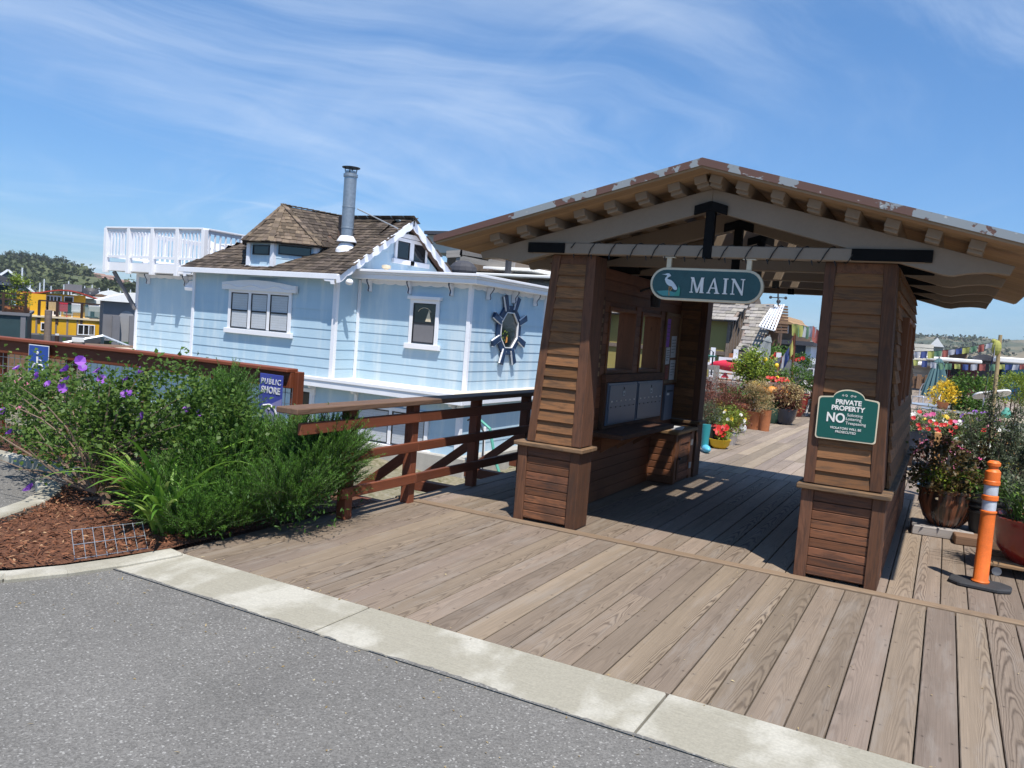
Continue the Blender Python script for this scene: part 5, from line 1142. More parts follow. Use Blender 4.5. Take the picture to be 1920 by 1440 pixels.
# --- right of the gate, near
t = thing('grey_block', 'weathered grey timber block under the glazed pot beside the right pillar', 'block', (.06, 8.76, 0), R(4))
m = MB(); m.box(-.22, .3, -.2, .2, 0, .09); m.build('timber', M['weathered'], t, bevel=.008)
t = pp('streaky brown glazed pot with a bronze-leaved branching plant on the grey block', (.12, 8.8, .09), 'urn', .27, .36, M['drip_glaze'])
foliage('foliage', t, 2300, [((0, 0, .56), (.40, .34, .24), 1), ((.1, .05, .72), (.28, .26, .14), .5), ((-.1, -.1, .42), (.34, .28, .1), .4)], 110, .045, .05, .03, M['bronze_leaf'], .6)
m = MB(); twigs(m, (0, 0, .33), [V(0, 0, .5)+rdirs(1, 0)[0]*(.33, .3, .3) for _ in range(14)], .018, .005); m.build('branches', M['weathered'], t)
foliage('low_leaves', t, 700, [((0, 0, .42), (.26, .26, .1), 1)], 40, .04, .05, .03, M['lime_leaf'])
t = thing('mossy_block', 'short mossy timber block under the black ribbed pot', 'block', (.40, 8.55, 0), R(6)); m = MB(); m.box(-.2, .22, -.14, .14, 0, .085); m.build('timber', M['brown_board'], t, bevel=.008)
t = pp('black ribbed pot with tall grey-green stems behind the orange post', (.45, 8.75, .085), 'classic', .20, .38, M['black_pot'])
m = MB()
for k in range(3): m.lathe([(.175+.006*k, .2+.05*k), (.19+.006*k, .205+.05*k), (.19+.006*k, .22+.05*k), (.18+.006*k, .225+.05*k)], (0, 0, 0), 28)
m.build('rib', M['black_pot'], t)
for dx, dy, h in ((-.22, 0, 1.05), (-.05, .1, 1.45), (.15, -.05, 1.3), (.3, .1, 1.0), (.05, -.1, .9), (.42, .0, 1.15)):
    m = MB(); m.tube([(dx*.2, dy*.2, .35), (dx*.7, dy, .7), (dx, dy, h)], [.012, .01, .004], 5); m.build('stem', M['twig'], t)
    foliage('whorled_leaves', t, 900, [((dx*.9, dy, h*.74), (.075, .075, h*.25), 1)], 70, .03, .045, .012, M['silver_leaf'], .5, .1)
foliage('low_leaves', t, 500, [((0, 0, .44), (.18, .18, .08), 1)], 30, .04, .05, .03, M['green_leaf'])
t = thing('plant_dolly', 'low slatted wooden caddy on castors under the big red pot', 'plant caddy', (.74, 7.66, 0))
m = MB()
for k in range(5): m.box(-.3, .3, -.27+.12*k, -.19+.12*k, .075, .1, 'x')
m.build('slats', M['cap_wood'], t, bevel=.004)
for x, y in ((-.24, -.24), (.24, -.24), (-.24, .24), (.24, .24)): m = MB(); m.lathe([(.035, -.012), (.035, .012)], (0, 0, 0), 12); o = m.build('castor', M['galvanised'], t); o.location = (x, y, .036); o.rotation_euler = (R(90), 0, 0)
t = pp('wide deep-red glazed pot with a trailing grassy plant at the right frame edge', (.76, 7.66, .1), 'bowl', .34, .36, M['red_glaze'])
straps('grassy_leaves', t, (0, 0, .34), 90, .55, .018, M['green_leaf'], 1.15, .2); foliage('bushy_leaves', t, 1500, [((0, .05, .55), (.3, .25, .2), 1)], 70, .05, .05, .02, M['silver_leaf'])
for k in range(6): bloom('flower', t, (random.uniform(-.3, .2), random.uniform(-.2, .1), random.uniform(.55, .8)), (0, -1, .4), .035, M['red_petal'], 5, .3)
SIL = [('feathery grey-green shrub rising right behind the orange post', (1.05, 8.9, 0), 1.4, 7000), ('taller grey-green shrub against the right frame edge', (1.5, 9.8, 0), 1.55, 5000), ('grey-green bushy shrub just left of the bamboo pole', (.80, 9.9, 0), 1.15, 4000)]
for lab, loc, h, n in SIL:
    t = thing('feathery_shrub', lab, 'shrub', loc, 0, 'grey-green shrubs right of the pavilion'); E2 = [((0, 0, h*.42), (.36, .33, h*.36), 1.5)]+[((random.uniform(-.25, .25), random.uniform(-.2, .2), h*.72), (.07, .07, h*.27), .3) for _ in range(4)]
    foliage('foliage', t, n, E2, n//28, .045, .04, .013, M['silver_leaf'], .7, .3); m = MB(); twigs(m, (0, 0, 0), [np.array(e[0])+V(0, 0, h*.2) for e in E2]+[V(.2, .1, h*.6), V(-.25, 0, h*.5)], .014, .004, .02); m.build('stems', M['twig'], t)
t = pp('big red glazed jar half hidden among the grey-green shrubs', (1.13, 8.55, .0), 'urn', .2, .75, M['red_glaze']); foliage('foliage', t, 700, [((0, 0, .85), (.22, .22, .12), 1)], 30, .05, .05, .02, M['silver_leaf'])
# --- orange delineator
t = thing('orange_delineator', 'orange flexible traffic post with two silver bands on a black rubber foot', 'bollard', (.372, 6.95, 0), R(-6))
m = MB(); o8 = [(-.205, -.06), (-.13, -.125), (.13, -.125), (.205, -.06), (.205, .06), (.13, .125), (-.13, .125), (-.205, .06)]; m.prism(o8, (0, 0, 0), EX, EYv, (0, 0, .035)); m.build('rubber_base', M['black_rubber'], t, bevel=.01)
m = MB(); m.lathe([(.058, .03), (.062, .045), (.052, .06), (.050, .56), (.056, .565), (.056, .575), (.047, .58), (.047, .655), (.056, .66), (.056, .69), (.047, .695), (.047, .77), (.056, .775), (.056, .80), (.052, .805), (.052, .87), (.04, .885), (.033, .89), (.033, .91), (.044, .915), (.046, .935), (.03, .95), (0, .952)], (0, 0, 0), 28); m.build('post', M['orange_plastic'], t, smooth=True, angle=35)
for z in (.582, .697): m = MB(); m.lathe([(.0482, z), (.0482, z+.071)], (0, 0, 0), 28); m.build('reflective_band', M['reflective_band'], t, smooth=True)
# --- raised planter with mixed flowers
t = thing('raised_planter', 'dark timber trough packed with mixed pink and white blooms beyond the right pillar', 'planter', (.12, 14.2, 0))
m = MB(); m.box(-.55, .75, -.3, -.26, .36, .52, 'x'); m.box(-.55, .75, .26, .3, .36, .52, 'x'); m.box(-.55, -.51, -.26, .26, .36, .52); m.box(.71, .75, -.26, .26, .36, .52); m.box(-.51, .71, -.26, .26, .37, .48); m.build('trough', M['dark_rail'], t, bevel=.005)
for x in (-.5, -.08, .3, .68): m = MB(); m.box(x-.04, x+.04, -.24, .24, 0, .36, 'z'); m.build('leg', M['dark_rail'], t)
foliage('foliage', t, 5200, [((-.1, 0, .62), (.5, .3, .14), 1), ((.45, .1, .68), (.4, .3, .22), 1), ((0, .6, .62), (.6, .4, .25), 1)], 160, .06, .05, .02, M['mixed_leaf'])
for k in range(46): x = random.uniform(-.55, .75); bloom('flower', t, (x, random.uniform(-.32, .5), random.uniform(.56, .84)), (random.uniform(-.4, .4), -.7, .7), random.uniform(.025, .05), M[random.choice(['pink_petal', 'white_petal', 'red_petal', 'white_petal', 'yellow_petal', 'pink_petal'])], 6, .25)
t = thing('timber_rail', 'pale new timber rail crossing behind the grey-green shrubs', 'rail', (float(at(1885, 800, 14.6)[0]), 14.6, .42)); m = MB(); m.box(-.75, 1.6, -.05, .05, .03, .10, 'x'); m.box(-.75, 1.6, -.04, .04, -.1, -.02, 'x'); m.build('rail_board', M['fresh_timber'], t)
for x in (-.7, .5, 1.5): m = MB(); m.box(x-.045, x+.045, .051, .12, -.4, .02, 'z'); m.build('post', M['fresh_timber'], t)
t = thing('timber_post', 'short fresh orange timber post just behind the right pillar', 'post', (-.02, 11.0, 0)); m = MB(); m.box(-.04, .04, -.04, .04, 0, .8, 'z'); m.build('post_body', M['fresh_timber'], t, bevel=.006)
t = thing('garden_scooter', 'pink and white toy scooter handle sticking up beside the right pillar', 'toy scooter', (.14, 9.95, 0))
m = MB(); m.tube([(.0, 0, .05), (.1, .0, .72)], .012, 8); m.box(-.2, .05, -.04, .04, .03, .045); m.build('frame', M['galvanised'], t); m = MB(); m.tube([(-.06, -.02, .80), (.3, .03, .62)], .02, 8); m.build('handlebar', M['ornament_pink'], t)
m = MB(); m.tube([(-.2, 0, .6), (0, .0, .78)], .012, 6); m.build('stripe_bar', M['paper_white'], t)
t = pp('low pot of grassy green leaves beside the pink toy scooter', (.22, 10.2, 0), 'classic', .16, .22, M['black_pot']); foliage('foliage', t, 900, [((0, 0, .35), (.22, .2, .14), 1)], 40, .05, .06, .018, M['green_leaf'])
t = thing('ornament', 'white and grey garden ornaments lying under the timber trough', 'ornament', (.48, 10.6, 0)); m = MB(); m.sphere((0, 0, .06), .07, 12, 8, sc=(1.4, 1, .8)); m.build('stone_body', M['paper_white'], t, smooth=True); m = MB(); m.sphere((.12, 0, .1), .04, 10, 6); m.build('stone_head', M['paper_white'], t, smooth=True)
# yellow shrub, metal tables, chairs, umbrella
def chair_metal(label, loc, rz, mat, seat=.44):
    t = thing('metal_chair', label, 'chair', loc, rz, 'garden chairs on the right deck')
    m = MB(); m.tube([(-.2, .18, .4), (-.2, .2, .65), (-.14, .22, .85), (0, .22, .92), (.14, .22, .85), (.2, .2, .65), (.2, .18, .4)], .018, 8); m.build('backrest', mat, t, smooth=True)
    m = MB(); m.box(-.2, .2, -.2, .19, seat-.012, seat+.01); m.build('seat', mat, t, bevel=.006)
    for x in (-.18, .18):
        for y in (-.18, .17): m = MB(); m.tube([(x, y, seat-.012), (x*1.2, y*1.25, 0)], .014, 6); m.build('leg', mat, t)
    return t
p = atz(1788, 800, 0.0); CH = at(1785, 740, 20.0)
chair_metal('white hooped metal chair beyond the flower trough', (CH[0], 20.0, .12), R(20), M['chair_white'])
CH = at(1728, 740, 30.0); chair_metal('pale metal chair beside the grey-green folded parasol', (CH[0], 30.0, .0), R(-30), M['silver_table'])
def round_table(label, px, Y, r, h, mat):
    x = at(px, 760, Y)[0]; t = thing('round_table', label, 'table', (x, Y, 0)); m = MB(); m.lathe([(r*.97, h-.025), (r, h-.015), (r, h), (0, h)], (0, 0, 0), 36); m.build('table_top', mat, t); m = MB(); m.lathe([(.25, 0), (.24, .02), (.03, .05), (.03, h-.026)], (0, 0, 0), 16); m.build('pedestal', M['dark_metal'], t); return t
round_table('grey metal round table nearest the flower trough', 1782, 17.6, .5, .74, M['silver_table']); round_table('grey metal round table on the left behind the right pillar', 1752, 19.0, .5, .74, M['silver_table'])
yp = at(1768, 757, 17.7); t = pp('yellow-leaved bushy plant in a small pot on the round metal table', (yp[0], 17.7, .745), 'classic', .12, .14, M['terracotta']); foliage('foliage', t, 700, [((0, 0, .3), (.26, .22, .22), 1)], 40, .05, .07, .03, M['yellow_petal'])
t = thing('yellow_chair', 'bright yellow chair back behind the yellow-leaved plant', 'chair', (at(1779, 735, 21)[0], 21, .1)); m = MB(); m.box(-.14, .14, -.012, .012, .75, .95); m.build('backrest', M['bright_yellow'], t, bevel=.01); m = MB(); m.box(-.15, .15, -.3, 0, .42, .45); m.build('seat', M['bright_yellow'], t)
for x in (-.13, .13): m = MB(); m.box(x-.012, x+.012, -.012, .012, -.1, .75); m.build('leg', M['bright_yellow'], t)
def parasol(label, px, Y, ztop, zbot, r, mat, lean=0.0, stripes=None):
    x = at(px, 700, Y)[0]; t = thing('folded_parasol', label, 'parasol', (x, Y, 0)); t.rotation_euler = (0, lean, 0); n = 14
    vs, fs = [], []; prof = [(.05, zbot), (r, zbot+.02), (r*.8, zbot+(ztop-zbot)*.35), (r*.5, zbot+(ztop-zbot)*.7), (r*.36, zbot+(ztop-zbot)*.85), (r*.44, zbot+(ztop-zbot)*.86), (.05, ztop)]
    for a, z in prof:
        for k in range(n*2): t_ = 2*math.pi*k/(2*n); q = a*(1.0 if k % 2 else .66) if a > .06 else a; vs.append((q*math.cos(t_), q*math.sin(t_), z))
    N2 = 2*n
    for i in range(len(prof)-1):
        for k in range(N2): fs.append((i*N2+k, i*N2+(k+1) % N2, (i+1)*N2+(k+1) % N2, (i+1)*N2+k))
    mm = MB(); mm.add(vs, fs); mm.build('canopy', mat, t); mm = MB(); mm.tube([(0, 0, 0), (0, 0, ztop+.05)], .022, 8); mm.build('pole', M['weathered'], t); mm = MB(); mm.lathe([(.24, 0), (.24, .06), (.06, .1), (0, .1)], (0, 0, 0), 16); mm.build('base', M['dark_metal'], t); return t
parasol('folded blue-green parasol standing among the tables right of the pavilion', 1758, 23.0, 1.72, .75, .34, M['umbrella_teal'])
t = thing('leafy_bush', 'rounded glossy green bush between the bamboo pole and the round tables', 'bush', (at(1815, 740, 18.)[0], 18.0, .15)); foliage('foliage', t, 4200, [((0, 0, .85), (.42, .38, .4), 1), ((.05, 0, .5), (.3, .3, .3), .5)], 130, .06, .065, .04, M['green_leaf']); m = MB(); twigs(m, (0, 0, 0), [V(0, 0, .7)+rdirs(1, 0)[0]*.3 for _ in range(8)], .02, .006); m.build('stems', M['bark'], t)
pot(t, 'classic', .2, .3, M['red_glaze'], -.15)
t = thing('leafy_bush', 'wide yellow-green bush behind the bamboo pole at the right edge', 'bush', (at(1900, 735, 21.)[0], 21.0, .2)); foliage('foliage', t, 5200, [((0, 0, .95), (.62, .5, .32), 1)], 150, .07, .06, .025, M['lime_leaf']); m = MB(); twigs(m, (0, 0, -.2), [V(0, 0, .7)+rdirs(1, 0)[0]*.4 for _ in range(8)], .02, .006); m.build('stems', M['bark'], t)
t = thing('white_bench', 'pale bench table with a turquoise bottle on it at the right frame edge', 'bench', (at(1895, 785, 17)[0], 17, 0)); m = MB(); m.box(-.25, .9, -.2, .2, .68, .73, 'x'); m.build('bench_top', M['cream_paint'], t); m = MB(); m.box(-.22, .85, -.17, -.15, .5, .68); m.build('apron', M['pink_petal'] if False else M['paper_white'], t)
for x in (-.2, .85): m = MB(); m.box(x-.03, x+.03, -.16, .16, 0, .68); m.build('leg', M['fresh_timber'], t)
t = thing('glass_float', 'round turquoise bottle standing on the pale bench', 'bottle', (at(1893, 745, 17)[0]-.02, 17, .73)); m = MB(); m.lathe([(.07, 0), (.09, .05), (.085, .1), (.04, .16), (.03, .19), (0, .19)], (0, 0, 0), 16); m.build('bottle_body', M['hose_green'], t, smooth=True)
t = thing('bicycle_wheel_post', 'dark slender tree stump rising among the flowers right of the trough', 'stump', (at(1837, 800, 14.8)[0], 14.8, 0)); m = MB(); m.tube([(0, 0, 0), (.03, 0, .5), (.1, 0, .86)], [.07, .055, .04], 8); m.build('stump_body', M['bark'], t)
t.name = 'tree_stump'
t = pp('red blooms in a dark planter box behind the right pillar', (at(1722, 770, 13.4)[0], 13.4, .3), 'tub', .2, .3, M['slate']); foliage('foliage', t, 700, [((.1, 0, .38), (.3, .2, .12), 1)], 30, .05, .05, .02, M['mixed_leaf'])
for k in range(14): bloom('flower', t, (random.uniform(-.2, .5), -.2, random.uniform(.32, .5)), (0, -1, .5), .03, M['red_petal'], 6, .3)
t = thing('dragonfly_board', 'white surfboard-like panel with a blue star mark behind the flag pole', 'panel', (at(1862, 722, 17)[0], 17.0, 1.12), R(10)); t.rotation_euler = (R(60), R(-12), R(10)); m = MB(); m.prism(stadium(.62, .24), (0, 0, 0), EX, EZ, (0, .03, 0)); m.build('panel_body', M['paper_white'], t); m = MB(); m.prism([(-.06, 0), (-.02, .02), (0, .07), (.02, .02), (.06, 0), (.02, -.02), (0, -.07), (-.02, -.02)], (.02, -.003, 0), EX, EZ, (0, .002, 0)); m.build('star_mark', M['sign_blue'], t)
t.name = 'surfboard_panel'
# more small flowering pots in the crowded garden right of the pavilion and along the dock
def little_pot(lab, x, y, z, r, h, pm, lm, fm, nf, ph=.3, kind='classic', fr=.035):
    t = pp(lab, (x, y, z), kind, r, h, M[pm]); foliage('foliage', t, 620, [((0, 0, h+ph*.5), (r*1.35, r*1.25, ph*.6), 1)], 36, .045, .05, .022, M[lm])
    for k in range(nf): d = rdirs(1, -.1)[0]; bloom('flower', t, V(0, 0, h+ph*.5)+d*V(r*1.4, r*1.3, ph*.65), d+V(0, -.6, .3), fr*random.uniform(.7, 1.2), M[fm], 6, .25)
for a_ in (('terracotta pot of pink blooms beyond the streaky glazed pot', .28, 10.9, 0, .17, .22, 'terracotta', 'green_leaf', 'pink_petal', 16), ('grey pot of white blooms at the back of the right garden', .66, 11.3, 0, .18, .24, 'stone_block', 'silver_leaf', 'white_petal', 18), ('black pot of pale pink trailing blooms beside the toy scooter', .46, 10.25, 0, .16, .2, 'black_pot', 'mixed_leaf', 'pink_petal', 14), ('green glazed pot of yellow blooms behind the tall grey-green stems', .78, 10.7, 0, .17, .24, 'green_pot', 'lime_leaf', 'yellow_petal', 14),
           ('navy pot of red and green foliage left of the flower trough', -.02, 12.3, 0, .18, .26, 'navy_pot', 'russet_leaf', 'pink_petal', 8), ('tall terracotta pot of white daisies in front of the flower trough', .42, 12.9, 0, .19, .34, 'terracotta', 'green_leaf', 'white_petal', 18), ('wide slate bowl of mixed blooms right of the flower trough', .95, 12.8, 0, .28, .2, 'slate', 'mixed_leaf', 'white_petal', 18), ('pale pot of magenta blooms behind the flower trough', .55, 15.6, .25, .22, .28, 'cream_paint', 'green_leaf', 'purple_petal', 16), ('terracotta pot of dry grasses between the trough and the silver table', .2, 16.0, .2, .2, .28, 'terracotta', 'dry_leaf', 'yellow_petal', 5),
           ('small blue pot of yellow blooms by the picket gate', -3.95, 16.0, 0, .15, .2, 'sign_blue', 'lime_leaf', 'yellow_petal', 8), ('low terracotta bowl of green leaves in front of the red pot', -3.22, 20.3, 0, .2, .2, 'terracotta', 'green_leaf', 'white_petal', 6), ('white pot of orange-red blooms left of the red pot', -3.75, 20.9, 0, .2, .26, 'paper_white', 'green_leaf', 'red_petal', 8), ('dark pot of silvery leaves past the plastic chair', -3.15, 23.4, 0, .24, .3, 'black_pot', 'silver_leaf', 'white_petal', 6), ('terracotta pot of lime leaves behind the navy pot', -3.4, 19.9, 0, .2, .3, 'terracotta', 'lime_leaf', 'yellow_petal', 5), ('grey tub of russet foliage past the covered grill', -3.3, 25.2, 0, .28, .4, 'stone_block', 'russet_leaf', 'pink_petal', 8)):
    little_pot(*a_)
# flags
def flag_string(label, pts, Y, parent_pole=None, size=.085, cols=None):
    P = [at(x, y, Y+i*.02) for i, (x, y) in enumerate(pts)]; t = thing('prayer_flags', label, 'flags', tuple(P[0])); m = MB(); q0 = P[0]; m.tube([p-q0 for p in P], .003, 5); m.build('cord', M['rope_dark'], t)
    names = ['flag_white', 'flag_blue', 'flag_yellow', 'flag_green', 'flag_red']
    for i in range(len(P)-1):
        nm = names[(cols[i] if cols else i) % 5]; p = (P[i]+P[i+1])/2-q0; d = P[i+1]-P[i]; d = d/np.linalg.norm(d); w = size*random.uniform(.85, 1.1); h = size*random.uniform(.9, 1.25); S = 5; v, f = [], []; sw = random.uniform(-.5, .5); ph = random.uniform(0, 6)
        for a in range(S+1):
            for b in range(S+1):
                u, vv = a/S-.5, b/S; v.append(p+d*u*w+np.array((sw*.3*vv*h, .25*h*vv*math.sin(ph+u*6)+.1*h*vv, -vv*h+.04*h*math.sin(ph+u*9))))
        for a in range(S):
            for b in range(S): f.append((a*(S+1)+b, a*(S+1)+b+1, (a+1)*(S+1)+b+1, (a+1)*(S+1)+b))
        mesh_np('flag', v, f, M[nm], t, smooth=True)
    return t
zr = lambda a, b: (1700+a/8.727, 640+b/8.727)
t = thing('bamboo_pole', 'bamboo pole holding the prayer flag strings right of the pavilion', 'pole', tuple(atz(1862, 800, .0)*0+np.array((at(1862, 780, 13.0)[0], 13.0, 0)))); m = MB(); top = at(1876, 628, 13.0)-np.array(t.location); m.tube([(0, 0, 0), top*.35, top*.7, top], [.03, .03, .028, .024], 10); m.build('bamboo_cane', M['bamboo'], t, smooth=True); m = MB(); m.sphere(top-V(.03, .02, .18), .075, 10, 8, sc=(.8, .8, 1.4)); m.sphere(top-V(.07, .02, .09), .03, 8, 6); m.build('flag_knot', M['flag_yellow'], t)
flag_string('upper prayer flag string sagging from the bamboo pole towards the pavilion', [zr(*q) for q in [(20, 150), (120, 165), (230, 165), (350, 160), (450, 158), (580, 145), (690, 138), (790, 122), (920, 105), (1030, 92), (1160, 62), (1290, 38), (1430, 12)]], 13.0, cols=[4, 0, 1, 2, 3, 4, 0, 1, 2, 3, 4, 0])
flag_string('lower prayer flag string stretched behind the folded blue-green parasol', [zr(*q) for q in [(80, 300), (215, 305), (380, 330), (500, 350), (620, 355), (760, 362), (900, 372), (1030, 375), (1180, 368), (1310, 368), (1500, 370), (1610, 375), (1740, 378), (1850, 375), (1960, 370)]], 14.2, cols=[2, 1, 0, 3, 3, 2, 1, 0, 4, 3, 2, 1, 0, 4])
flag_string('prayer flag string hanging steeply down from the top of the bamboo pole', [zr(*q) for q in [(1445, 60), (1420, 200), (1385, 330), (1345, 470), (1310, 600), (1300, 760), (1290, 930)]], 12.8, size=.13, cols=[0, 1, 2, 3, 4, 0])
# --- through the gate: pots on the left edge of the dock
t = thing('rubber_boot', 'pair-less turquoise rubber boot standing at the foot of the rear left pillar', 'boot', (-3.12, 12.25, 0), R(-60)); m = MB(); m.tube([(-.05, 0, .05), (-.05, 0, .2), (-.06, 0, .42)], [.055, .055, .075], 14); m.build('boot_shaft', M['teal_rubber'], t, smooth=True); m = MB(); m.sphere((.05, 0, .06), .07, 14, 10, sc=(2.1, .85, .85)); m.build('boot_foot', M['sky_rubber'], t, smooth=True)
t['label'] = 'turquoise rubber boot standing at the foot of the rear left pillar'
t = pp('square black plastic pot just behind the turquoise boot', (-3.3, 13.0), 'tub', .17, .34, M['black_pot'], group=GR); foliage('foliage', t, 1200, [((0, 0, .5), (.2, .2, .2), 1)], 50, .05, .05, .01, M['silver_leaf'])
t = pp('low yellow pot with bright red blooms next to the boot', (-3.08, 12.95), 'bowl', .17, .15, M['bright_yellow'], group=GR); foliage('foliage', t, 300, [((0, 0, .2), (.15, .15, .06), 1)], 20, .04, .05, .03, M['lime_leaf'])
for k in range(9): bloom('flower', t, (random.uniform(-.12, .12), random.uniform(-.12, .1), random.uniform(.22, .34)), (0, -.8, .6), .06, M['red_petal'], 6, .3)
t = pp('small white pot with yellow daisies at the front corner of the pots', (-3.06, 13.6), 'classic', .13, .2, M['silver_table'], group=GR); foliage('foliage', t, 1300, [((0, 0, .42), (.22, .2, .2), 1)], 60, .045, .05, .015, M['lime_leaf'])
for k in range(14): d = rdirs(1, -.2)[0]; bloom('flower', t, V(0, 0, .42)+d*(.22, .2, .2), d+(0, -.5, .2), .028, M['white_petal' if k % 2 else 'yellow_petal'], 7, .2)
t = pp('big loose russet bush in a dark pot behind the yellow pot', (-3.62, 14.2), 'classic', .25, .3, M['black_pot'], group=GR); foliage('foliage', t, 7500, [((0, 0, .72), (.62, .5, .36), 1.4), ((.3, -.1, .5), (.4, .4, .3), .8)], 230, .07, .05, .014, M['russet_leaf'], .7, .3); m = MB(); twigs(m, (0, 0, .25), [V(0, 0, .7)+rdirs(1, 0)[0]*(.55, .45, .3) for _ in range(22)], .008, .003); m.build('stems', M['twig'], t)
bloom('flower', t, (-.28, -.4, .82), (0, -1, .2), .09, M['red_petal'], 8, .3)
t = pp('pot of small green leaves at the foot of the russet bush', (-3.3, 14.0), 'classic', .16, .2, M['terracotta'], group=GR); foliage('foliage', t, 1500, [((0, 0, .42), (.27, .24, .2), 1)], 60, .05, .05, .02, M['green_leaf'])
t = pp('large terracotta pot with arching green strap leaves', (-3.72, 16.95), 'classic', .36, .5, M['terracotta'], group=GR); straps('strap_leaves', t, (0, 0, .46), 150, .6, .03, M['green_leaf'], 1.0, .22); m = MB(); m.lathe([(.3, 0), (.36, .05), (.3, .05), (0, .02)], (0, 0, -.0), 24); m.build('saucer', M['terracotta'], t)
t = pp('terracotta pot of straw-dry grass right of the large terracotta pot', (-3.32, 16.8), 'tub', .23, .36, M['terracotta'], group=GR); foliage('foliage', t, 2600, [((0, 0, .66), (.24, .22, .34), 1)], 110, .05, .08, .012, M['dry_leaf'], .8, .2)
t = pp('tall narrow terracotta pot at the end of the terracotta pots', (-3.10, 16.65), 'tub', .11, .42, M['terracotta'], group=GR); foliage('foliage', t, 300, [((0, 0, .45), (.12, .12, .12), 1)], 20, .04, .07, .01, M['dry_leaf'])
t = thing('white_rabbit_ornament', 'little white and red figurine sitting on the boards by the terracotta pots', 'ornament', (-3.32, 15.7, 0)); m = MB(); m.sphere((0, 0, .09), .07, 12, 8, sc=(1, .9, 1.3)); m.sphere((.0, 0, .2), .045, 12, 8); m.build('figure_body', M['paper_white'], t, smooth=True)
for s in (-1, 1): m = MB(); m.sphere((.02*s, 0, .26), .018, 8, 6, sc=(.7, .6, 2.4)); m.build('ear', M['paper_white'], t, smooth=True)
t.name = 'figurine'
t = pp('dark green glazed pot with pale rim and sprouting shoots', (-3.36, 18.6), 'bowl', .26, .36, M['green_pot'], group=GR); foliage('foliage', t, 500, [((0, 0, .43), (.2, .2, .08), 1)], 30, .05, .12, .012, M['green_leaf'], 1.5)
t = pp('navy glazed pot with a withered brown plant next to the dark green pot', (-3.06, 18.65), 'bowl', .25, .36, M['navy_pot'], group=GR); foliage('foliage', t, 1500, [((0, 0, .56), (.28, .25, .22), 1)], 60, .06, .08, .03, M['russet_leaf'], .4); foliage('dry_foliage', t, 900, [((.08, 0, .62), (.28, .25, .25), 1)], 40, .06, .09, .03, M['dry_leaf'], .4)
t = thing('plant_stand', 'slim metal stand behind the dark green pot', 'stand', (-3.45, 19.4, 0)); m = MB(); m.box(-.3, .3, -.25, .25, .68, .72); m.build('stand_top', M['grey_board'], t)
for x in (-.27, .27): m = MB(); m.box(x-.02, x+.02, -.2, .2, 0, .68); m.build('leg', M['grey_board'], t)
t = pp('white bowl heaped with scarlet geraniums on the slim stand', (-3.42, 19.35, .72), 'bowl', .25, .16, M['paper_white'], group=GR)
foliage('foliage', t, 300, [((0, 0, .18), (.3, .28, .06), 1)], 20, .05, .06, .04, M['green_leaf'])
for k in range(22): bloom('flower', t, (random.uniform(-.24, .24), random.uniform(-.24, .15), random.uniform(.17, .27)), (0, -.7, .7), .045, M['red_petal'], 6, .3)
for k, dx in enumerate((-.28, -.02, .24)):
    t = thing('pumpkin', ('left', 'middle', 'right')[k]+' one of the orange pumpkins below the bowl of geraniums', 'pumpkin', (-3.45+dx, 19.12, .56)); m = MB(); m.sphere((0, 0, .12), .15, 16, 8, sc=(1, 1, .8)); m.build('gourd', M['pumpkin'], t, smooth=True); m = MB(); m.tube([(0, 0, .22), (.02, 0, .28)], .015, 6); m.build('stalk', M['bark'], t)
m = MB(); m.box(-3.88, -3.02, 18.98, 19.26, .50, .555, 'x'); o = m.build('pumpkin_shelf', M['grey_board']); tag(o, 'plain board shelf carrying the orange pumpkins behind the dark green pot', 'shelf')
m = MB(); m.box(-3.84, -3.79, 19., 19.24, 0, .5); m.box(-3.1, -3.05, 19., 19.24, 0, .5); o2 = m.build('leg', M['grey_board'], o)
t = pp('deep red pot with clipped green leaves before the white plastic chair', (-3.25, 21.3), 'urn', .3, .6, M['red_glaze'], group=GR); foliage('foliage', t, 1800, [((-.05, 0, .9), (.42, .35, .3), 1)], 70, .07, .08, .03, M['green_leaf'])
t = thing('plastic_chair', 'white plastic armchair with a red seat beside the red pot', 'chair', (-2.98, 22.2, 0), R(35))
m = MB(); m.prism([(-.26, .46), (.26, .46), (.24, .8), (.14, .9), (-.14, .9), (-.24, .8)], (0, .24, 0), EX, EZ, (0, .03, 0)); m.build('backrest', M['chair_white'], t, bevel=.01); m = MB(); m.box(-.26, .26, -.25, .235, .41, .44); m.build('seat', M['chair_white'], t, bevel=.01); m = MB(); m.box(-.22, .22, -.22, .2, .442, .49); m.build('cushion', M['kayak_red'], t, bevel=.015)
for s in (-1, 1):
    m = MB(); m.tube([(s*.27, .24, .72), (s*.3, 0, .64), (s*.29, -.22, .62), (s*.28, -.26, .42)], .022, 8); m.build('armrest', M['chair_white'], t, smooth=True)
    for y in (-.24, .22): m = MB(); m.beam((s*.24, y, .41), (s*.28, y*1.15, 0), .045, .03, (0, 1, 0)); m.build('leg', M['chair_white'], t)
t = thing('covered_grill', 'barbecue under a dark grey fitted cover beyond the red geraniums', 'grill', (-4.0, 23.2, 0)); m = MB()
vs = []; 
for z, r_ in ((.85, 1.0), (.95, 1.02), (1.15, .82), (1.32, .42), (1.42, .06)):
    for k in range(20): a = 2*math.pi*k/20; vs.append((.85*r_*math.cos(a)*(1+.06*math.sin(5*a)), .5*r_*math.sin(a), z+.03*math.sin(3*a+z*9)))
m.add(vs, [(i*20+k, i*20+(k+1) % 20, (i+1)*20+(k+1) % 20, (i+1)*20+k) for i in range(4) for k in range(20)]+[tuple(range(80, 100))]); m.build('cover', M['black_cover'], t)
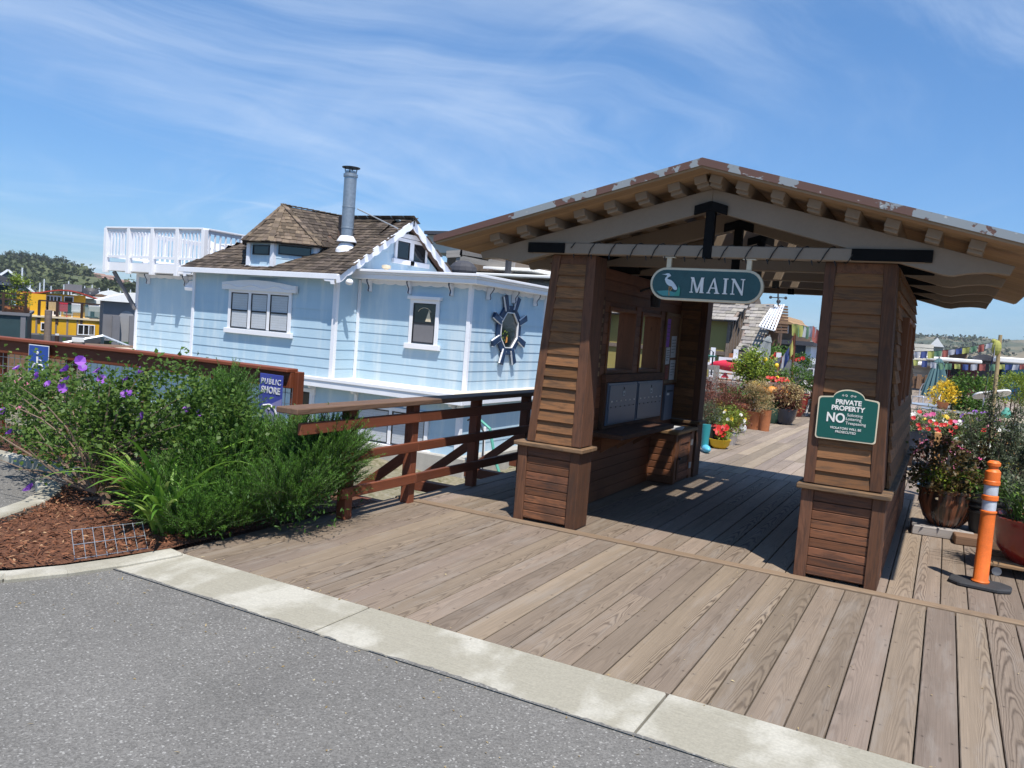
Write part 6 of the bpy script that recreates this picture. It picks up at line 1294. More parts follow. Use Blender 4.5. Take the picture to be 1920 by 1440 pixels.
for x in (-.6, .6):
    for y in (-.3, .3): m = MB(); m.box(x-.03, x+.03, y-.03, y+.03, 0, .86); m.build('leg', M['dark_metal'], t)
m = MB(); m.box(-.6, .6, -.3, .3, .35, .39); m.build('lower_shelf', M['dark_metal'], t)
t = pp('metal tub with a yellow-fruited citrus tree left of the covered grill', (-4.15, 20.6), 'tub', .34, .55, M['galvanised'], name='citrus_tree', group=None)
foliage('crown', t, 4500, [((-.05, 0, 1.12), (.5, .45, .36), 1), ((.45, 0, .65), (.4, .4, .32), .7)], 170, .09, .085, .045, M['lime_leaf'], .3, .35); m = MB(); twigs(m, (0, 0, .5), [V(0, 0, 1.1)+rdirs(1, 0)[0]*.4 for _ in range(10)]+[(0, 0, 1.4)], .03, .008); m.build('trunk', M['bark'], t)
for k in range(12): d = rdirs(1, -.6)[0]; m = MB(); m.sphere(V(.12, 0, .95)+d*(.45, .4, .45), .055, 10, 8, sc=(1, 1, 1.15)); m.build('fruit', M['bright_yellow'], t, smooth=True)
for k, (x, y, w) in enumerate(((-4.55, 17.3, .9), (-5.3, 21.5, 1.2))):
    t = thing('rock_pile', ('low heap of grey rocks and shells behind the strap-leaved terracotta pot', 'heap of grey driftwood and stones left of the citrus tree')[k], 'rocks', (x, y, 0)); m = MB()
    for q in range(14): m.sphere((random.uniform(-w/2, w/2), random.uniform(-.3, .3), random.uniform(.1, .6)), random.uniform(.1, .2), 8, 6, sc=(1.3, 1, .7))
    m.build('stones', M['rock'], t)
# ================================================================== NEIGHBOURING HOUSEBOATS (left)
ROT = [0.0]
_at0 = at
def at(x, y, Y):
    if not ROT[0]: return _at0(x, y, Y)
    d = ray(x, y); c, s = math.cos(ROT[0]), math.sin(ROT[0]); d = np.array((d[0]*c-d[1]*s, d[0]*s+d[1]*c, d[2])); return CO+d*(Y/d[1])
def turn_back(before):
    """things of this section were laid out in a frame facing the camera; turn them to where they stand"""
    c, s = math.cos(-ROT[0]), math.sin(-ROT[0])
    for o in list(col.objects):
        if o in before or o.parent is not None: continue
        x, y, z = o.location; o.location = (x*c-y*s, x*s+y*c, z); o.rotation_euler.z -= ROT[0]
    ROT[0] = 0.0
_before = set(col.objects); ROT[0] = R(-57.5)
def BX(x0, y0, x1, y1, Y):
    """extent of something measured in the photo, at its real distance: x0,x1,z0,z1"""
    xm, ym = (x0+x1)/2, (y0+y1)/2; return at(x0, ym, Y)[0], at(x1, ym, Y)[0], at(xm, y1, Y)[2], at(xm, y0, Y)[2]
def bpart(t, name, rect, Y, dep, mat, **k):
    a, b, c, d = BX(*rect, Y); m = MB(); m.box(a, b, Y, Y+dep, c, d); return wpart(m, name, mat, t, **k)
def bwin(t, rect, Y, frame='white_paint', bars=1, name='window', parent=None):
    a, b, c, d = BX(*rect, Y); f = max(.05, min(b-a, d-c)*.09); m = MB()
    m.box(a-f, b+f, Y-.08, Y-.002, c-f, c); m.box(a-f, b+f, Y-.08, Y-.002, d, d+f); m.box(a-f, a, Y-.08, Y-.002, c, d); m.box(b, b+f, Y-.08, Y-.002, c, d)
    for k in range(bars): x = a+(b-a)*(k+1)/(bars+1); m.box(x-f/2, x+f/2, Y-.07, Y-.002, c, d)
    w = wpart(m, name, M[frame], parent or t); m = MB(); m.quad((a, Y-.03, c), (b, Y-.03, c), (b, Y-.03, d), (a, Y-.03, d)); wpart(m, 'pane', M['window_glass'], w); return w
WZ = -2.0
# yellow houseboat
Yb = 65.0; a, b, _, _ = BX(50, 597, 193, 633, Yb)
yb = thing('yellow_houseboat', 'bright yellow houseboat with curved red-edged roof and a railed deck', 'houseboat', ((a+b)/2, Yb+4, WZ))
bpart(yb, 'hull', (48, 628, 195, 652), Yb-.15, 8.3, M['charcoal'], bevel=.1)
a, b, c, d = BX(52, 598, 193, 631, Yb); m = MB(); m.box(a, b, Yb, Yb+8, c, d); wpart(m, 'lower_wall', M['yellow_hull'], yb)
m = MB()
for px in (68, 105, 126, 145): x = at(px, 615, Yb)[0]; m.box(x-.06, x+.06, Yb-.03, Yb-.002, c, d)
m.box(a-.02, b+.02, Yb-.05, Yb-.002, c-.05, c+.06); wpart(m, 'wall_batten', M['grey_board'], yb)
m = MB(); m.box(a-.1, b+.1, Yb-.12, Yb+8, d+.002, d+.12); wpart(m, 'deck_edge', M['cream_paint'], yb)
bwin(yb, (147, 610, 176, 627), Yb, bars=2); bwin(yb, (78, 606, 85, 618), Yb, bars=0)
Yc = Yb+2.2; a2, b2, c2, d2 = BX(52, 551, 160, 597, Yc); m = MB(); m.box(a2, b2, Yc, Yb+8, d+.12, d2); wpart(m, 'cabin_wall', M['yellow_hull'], yb)
m = MB()
for px in (45, 70): x = at(px, 580, Yc-1)[0]; m.box(x-.5, x+.5, Yc-1, Yc-.01, d+.12, d2-.1)
wpart(m, 'cabin_bay', M['yellow_hull'], yb)
bwin(yb, (87, 556, 113, 590), Yc, bars=3); bwin(yb, (121, 557, 136, 588), Yc, bars=0, name='door')
N_ = 16; vs, fs = [], []; L0, L1 = at(22, 543, Yc-.6), at(185, 562, Yc-.6)
for i in range(N_+1):
    t_ = i/N_; z = L0[2]*(1-t_)+L1[2]*t_+.4*math.sin(math.pi*max(0, (t_-.25)/.75))**1.3*(t_ > .25)-.15*(1-t_); x = L0[0]*(1-t_)+L1[0]*t_
    for yy, zz in ((Yc-.6, z), (Yc-.6, z+.09), (Yb+8.4, z+.09), (Yb+8.4, z)): vs.append((x, yy, zz))
for i in range(N_):
    for k in range(4): q = i*4; k2 = (k+1) % 4; fs.append((q+k, q+4+k, q+4+k2, q+k2))
m = MB(); m.add(vs, fs); wpart(m, 'roof', M['roof_brown'], yb); m = MB(); m.add([(x, y-.02 if i % 4 < 2 else y-Yb-8.4+Yc-.55, z+.015) for i, (x, y, z) in enumerate(vs)], fs); wpart(m, 'roof_edge', M['red_trim'], yb)
rz_ = d+.12; m = MB(); m.box(at(72, 580, Yb)[0], b, Yb-.05, Yb+.03, rz_+1.0, rz_+1.1); wpart(m, 'deck_rail', M['dark_rail'], yb)
for px in (73, 107, 153, 194): x = at(px, 590, Yb)[0]; m = MB(); m.box(x-.09, x+.09, Yb-.05, Yb+.05, rz_-.5, rz_+1.05); wpart(m, 'rail_post', M['dark_rail'], yb)
m = MB(); m.quad((at(155, 588, Yb)[0], Yb, rz_+.1), (b, Yb, rz_+.1), (b, Yb, rz_+.95), (at(155, 588, Yb)[0], Yb, rz_+.95)); m.quad((at(110, 588, Yb)[0], Yb+.01, rz_+.1), (at(150, 588, Yb)[0], Yb+.01, rz_+.1), (at(150, 588, Yb)[0], Yb+.01, rz_+.95), (at(110, 588, Yb)[0], Yb+.01, rz_+.95)); wpart(m, 'glass_balustrade', M['teal_glass'], yb)
m = MB(); m.box(at(122, 545, Yc)[0], at(155, 545, Yc)[0], Yc+2, Yc+3, d2+.3, d2+.8); wpart(m, 'roof_box', M['grey_hull'], yb)
for k, (px, mt, lab) in enumerate(((116, 'kayak_red', 'red deck chair on the upper deck of the yellow houseboat'), (101, 'bamboo', 'tan deck chair left of the red one on the yellow houseboat'), (144, 'chair_white', 'white deck chair behind the glass rail of the yellow houseboat'))):
    x = at(px, 590, Yb+1)[0]; t = thing('deck_chair', lab, 'chair', (x, Yb+1.0, rz_)); m = MB(); m.box(-.35, .35, .2, .28, .4, 1.0); m.build('backrest', M[mt], t); m = MB(); m.box(-.35, .35, -.35, .2, .36, .44); m.build('seat', M[mt], t)
    for q in (-.3, .3): m = MB(); m.box(q-.03, q+.03, -.3, .25, 0, .36); m.build('leg', M[mt], t)
x = at(169, 549, Yc+3); t = thing('satellite_dish', 'black satellite dish on the roof edge of the yellow houseboat', 'dish', (x[0], Yc+3, d2)); dz = x[2]-d2; m = MB(); m.lathe([(0, -.12), (.35, -.05), (.62, .12), (.6, .14), (.3, 0), (0, -.06)], (0, 0, 0), 20); o = m.build('reflector', M['dark_metal'], t); o.location = (0, 0, dz); o.rotation_euler = (R(25), 0, 0); m = MB(); m.tube([(0, .1, 0), (0, .1, dz)], .06, 6); m.build('mast', M['mast_white'], t)
# dark green houseboat at the frame edge
Yg = 52.0; a, b, c, d = BX(-40, 590, 50, 645, Yg)
t = thing('dark_green_houseboat', 'very dark green houseboat with deep eaves cut by the left frame edge', 'houseboat', ((a+b)/2, Yg+3, WZ))
m = MB(); m.box(a, b, Yg, Yg+9, WZ, d); wpart(m, 'lower_wall', M['dark_green_hull'], t); m = MB(); m.box(a-.1, b+.12, Yg-.1, Yg+9.1, d+.002, d+.16); wpart(m, 'deck_edge', M['grey_hull'], t)
m = MB(); xx = at(14, 560, Yg+1.5)[0]; zt = at(14, 535, Yg+1.5)[2]; m.box(a, xx, Yg+1.5, Yg+6, d+.16, zt); wpart(m, 'cabin_wall', M['dark_green_hull'], t)
r0, r1 = at(-40, 520, Yg+.5), at(45, 534, Yg+.5); m = MB(); m.prism([(r0[0], r0[2]+.1), (r1[0], r1[2]-.1), (r1[0], r1[2]+.08), (r0[0], r0[2]+.5)], (0, Yg+.5, 0), EX, EZ, (0, 6, 0)); wpart(m, 'roof', M['charcoal'], t)
m = MB(); m.beam((xx, Yg+1.2, d+1.0), (at(34, 545, Yg+1)[0], Yg+1.2, r1[2]-.15), .12, .12); wpart(m, 'eave_brace', M['red_trim'], t); m = MB(); m.box(b-.3, b-.06, Yg-.06, Yg+.1, WZ, d); wpart(m, 'corner_post', M['grey_hull'], t)
m = MB()
for z in (.35, .7, 1.0): m.box(a, b, Yg-.02, Yg+.03, d+.12+z, d+.2+z)
wpart(m, 'deck_rail', M['dark_rail'], t)
for px in (6, 48): x = at(px, 575, Yg)[0]; m = MB(); m.box(x-.06, x+.06, Yg-.04, Yg+.06, d+.16, d+1.2); wpart(m, 'rail_post', M['dark_rail'], t)
p = at(32, 575, Yg+.6); t2 = thing('deck_plant', 'leafy yellow-flowered planter on the deck of the dark green houseboat', 'plant', (p[0], Yg+.6, d+.17)); foliage('foliage', t2, 1600, [((0, 0, .9), (.6, .35, .7), 1), ((.1, 0, 1.7), (.5, .3, .25), .5)], 60, .12, .14, .08, M['lime_leaf']); m = MB(); m.box(-.6, .6, -.15, .15, 0, .3); m.build('trough', M['terracotta'], t2)
# green boat, boathouses
Ygr = 67.0; a, b, c, d = BX(194, 583, 220, 640, Ygr); t = thing('green_houseboat', 'mottled green houseboat with pale awning right of the yellow one', 'houseboat', ((a+b)/2, Ygr+2, WZ)); m = MB(); m.box(a, b+1.5, Ygr, Ygr+4, WZ, d); wpart(m, 'wall', M['green_hull'], t)
bwin(t, (207, 594, 215, 611), Ygr, bars=1); m = MB(); q = BX(166, 573, 219, 585, Ygr-1); m.prism([(0, q[2]), (0, q[2]+.35), (3., q[3]), (3., q[3]-.2)], (q[0], Ygr-1.6, 0), EYv, EZ, (q[1]-q[0], 0, 0)); wpart(m, 'awning', M['roof_white'], t)
for k, rect in enumerate(((160, 562, 225, 571), (158, 557, 212, 561))): q = BX(*rect, Ygr+5+3*k); m = MB(); m.box(q[0], q[1], Ygr+5+3*k, Ygr+7+3*k, q[2], q[3]); wpart(m, 'flat_roof', M['roof_white'], t)
Yh = 58.0; a, b, c, d = BX(212, 567, 262, 655, Yh); t = thing('grey_boathouse', 'grey boathouse with rounded pale roof and an arched door behind the blue house', 'boathouse', ((a+b)/2, Yh+2.5, WZ)); m = MB(); m.box(a-.6, b+2, Yh, Yh+5, WZ+.9, d); wpart(m, 'wall', M['grey_hull'], t)
vs = [(a-1+(b-a+4)*k/12, d+.0+.7*math.sin(math.pi*k/12)) for k in range(13)]; m = MB(); m.prism(vs, (0, Yh-.4, 0), EX, EZ, (0, 5.8, 0)); wpart(m, 'curved_roof', M['roof_white'], t)
q = BX(222, 583, 251, 641, Yh); cx, hw = (q[0]+q[1])/2, (q[1]-q[0])/2; P = [(cx-hw, q[2]), (cx+hw, q[2])]+[(cx+hw*math.cos(u), q[3]-hw+hw*math.sin(u)) for u in np.linspace(0, math.pi, 14)]; m = MB(); m.prism(P, (0, Yh-.06, 0), EX, EZ, (0, .05, 0)); wpart(m, 'arched_door', M['grey_door'], t)
for px in (217, 249): x = at(px, 620, Yh-.4)[0]; m = MB(); m.box(x-.22, x+.22, Yh-.6, Yh-.2, WZ, at(px, 592, Yh)[2]); wpart(m, 'piling', M['grey_hull'], t)
def piling(px, py0, Y, r, lab, mat='grey_board', cap=None):
    p = at(px, py0, Y); t = thing('mooring_piling', lab, 'piling', (p[0], Y, WZ-.6)); m = MB(); m.lathe([(r*1.05, 0), (r, p[2]-WZ+.6), (r*.8, p[2]-WZ+.62), (0, p[2]-WZ+.63)], (0, 0, 0), 14); m.build('piling_body', M[mat], t)
    if cap: m = MB(); m.box(-r*.85, r*.85, -r*.8, r*.8, p[2]-WZ+.63, p[2]-WZ+.63+cap); m.build('piling_cap', M['paper_white'], t)
piling(91, 582, 60, .21, 'tall grey mooring piling standing in front of the yellow houseboat'); piling(107, 630, 44, .09, 'thin dark mooring post with a pale flat cap', 'dark_rail', .08); piling(146, 642, 38, .26, 'short broad wooden piling topped with a pale box near the fence', 'grey_board', .16)
t = thing('mooring_tripod', 'pale three-legged mooring frame at the bow of the yellow houseboat', 'mooring frame', (at(193, 640, 54)[0], 54, WZ)); P0 = at(193, 630, 54)-np.array(t.location)
for e in ((-3.6, 0, .4), (2.8, 0, .3), (0, 2, .2)): m = MB(); m.tube([P0, np.array(e)], .09, 6); m.build('frame_leg', M['galvanised'], t)
t = thing('floating_walkway', 'low weathered floating walkway cluttered with rope beside the blue house', 'walkway', (at(190, 650, 40)[0], 40, WZ)); m = MB(); m.box(-6, 7, -1.2, .8, .2, 1.55); m.build('walkway_float', M['brown_board'], t)
m = MB(); m.box(-14, -5.5, 1, 2.2, .2, 1.3); m.build('walkway_float', M['grey_board'], t)
q = BX(20, 532, 62, 545, 95); t = thing('slate_roof_house', 'blue-grey gabled roof with white barge boards behind the yellow houseboat', 'house', ((q[0]+q[1])/2, 99, WZ)); m = MB(); m.box(q[0], q[1], 96, 103, WZ, q[2]); wpart(m, 'wall', M['blue_siding'], t); hx_ = q[1]-2.2
m = MB(); m.prism([(hx_-2.2, q[2]), (hx_, q[2]+1.9), (hx_+2.2, q[2])], (0, 95.5, 0), EX, EZ, (0, 7, 0)); wpart(m, 'gable_roof', M['slate'], t); m = MB(); m.beam((hx_-2.3, 95.4, q[2]-.1), (hx_, 95.4, q[2]+1.95), .2, .3, (0, 1, 0)); m.beam((hx_, 95.4, q[2]+1.95), (hx_+2.3, 95.4, q[2]-.1), .2, .3, (0, 1, 0)); wpart(m, 'barge_board', M['white_paint'], t); m = MB(); m.box(q[0], hx_-1.5, 96, 103, q[2], q[2]+1.7); wpart(m, 'roof_slope', M['slate'], t)
# sailboats in the marina
def sailboat(first):
    t = thing('sailboat', 'white sailing yacht moored in the far marina', 'sailboat', (0, 0, WZ), 0, 'yachts in the far marina'); S = [(-4, .25), (-3.8, 1.2), (3.2, 1.4), (5, 1.5), (4.2, .6), (3, 0), (-3, 0)]
    m = MB(); m.prism(S, (0, -1.1, 0), EX, EZ, (0, 2.2, 0)); m.build('hull', M['white_paint'], t, bevel=.25); m = MB(); m.box(-1.8, 1.8, -.8, .8, 1.4, 2.0); m.build('cabin', M['sail_cloth'], t, bevel=.15)
    m = MB(); m.tube([(.4, 0, 1.2), (.4, 0, 9)], [.2, .13], 8); m.build('mast', M['mast_white'], t); m = MB(); m.tube([(.4, 0, 2.6), (-3.4, 0, 2.7)], .14, 8); m.build('boom', M['sail_cloth'], t); m = MB(); m.tube([(.4, 0, 8.8), (4.9, 0, 1.5)], .02, 4); m.tube([(.4, 0, 8.9), (-3.9, 0, 1.3)], .02, 4); m.build('rigging', M['wire'], t); return t
sb = None
for px, yt in ((42, 502), (28, 519), (57, 528), (75, 530), (83, 523), (96, 536), (120, 533), (129, 527), (134, 538), (159, 536), (173, 534), (186, 540), (203, 541), (226, 545), (234, 540), (-20, 520), (245, 543)):
    Ym = 150+random.uniform(-14, 14) if yt > 510 else 130; top = at(px, yt, Ym); o = sb if sb is None else copy_tree(sb)
    if o is None: o = sb = sailboat(True)
    s = (top[2]-WZ)/9.0; s2 = max(s, .6); o.location = (top[0]-.4*s2, Ym, WZ); o.scale = (s2, s2, s); o.rotation_euler = (0, 0, 0)
for px, yt, lab, mt in ((215, 535, 'tall pale lamp pole among the far masts', 'mast_white'), (226, 536, 'thick dark pile with a fitting among the far masts', 'dark_metal')):
    p = at(px, yt, 50); t = thing('marina_pole', lab, 'pole', (p[0], 92, WZ)); m = MB(); m.tube([(0, 0, 0), (0, 0, p[2]-WZ)], .18 if mt == 'dark_metal' else .09, 8); m.build('pole_shaft', M[mt], t); m = MB(); m.box(-.2, .7, -.1, .1, p[2]-WZ, p[2]-WZ+.12); m.build('lamp_arm', M[mt], t)
for px, py, Ym, w in ((190, 556, 112, 9), (208, 548, 135, 7), (140, 556, 120, 6)):
    p = at(px, py, Ym); t = thing('marina_shed', {190: 'tan-roofed low float house among the masts by the boathouse', 208: 'small pale kiosk float house among the masts', 140: 'low grey float house behind the yellow roof'}[px], 'shed', (p[0], Ym, WZ)); m = MB(); m.box(-w/2, w/2, 0, 5, 0, p[2]-WZ-.8); m.build('wall', M['beige_siding'], t); m = MB(); m.prism([(-w/2-.4, 0), (w/2+.4, 0), (0, 1.1)], (0, -.3, p[2]-WZ-.8), EX, EZ, (0, 5.6, 0)); m.build('roof', M['roof_white'] if px != 190 else M['brown_board'], t)

turn_back(_before)
# ================================================================== HILLS
def hill(name, prof, Y1, Y0, mat, n2=26, foot=-2.2, rough=1.0):
    """prof: skyline measured at distance Y1, sloping down to the shore at Y0 and away behind"""
    xs_ = np.linspace(prof[0][0], prof[-1][0], 150); ys__ = np.interp(xs_, [p[0] for p in prof], [p[1] for p in prof]); rows = []
    for i, (px, py) in enumerate(zip(xs_, ys__)):
        top = at(px, py, Y1); d = np.array((top[0], top[1], 0.)); r_ = []
        for k in range(n2):
            t_ = k/(n2-1)*1.7
            s = (Y0+(Y1-Y0)*t_)/Y1; h = (math.sin(min(t_, 1)*math.pi/2)**1.15) if t_ <= 1 else 1-.55*((t_-1)/.7)**1.6
            nz = rough*(math.sin(i*.35+k*.9)+.6*math.sin(i*.83-k*1.7)+.5*math.sin(i*1.9+k*.4))*(0 if abs(t_-1) < .01 else .35*min(1, t_*3))
            r_.append((d[0]*s, d[1]*s, foot+(top[2]-foot)*h+nz*.6))
        rows.append(r_)
    A = np.array(rows); g0, g1 = A.shape[:2]; ix = np.arange(g0*g1).reshape(g0, g1); Fc = np.stack([ix[:-1, :-1], ix[1:, :-1], ix[1:, 1:], ix[:-1, 1:]], -1).reshape(-1, 4)
    struct(mesh_np(name, A.reshape(-1, 3), Fc, mat, smooth=True)); return A
LH = hill('wooded_hill', [(-420, 505), (-250, 489), (-100, 491), (0, 497), (60, 501), (100, 505), (150, 513), (175, 519), (205, 527), (245, 536), (300, 550), (370, 565), (430, 577)], 260, 120, M['terrain'])
RH = hill('dry_hills', [(1380, 650), (1440, 646), (1500, 636), (1540, 624), (1600, 628), (1680, 634), (1720, 633), (1760, 632), (1800, 635), (1850, 636), (1900, 640), (1960, 640), (2050, 652), (2200, 660), (2400, 690)], 900, 480, M['dry_hill'], rough=3.)
MH = hill('far_ridge', [(250, 560), (420, 566), (700, 585), (1000, 604), (1400, 640)], 1500, 1200, M['dry_hill'], rough=3)
def crown_mesh(n, R_, H_, lf, mat, parent, k=16, name='crown'):
    E2 = [((random.uniform(-.5, .5)*R_, random.uniform(-.5, .5)*R_, H_*random.uniform(.5, .85)), (R_*random.uniform(.4, .65), R_*random.uniform(.4, .65), H_*random.uniform(.2, .3)), 1) for _ in range(6)]
    return foliage(name, parent, n, E2, k*3, R_*.14, lf, lf*.8, mat, .3, .5)
protos = []
for q in range(4):
    t = thing('hill_tree', 'dark round-headed tree on the crest of the left hill', 'tree', (0, 0, 0), 0, 'trees along the crest of the left hill'); crown_mesh(1100, 5.0, 10.5, 1.0, M['far_leaf'], t); m = MB(); m.tube([(0, 0, -2), (.3, 0, 3), (-.2, .2, 7)], [.6, .45, .2], 7); m.build('trunk', M['bark'], t); protos.append(t)
cnt = 0
for i in range(150):
    px = -240+400*i/149+random.uniform(-2, 2)
    if px > 158 or i % (3 if px < 0 else 2): continue
    yr = np.interp(px, [-250, -100, 0, 60, 100, 150, 175], [489, 491, 497, 501, 505, 513, 519]); sc = 1.0 if px < 120 else max(.45, 1-(px-120)/60)
    dY = random.uniform(-10, 14); p = at(px, yr+3.5, 260+dY); o = protos[cnt] if cnt < 4 else copy_tree(protos[random.randrange(4)]); cnt += 1
    s = sc*random.uniform(.6, .95); o.location = (p[0], p[1], p[2]-1); o.scale = (s, s, s*random.uniform(.8, 1.0)); o.rotation_euler = (0, 0, random.uniform(0, 6.28))
def scrub(name, A, n, size, lo, hi, label, mat, clump=7, holes=True, flat=1.0):
    P, Rn = [], []
    while len(P) < n:
        i, t_ = random.randrange(A.shape[0]-1), random.uniform(lo, hi)/1.7*(A.shape[1]-1); k = int(t_); c = A[i, k]*(1-(t_-k))+A[i, min(k+1, A.shape[1]-1)]*(t_-k)
        if holes and math.sin(c[0]*.045+1.3)*math.cos(c[1]*.05)+.5*math.sin(c[0]*.11) < (-.25 if t_/(A.shape[1]-1)*1.7 < .72 else .75): continue
        s = size*random.uniform(.5, 1.2); r = random.random(); P += [c+np.array((random.gauss(0, s*.5/flat), random.gauss(0, s*.5/flat), abs(random.gauss(.3, .45))*s*flat)) for _ in range(clump)]; Rn += [min(1, max(0, r*.7+random.random()*.3)) for _ in range(clump)]
    P = np.array(P); o = leaves(name, P, rng.normal(size=P.shape), np.full(len(P), size*.55), np.full(len(P), size*.5), mat, None, np.array(Rn)); tag(o, label, 'scrub', kind='stuff')
scrub('hillside_scrub', LH, 26000, 3.2, .05, .74, 'green scrub and small trees covering the slope of the left hill', M['far_scrub'], 22)
scrub('far_scrub', RH, 7000, 4.5, .02, .8, 'dark tree patches on the dry hills beyond the bay', M['far_leaf'], 26, flat=.45)
for px, py, w, h, lab in ((166, 515, 30, 11, 'white-walled tan-roofed house high on the left hill'), (194, 523, 26, 9, 'brown wide-eaved house below the white one on the hill'), (231, 531, 26, 8, 'low pale house right of the others on the hill')):
    Yq = 235; q = BX(px-w/2, py-h/2, px+w/2, py+h/2, Yq); t = thing('hillside_house', lab, 'house', ((q[0]+q[1])/2, Yq, q[2]-2)); Wd, Hh = (q[1]-q[0]), q[3]-q[2]
    m = MB(); m.box(-Wd/2, Wd*.1, 0, 8, -3, Hh*.62+2); m.box(Wd*.1+.01, Wd/2, 2, 9, -3, Hh*.42+2); m.build('wall', M['hill_house'], t); m = MB()
    for x0, x1, yy, zz in ((-Wd/2-.6, Wd*.1+.5, -1, Hh*.62+2.002), (Wd*.1+.51, Wd/2+.6, 1, Hh*.42+2.002)): m.prism([(x0, zz), (x1, zz), (x1-1.6, zz+Hh*.3), (x0+1.6, zz+Hh*.3)], (0, yy, 0), EX, EZ, (0, 9, 0))
    m.build('roof', M['hill_house_roof'], t)
    for k in range(4): m = MB(); x = -Wd*.42+Wd*.2*k; m.box(x, x+Wd*.1, (-.05 if x < -Wd*.02 else 1.95), (-.02 if x < -Wd*.02 else 1.98), Hh*.1+2, Hh*.34+2); m.build('window', M['window_glass'], t)

# ================================================================== BEHIND THE BLUE HOUSE
Yk = 27.0; q = BX(850, 520, 1065, 760, Yk); t = thing('shingled_houseboat', 'brown shingled float house with a grey timber roof deck behind the blue house', 'houseboat', ((q[0]+q[1])/2, Yk+4, WZ)); sr_ = t
m = MB(); m.box(q[0], q[1], Yk+.06, Yk+8, WZ, q[3]); wpart(m, 'wall', M['dark_shingle'], t)
m = MB(); shingles(m, (at(980, 600, Yk)[0], Yk+.05, -1.2), EX, EZ, [(0, 0), (2.2, 0), (2.2, q[3]+1.2), (0, q[3]+1.2)], .2, .14, .28); wpart(m, 'shingle_cladding', M['dark_shingle'], t); bwin(t, (1019, 563, 1031, 592), Yk, 'navy_paint', 0)
for k, (rect, Yr, dp) in enumerate((((892, 505, 1040, 519), Yk-.8, 5), ((905, 498, 1000, 506), Yk+.6, 4))): w_ = BX(*rect, Yr); m = MB(); m.prism([(0, w_[2]), (0, w_[2]+.1), (dp, w_[3]), (dp, w_[3]-.2)], (w_[0], Yr, 0), EYv, EZ, (w_[1]-w_[0], 0, 0)); wpart(m, 'white_roof', M['roof_white'], t, bevel=.02)
w_ = BX(985, 522, 1040, 548, Yk-.5); m = MB(); m.add([(w_[0], Yk-.9, w_[2]), (w_[1], Yk-.9, w_[2]), (w_[1], Yk-.1, w_[3]), (w_[0], Yk-.1, w_[3])], [(0, 1, 2, 3)]); shingles(m, (w_[0], Yk-.9, w_[2]), EX, V(0, .8, w_[3]-w_[2])/math.hypot(.8, w_[3]-w_[2]), [(0, 0), (w_[1]-w_[0], 0), (w_[1]-w_[0], .9), (0, .9)], .2, .12, .25); wpart(m, 'shingle_skirt', M['weathered'], t)
m = MB(); w_ = BX(800, 440, 862, 474, Yk+1); m.box(w_[0], w_[1], Yk+1, Yk+5, w_[2], w_[3]); wpart(m, 'upper_wall', M['beige_siding'], t); m = MB(); w_ = BX(795, 433, 866, 439, Yk+.7); m.box(w_[0], w_[1], Yk+.7, Yk+5.5, w_[2], w_[3]); wpart(m, 'upper_roof', M['charcoal'], t)
m = MB(); w_ = BX(838, 472, 965, 508, Yk+1.6); m.box(w_[0], w_[1], Yk+1.6, Yk+6, w_[2], w_[3]-.25); wpart(m, 'deck_parapet', M['grey_board'], t)
for p0, p1 in (((866, 472), (856, 506)), ((916, 484), (912, 505)), ((960, 492), (958, 512))): m = MB(); m.beam(at(*p0, Yk+1), at(*p1, Yk+1), .2, .2, (0, 1, 0)); wpart(m, 'deck_post', M['weathered'], t)
for p0, p1 in (((864, 472), (918, 483)), ((864, 484), (962, 500)), ((838, 477), (868, 475))): m = MB(); m.beam(at(*p0, Yk+.9), at(*p1, Yk+.9), .1, .28); wpart(m, 'deck_rail', M['weathered'], t)
m = MB(); p = at(868, 508, Yk-.3); m.sphere(p, .45, 14, 8, sc=(1.3, 1, .9)); wpart(m, 'roof_dome', M['charcoal'], t); m = MB(); p = at(953, 500, Yk); m.lathe([(.12, -.5), (.12, .5), (.15, .52), (0, .55)], p, 10); wpart(m, 'vent_pipe', M['dark_metal'], t)

# ================================================================== BEYOND THE GATE
Ya = 31.0; q = BX(1290, 600, 1362, 690, Ya)
ha = thing('olive_house', 'olive stucco float house with brown board side and a skylight in its shingle roof', 'houseboat', ((q[0]+q[1])/2, Ya+3, WZ))
cz = at(1362, 600, Ya)[2]; m = MB(); m.box(q[0]-6, q[1], Ya, Ya+7, WZ+.5, cz); wpart(m, 'stucco_wall', M['olive_stucco'], ha)
m = MB(); m.box(q[0]-6, q[1]+.02, Ya-.08, Ya-.002, cz-1.35, cz-1.2); wpart(m, 'wall_band', M['grey_board'], ha)
m = MB(); m.box(q[1]+.002, q[1]+.12, Ya-.1, Ya+7, WZ+.5, cz)
for k in range(18): m.box(q[1]+.122, q[1]+.17, Ya+.4*k, Ya+.4*k+.07, WZ+.5, cz+(.95*(.4*k)/3.5 if k < 9 else .95*(7-.4*k)/3.5)*.9)
m.prism([(Ya, cz), (Ya+7, cz), (Ya+3.5, cz+1.75)], (q[1]+.003, 0, 0), EYv, EZ, (.1, 0, 0)); wpart(m, 'board_side', M['grey_board'], ha)
u_ = MB(); m = MB(); evh = V(0, 3.9, 1.95)/math.hypot(3.9, 1.95); LR = math.hypot(3.9, 1.95); shingles(m, (q[0]-6.3, Ya-.4, cz-.02), EX, evh, [(0, 0), (q[1]-q[0]+6.6, 0), (q[1]-q[0]+6.6, LR), (0, LR)], .28, .25, .5, .03, u_); wpart(m, 'shingle_roof', M['weathered'], ha); wpart(u_, 'roof_deck', M['grey_board'], ha)
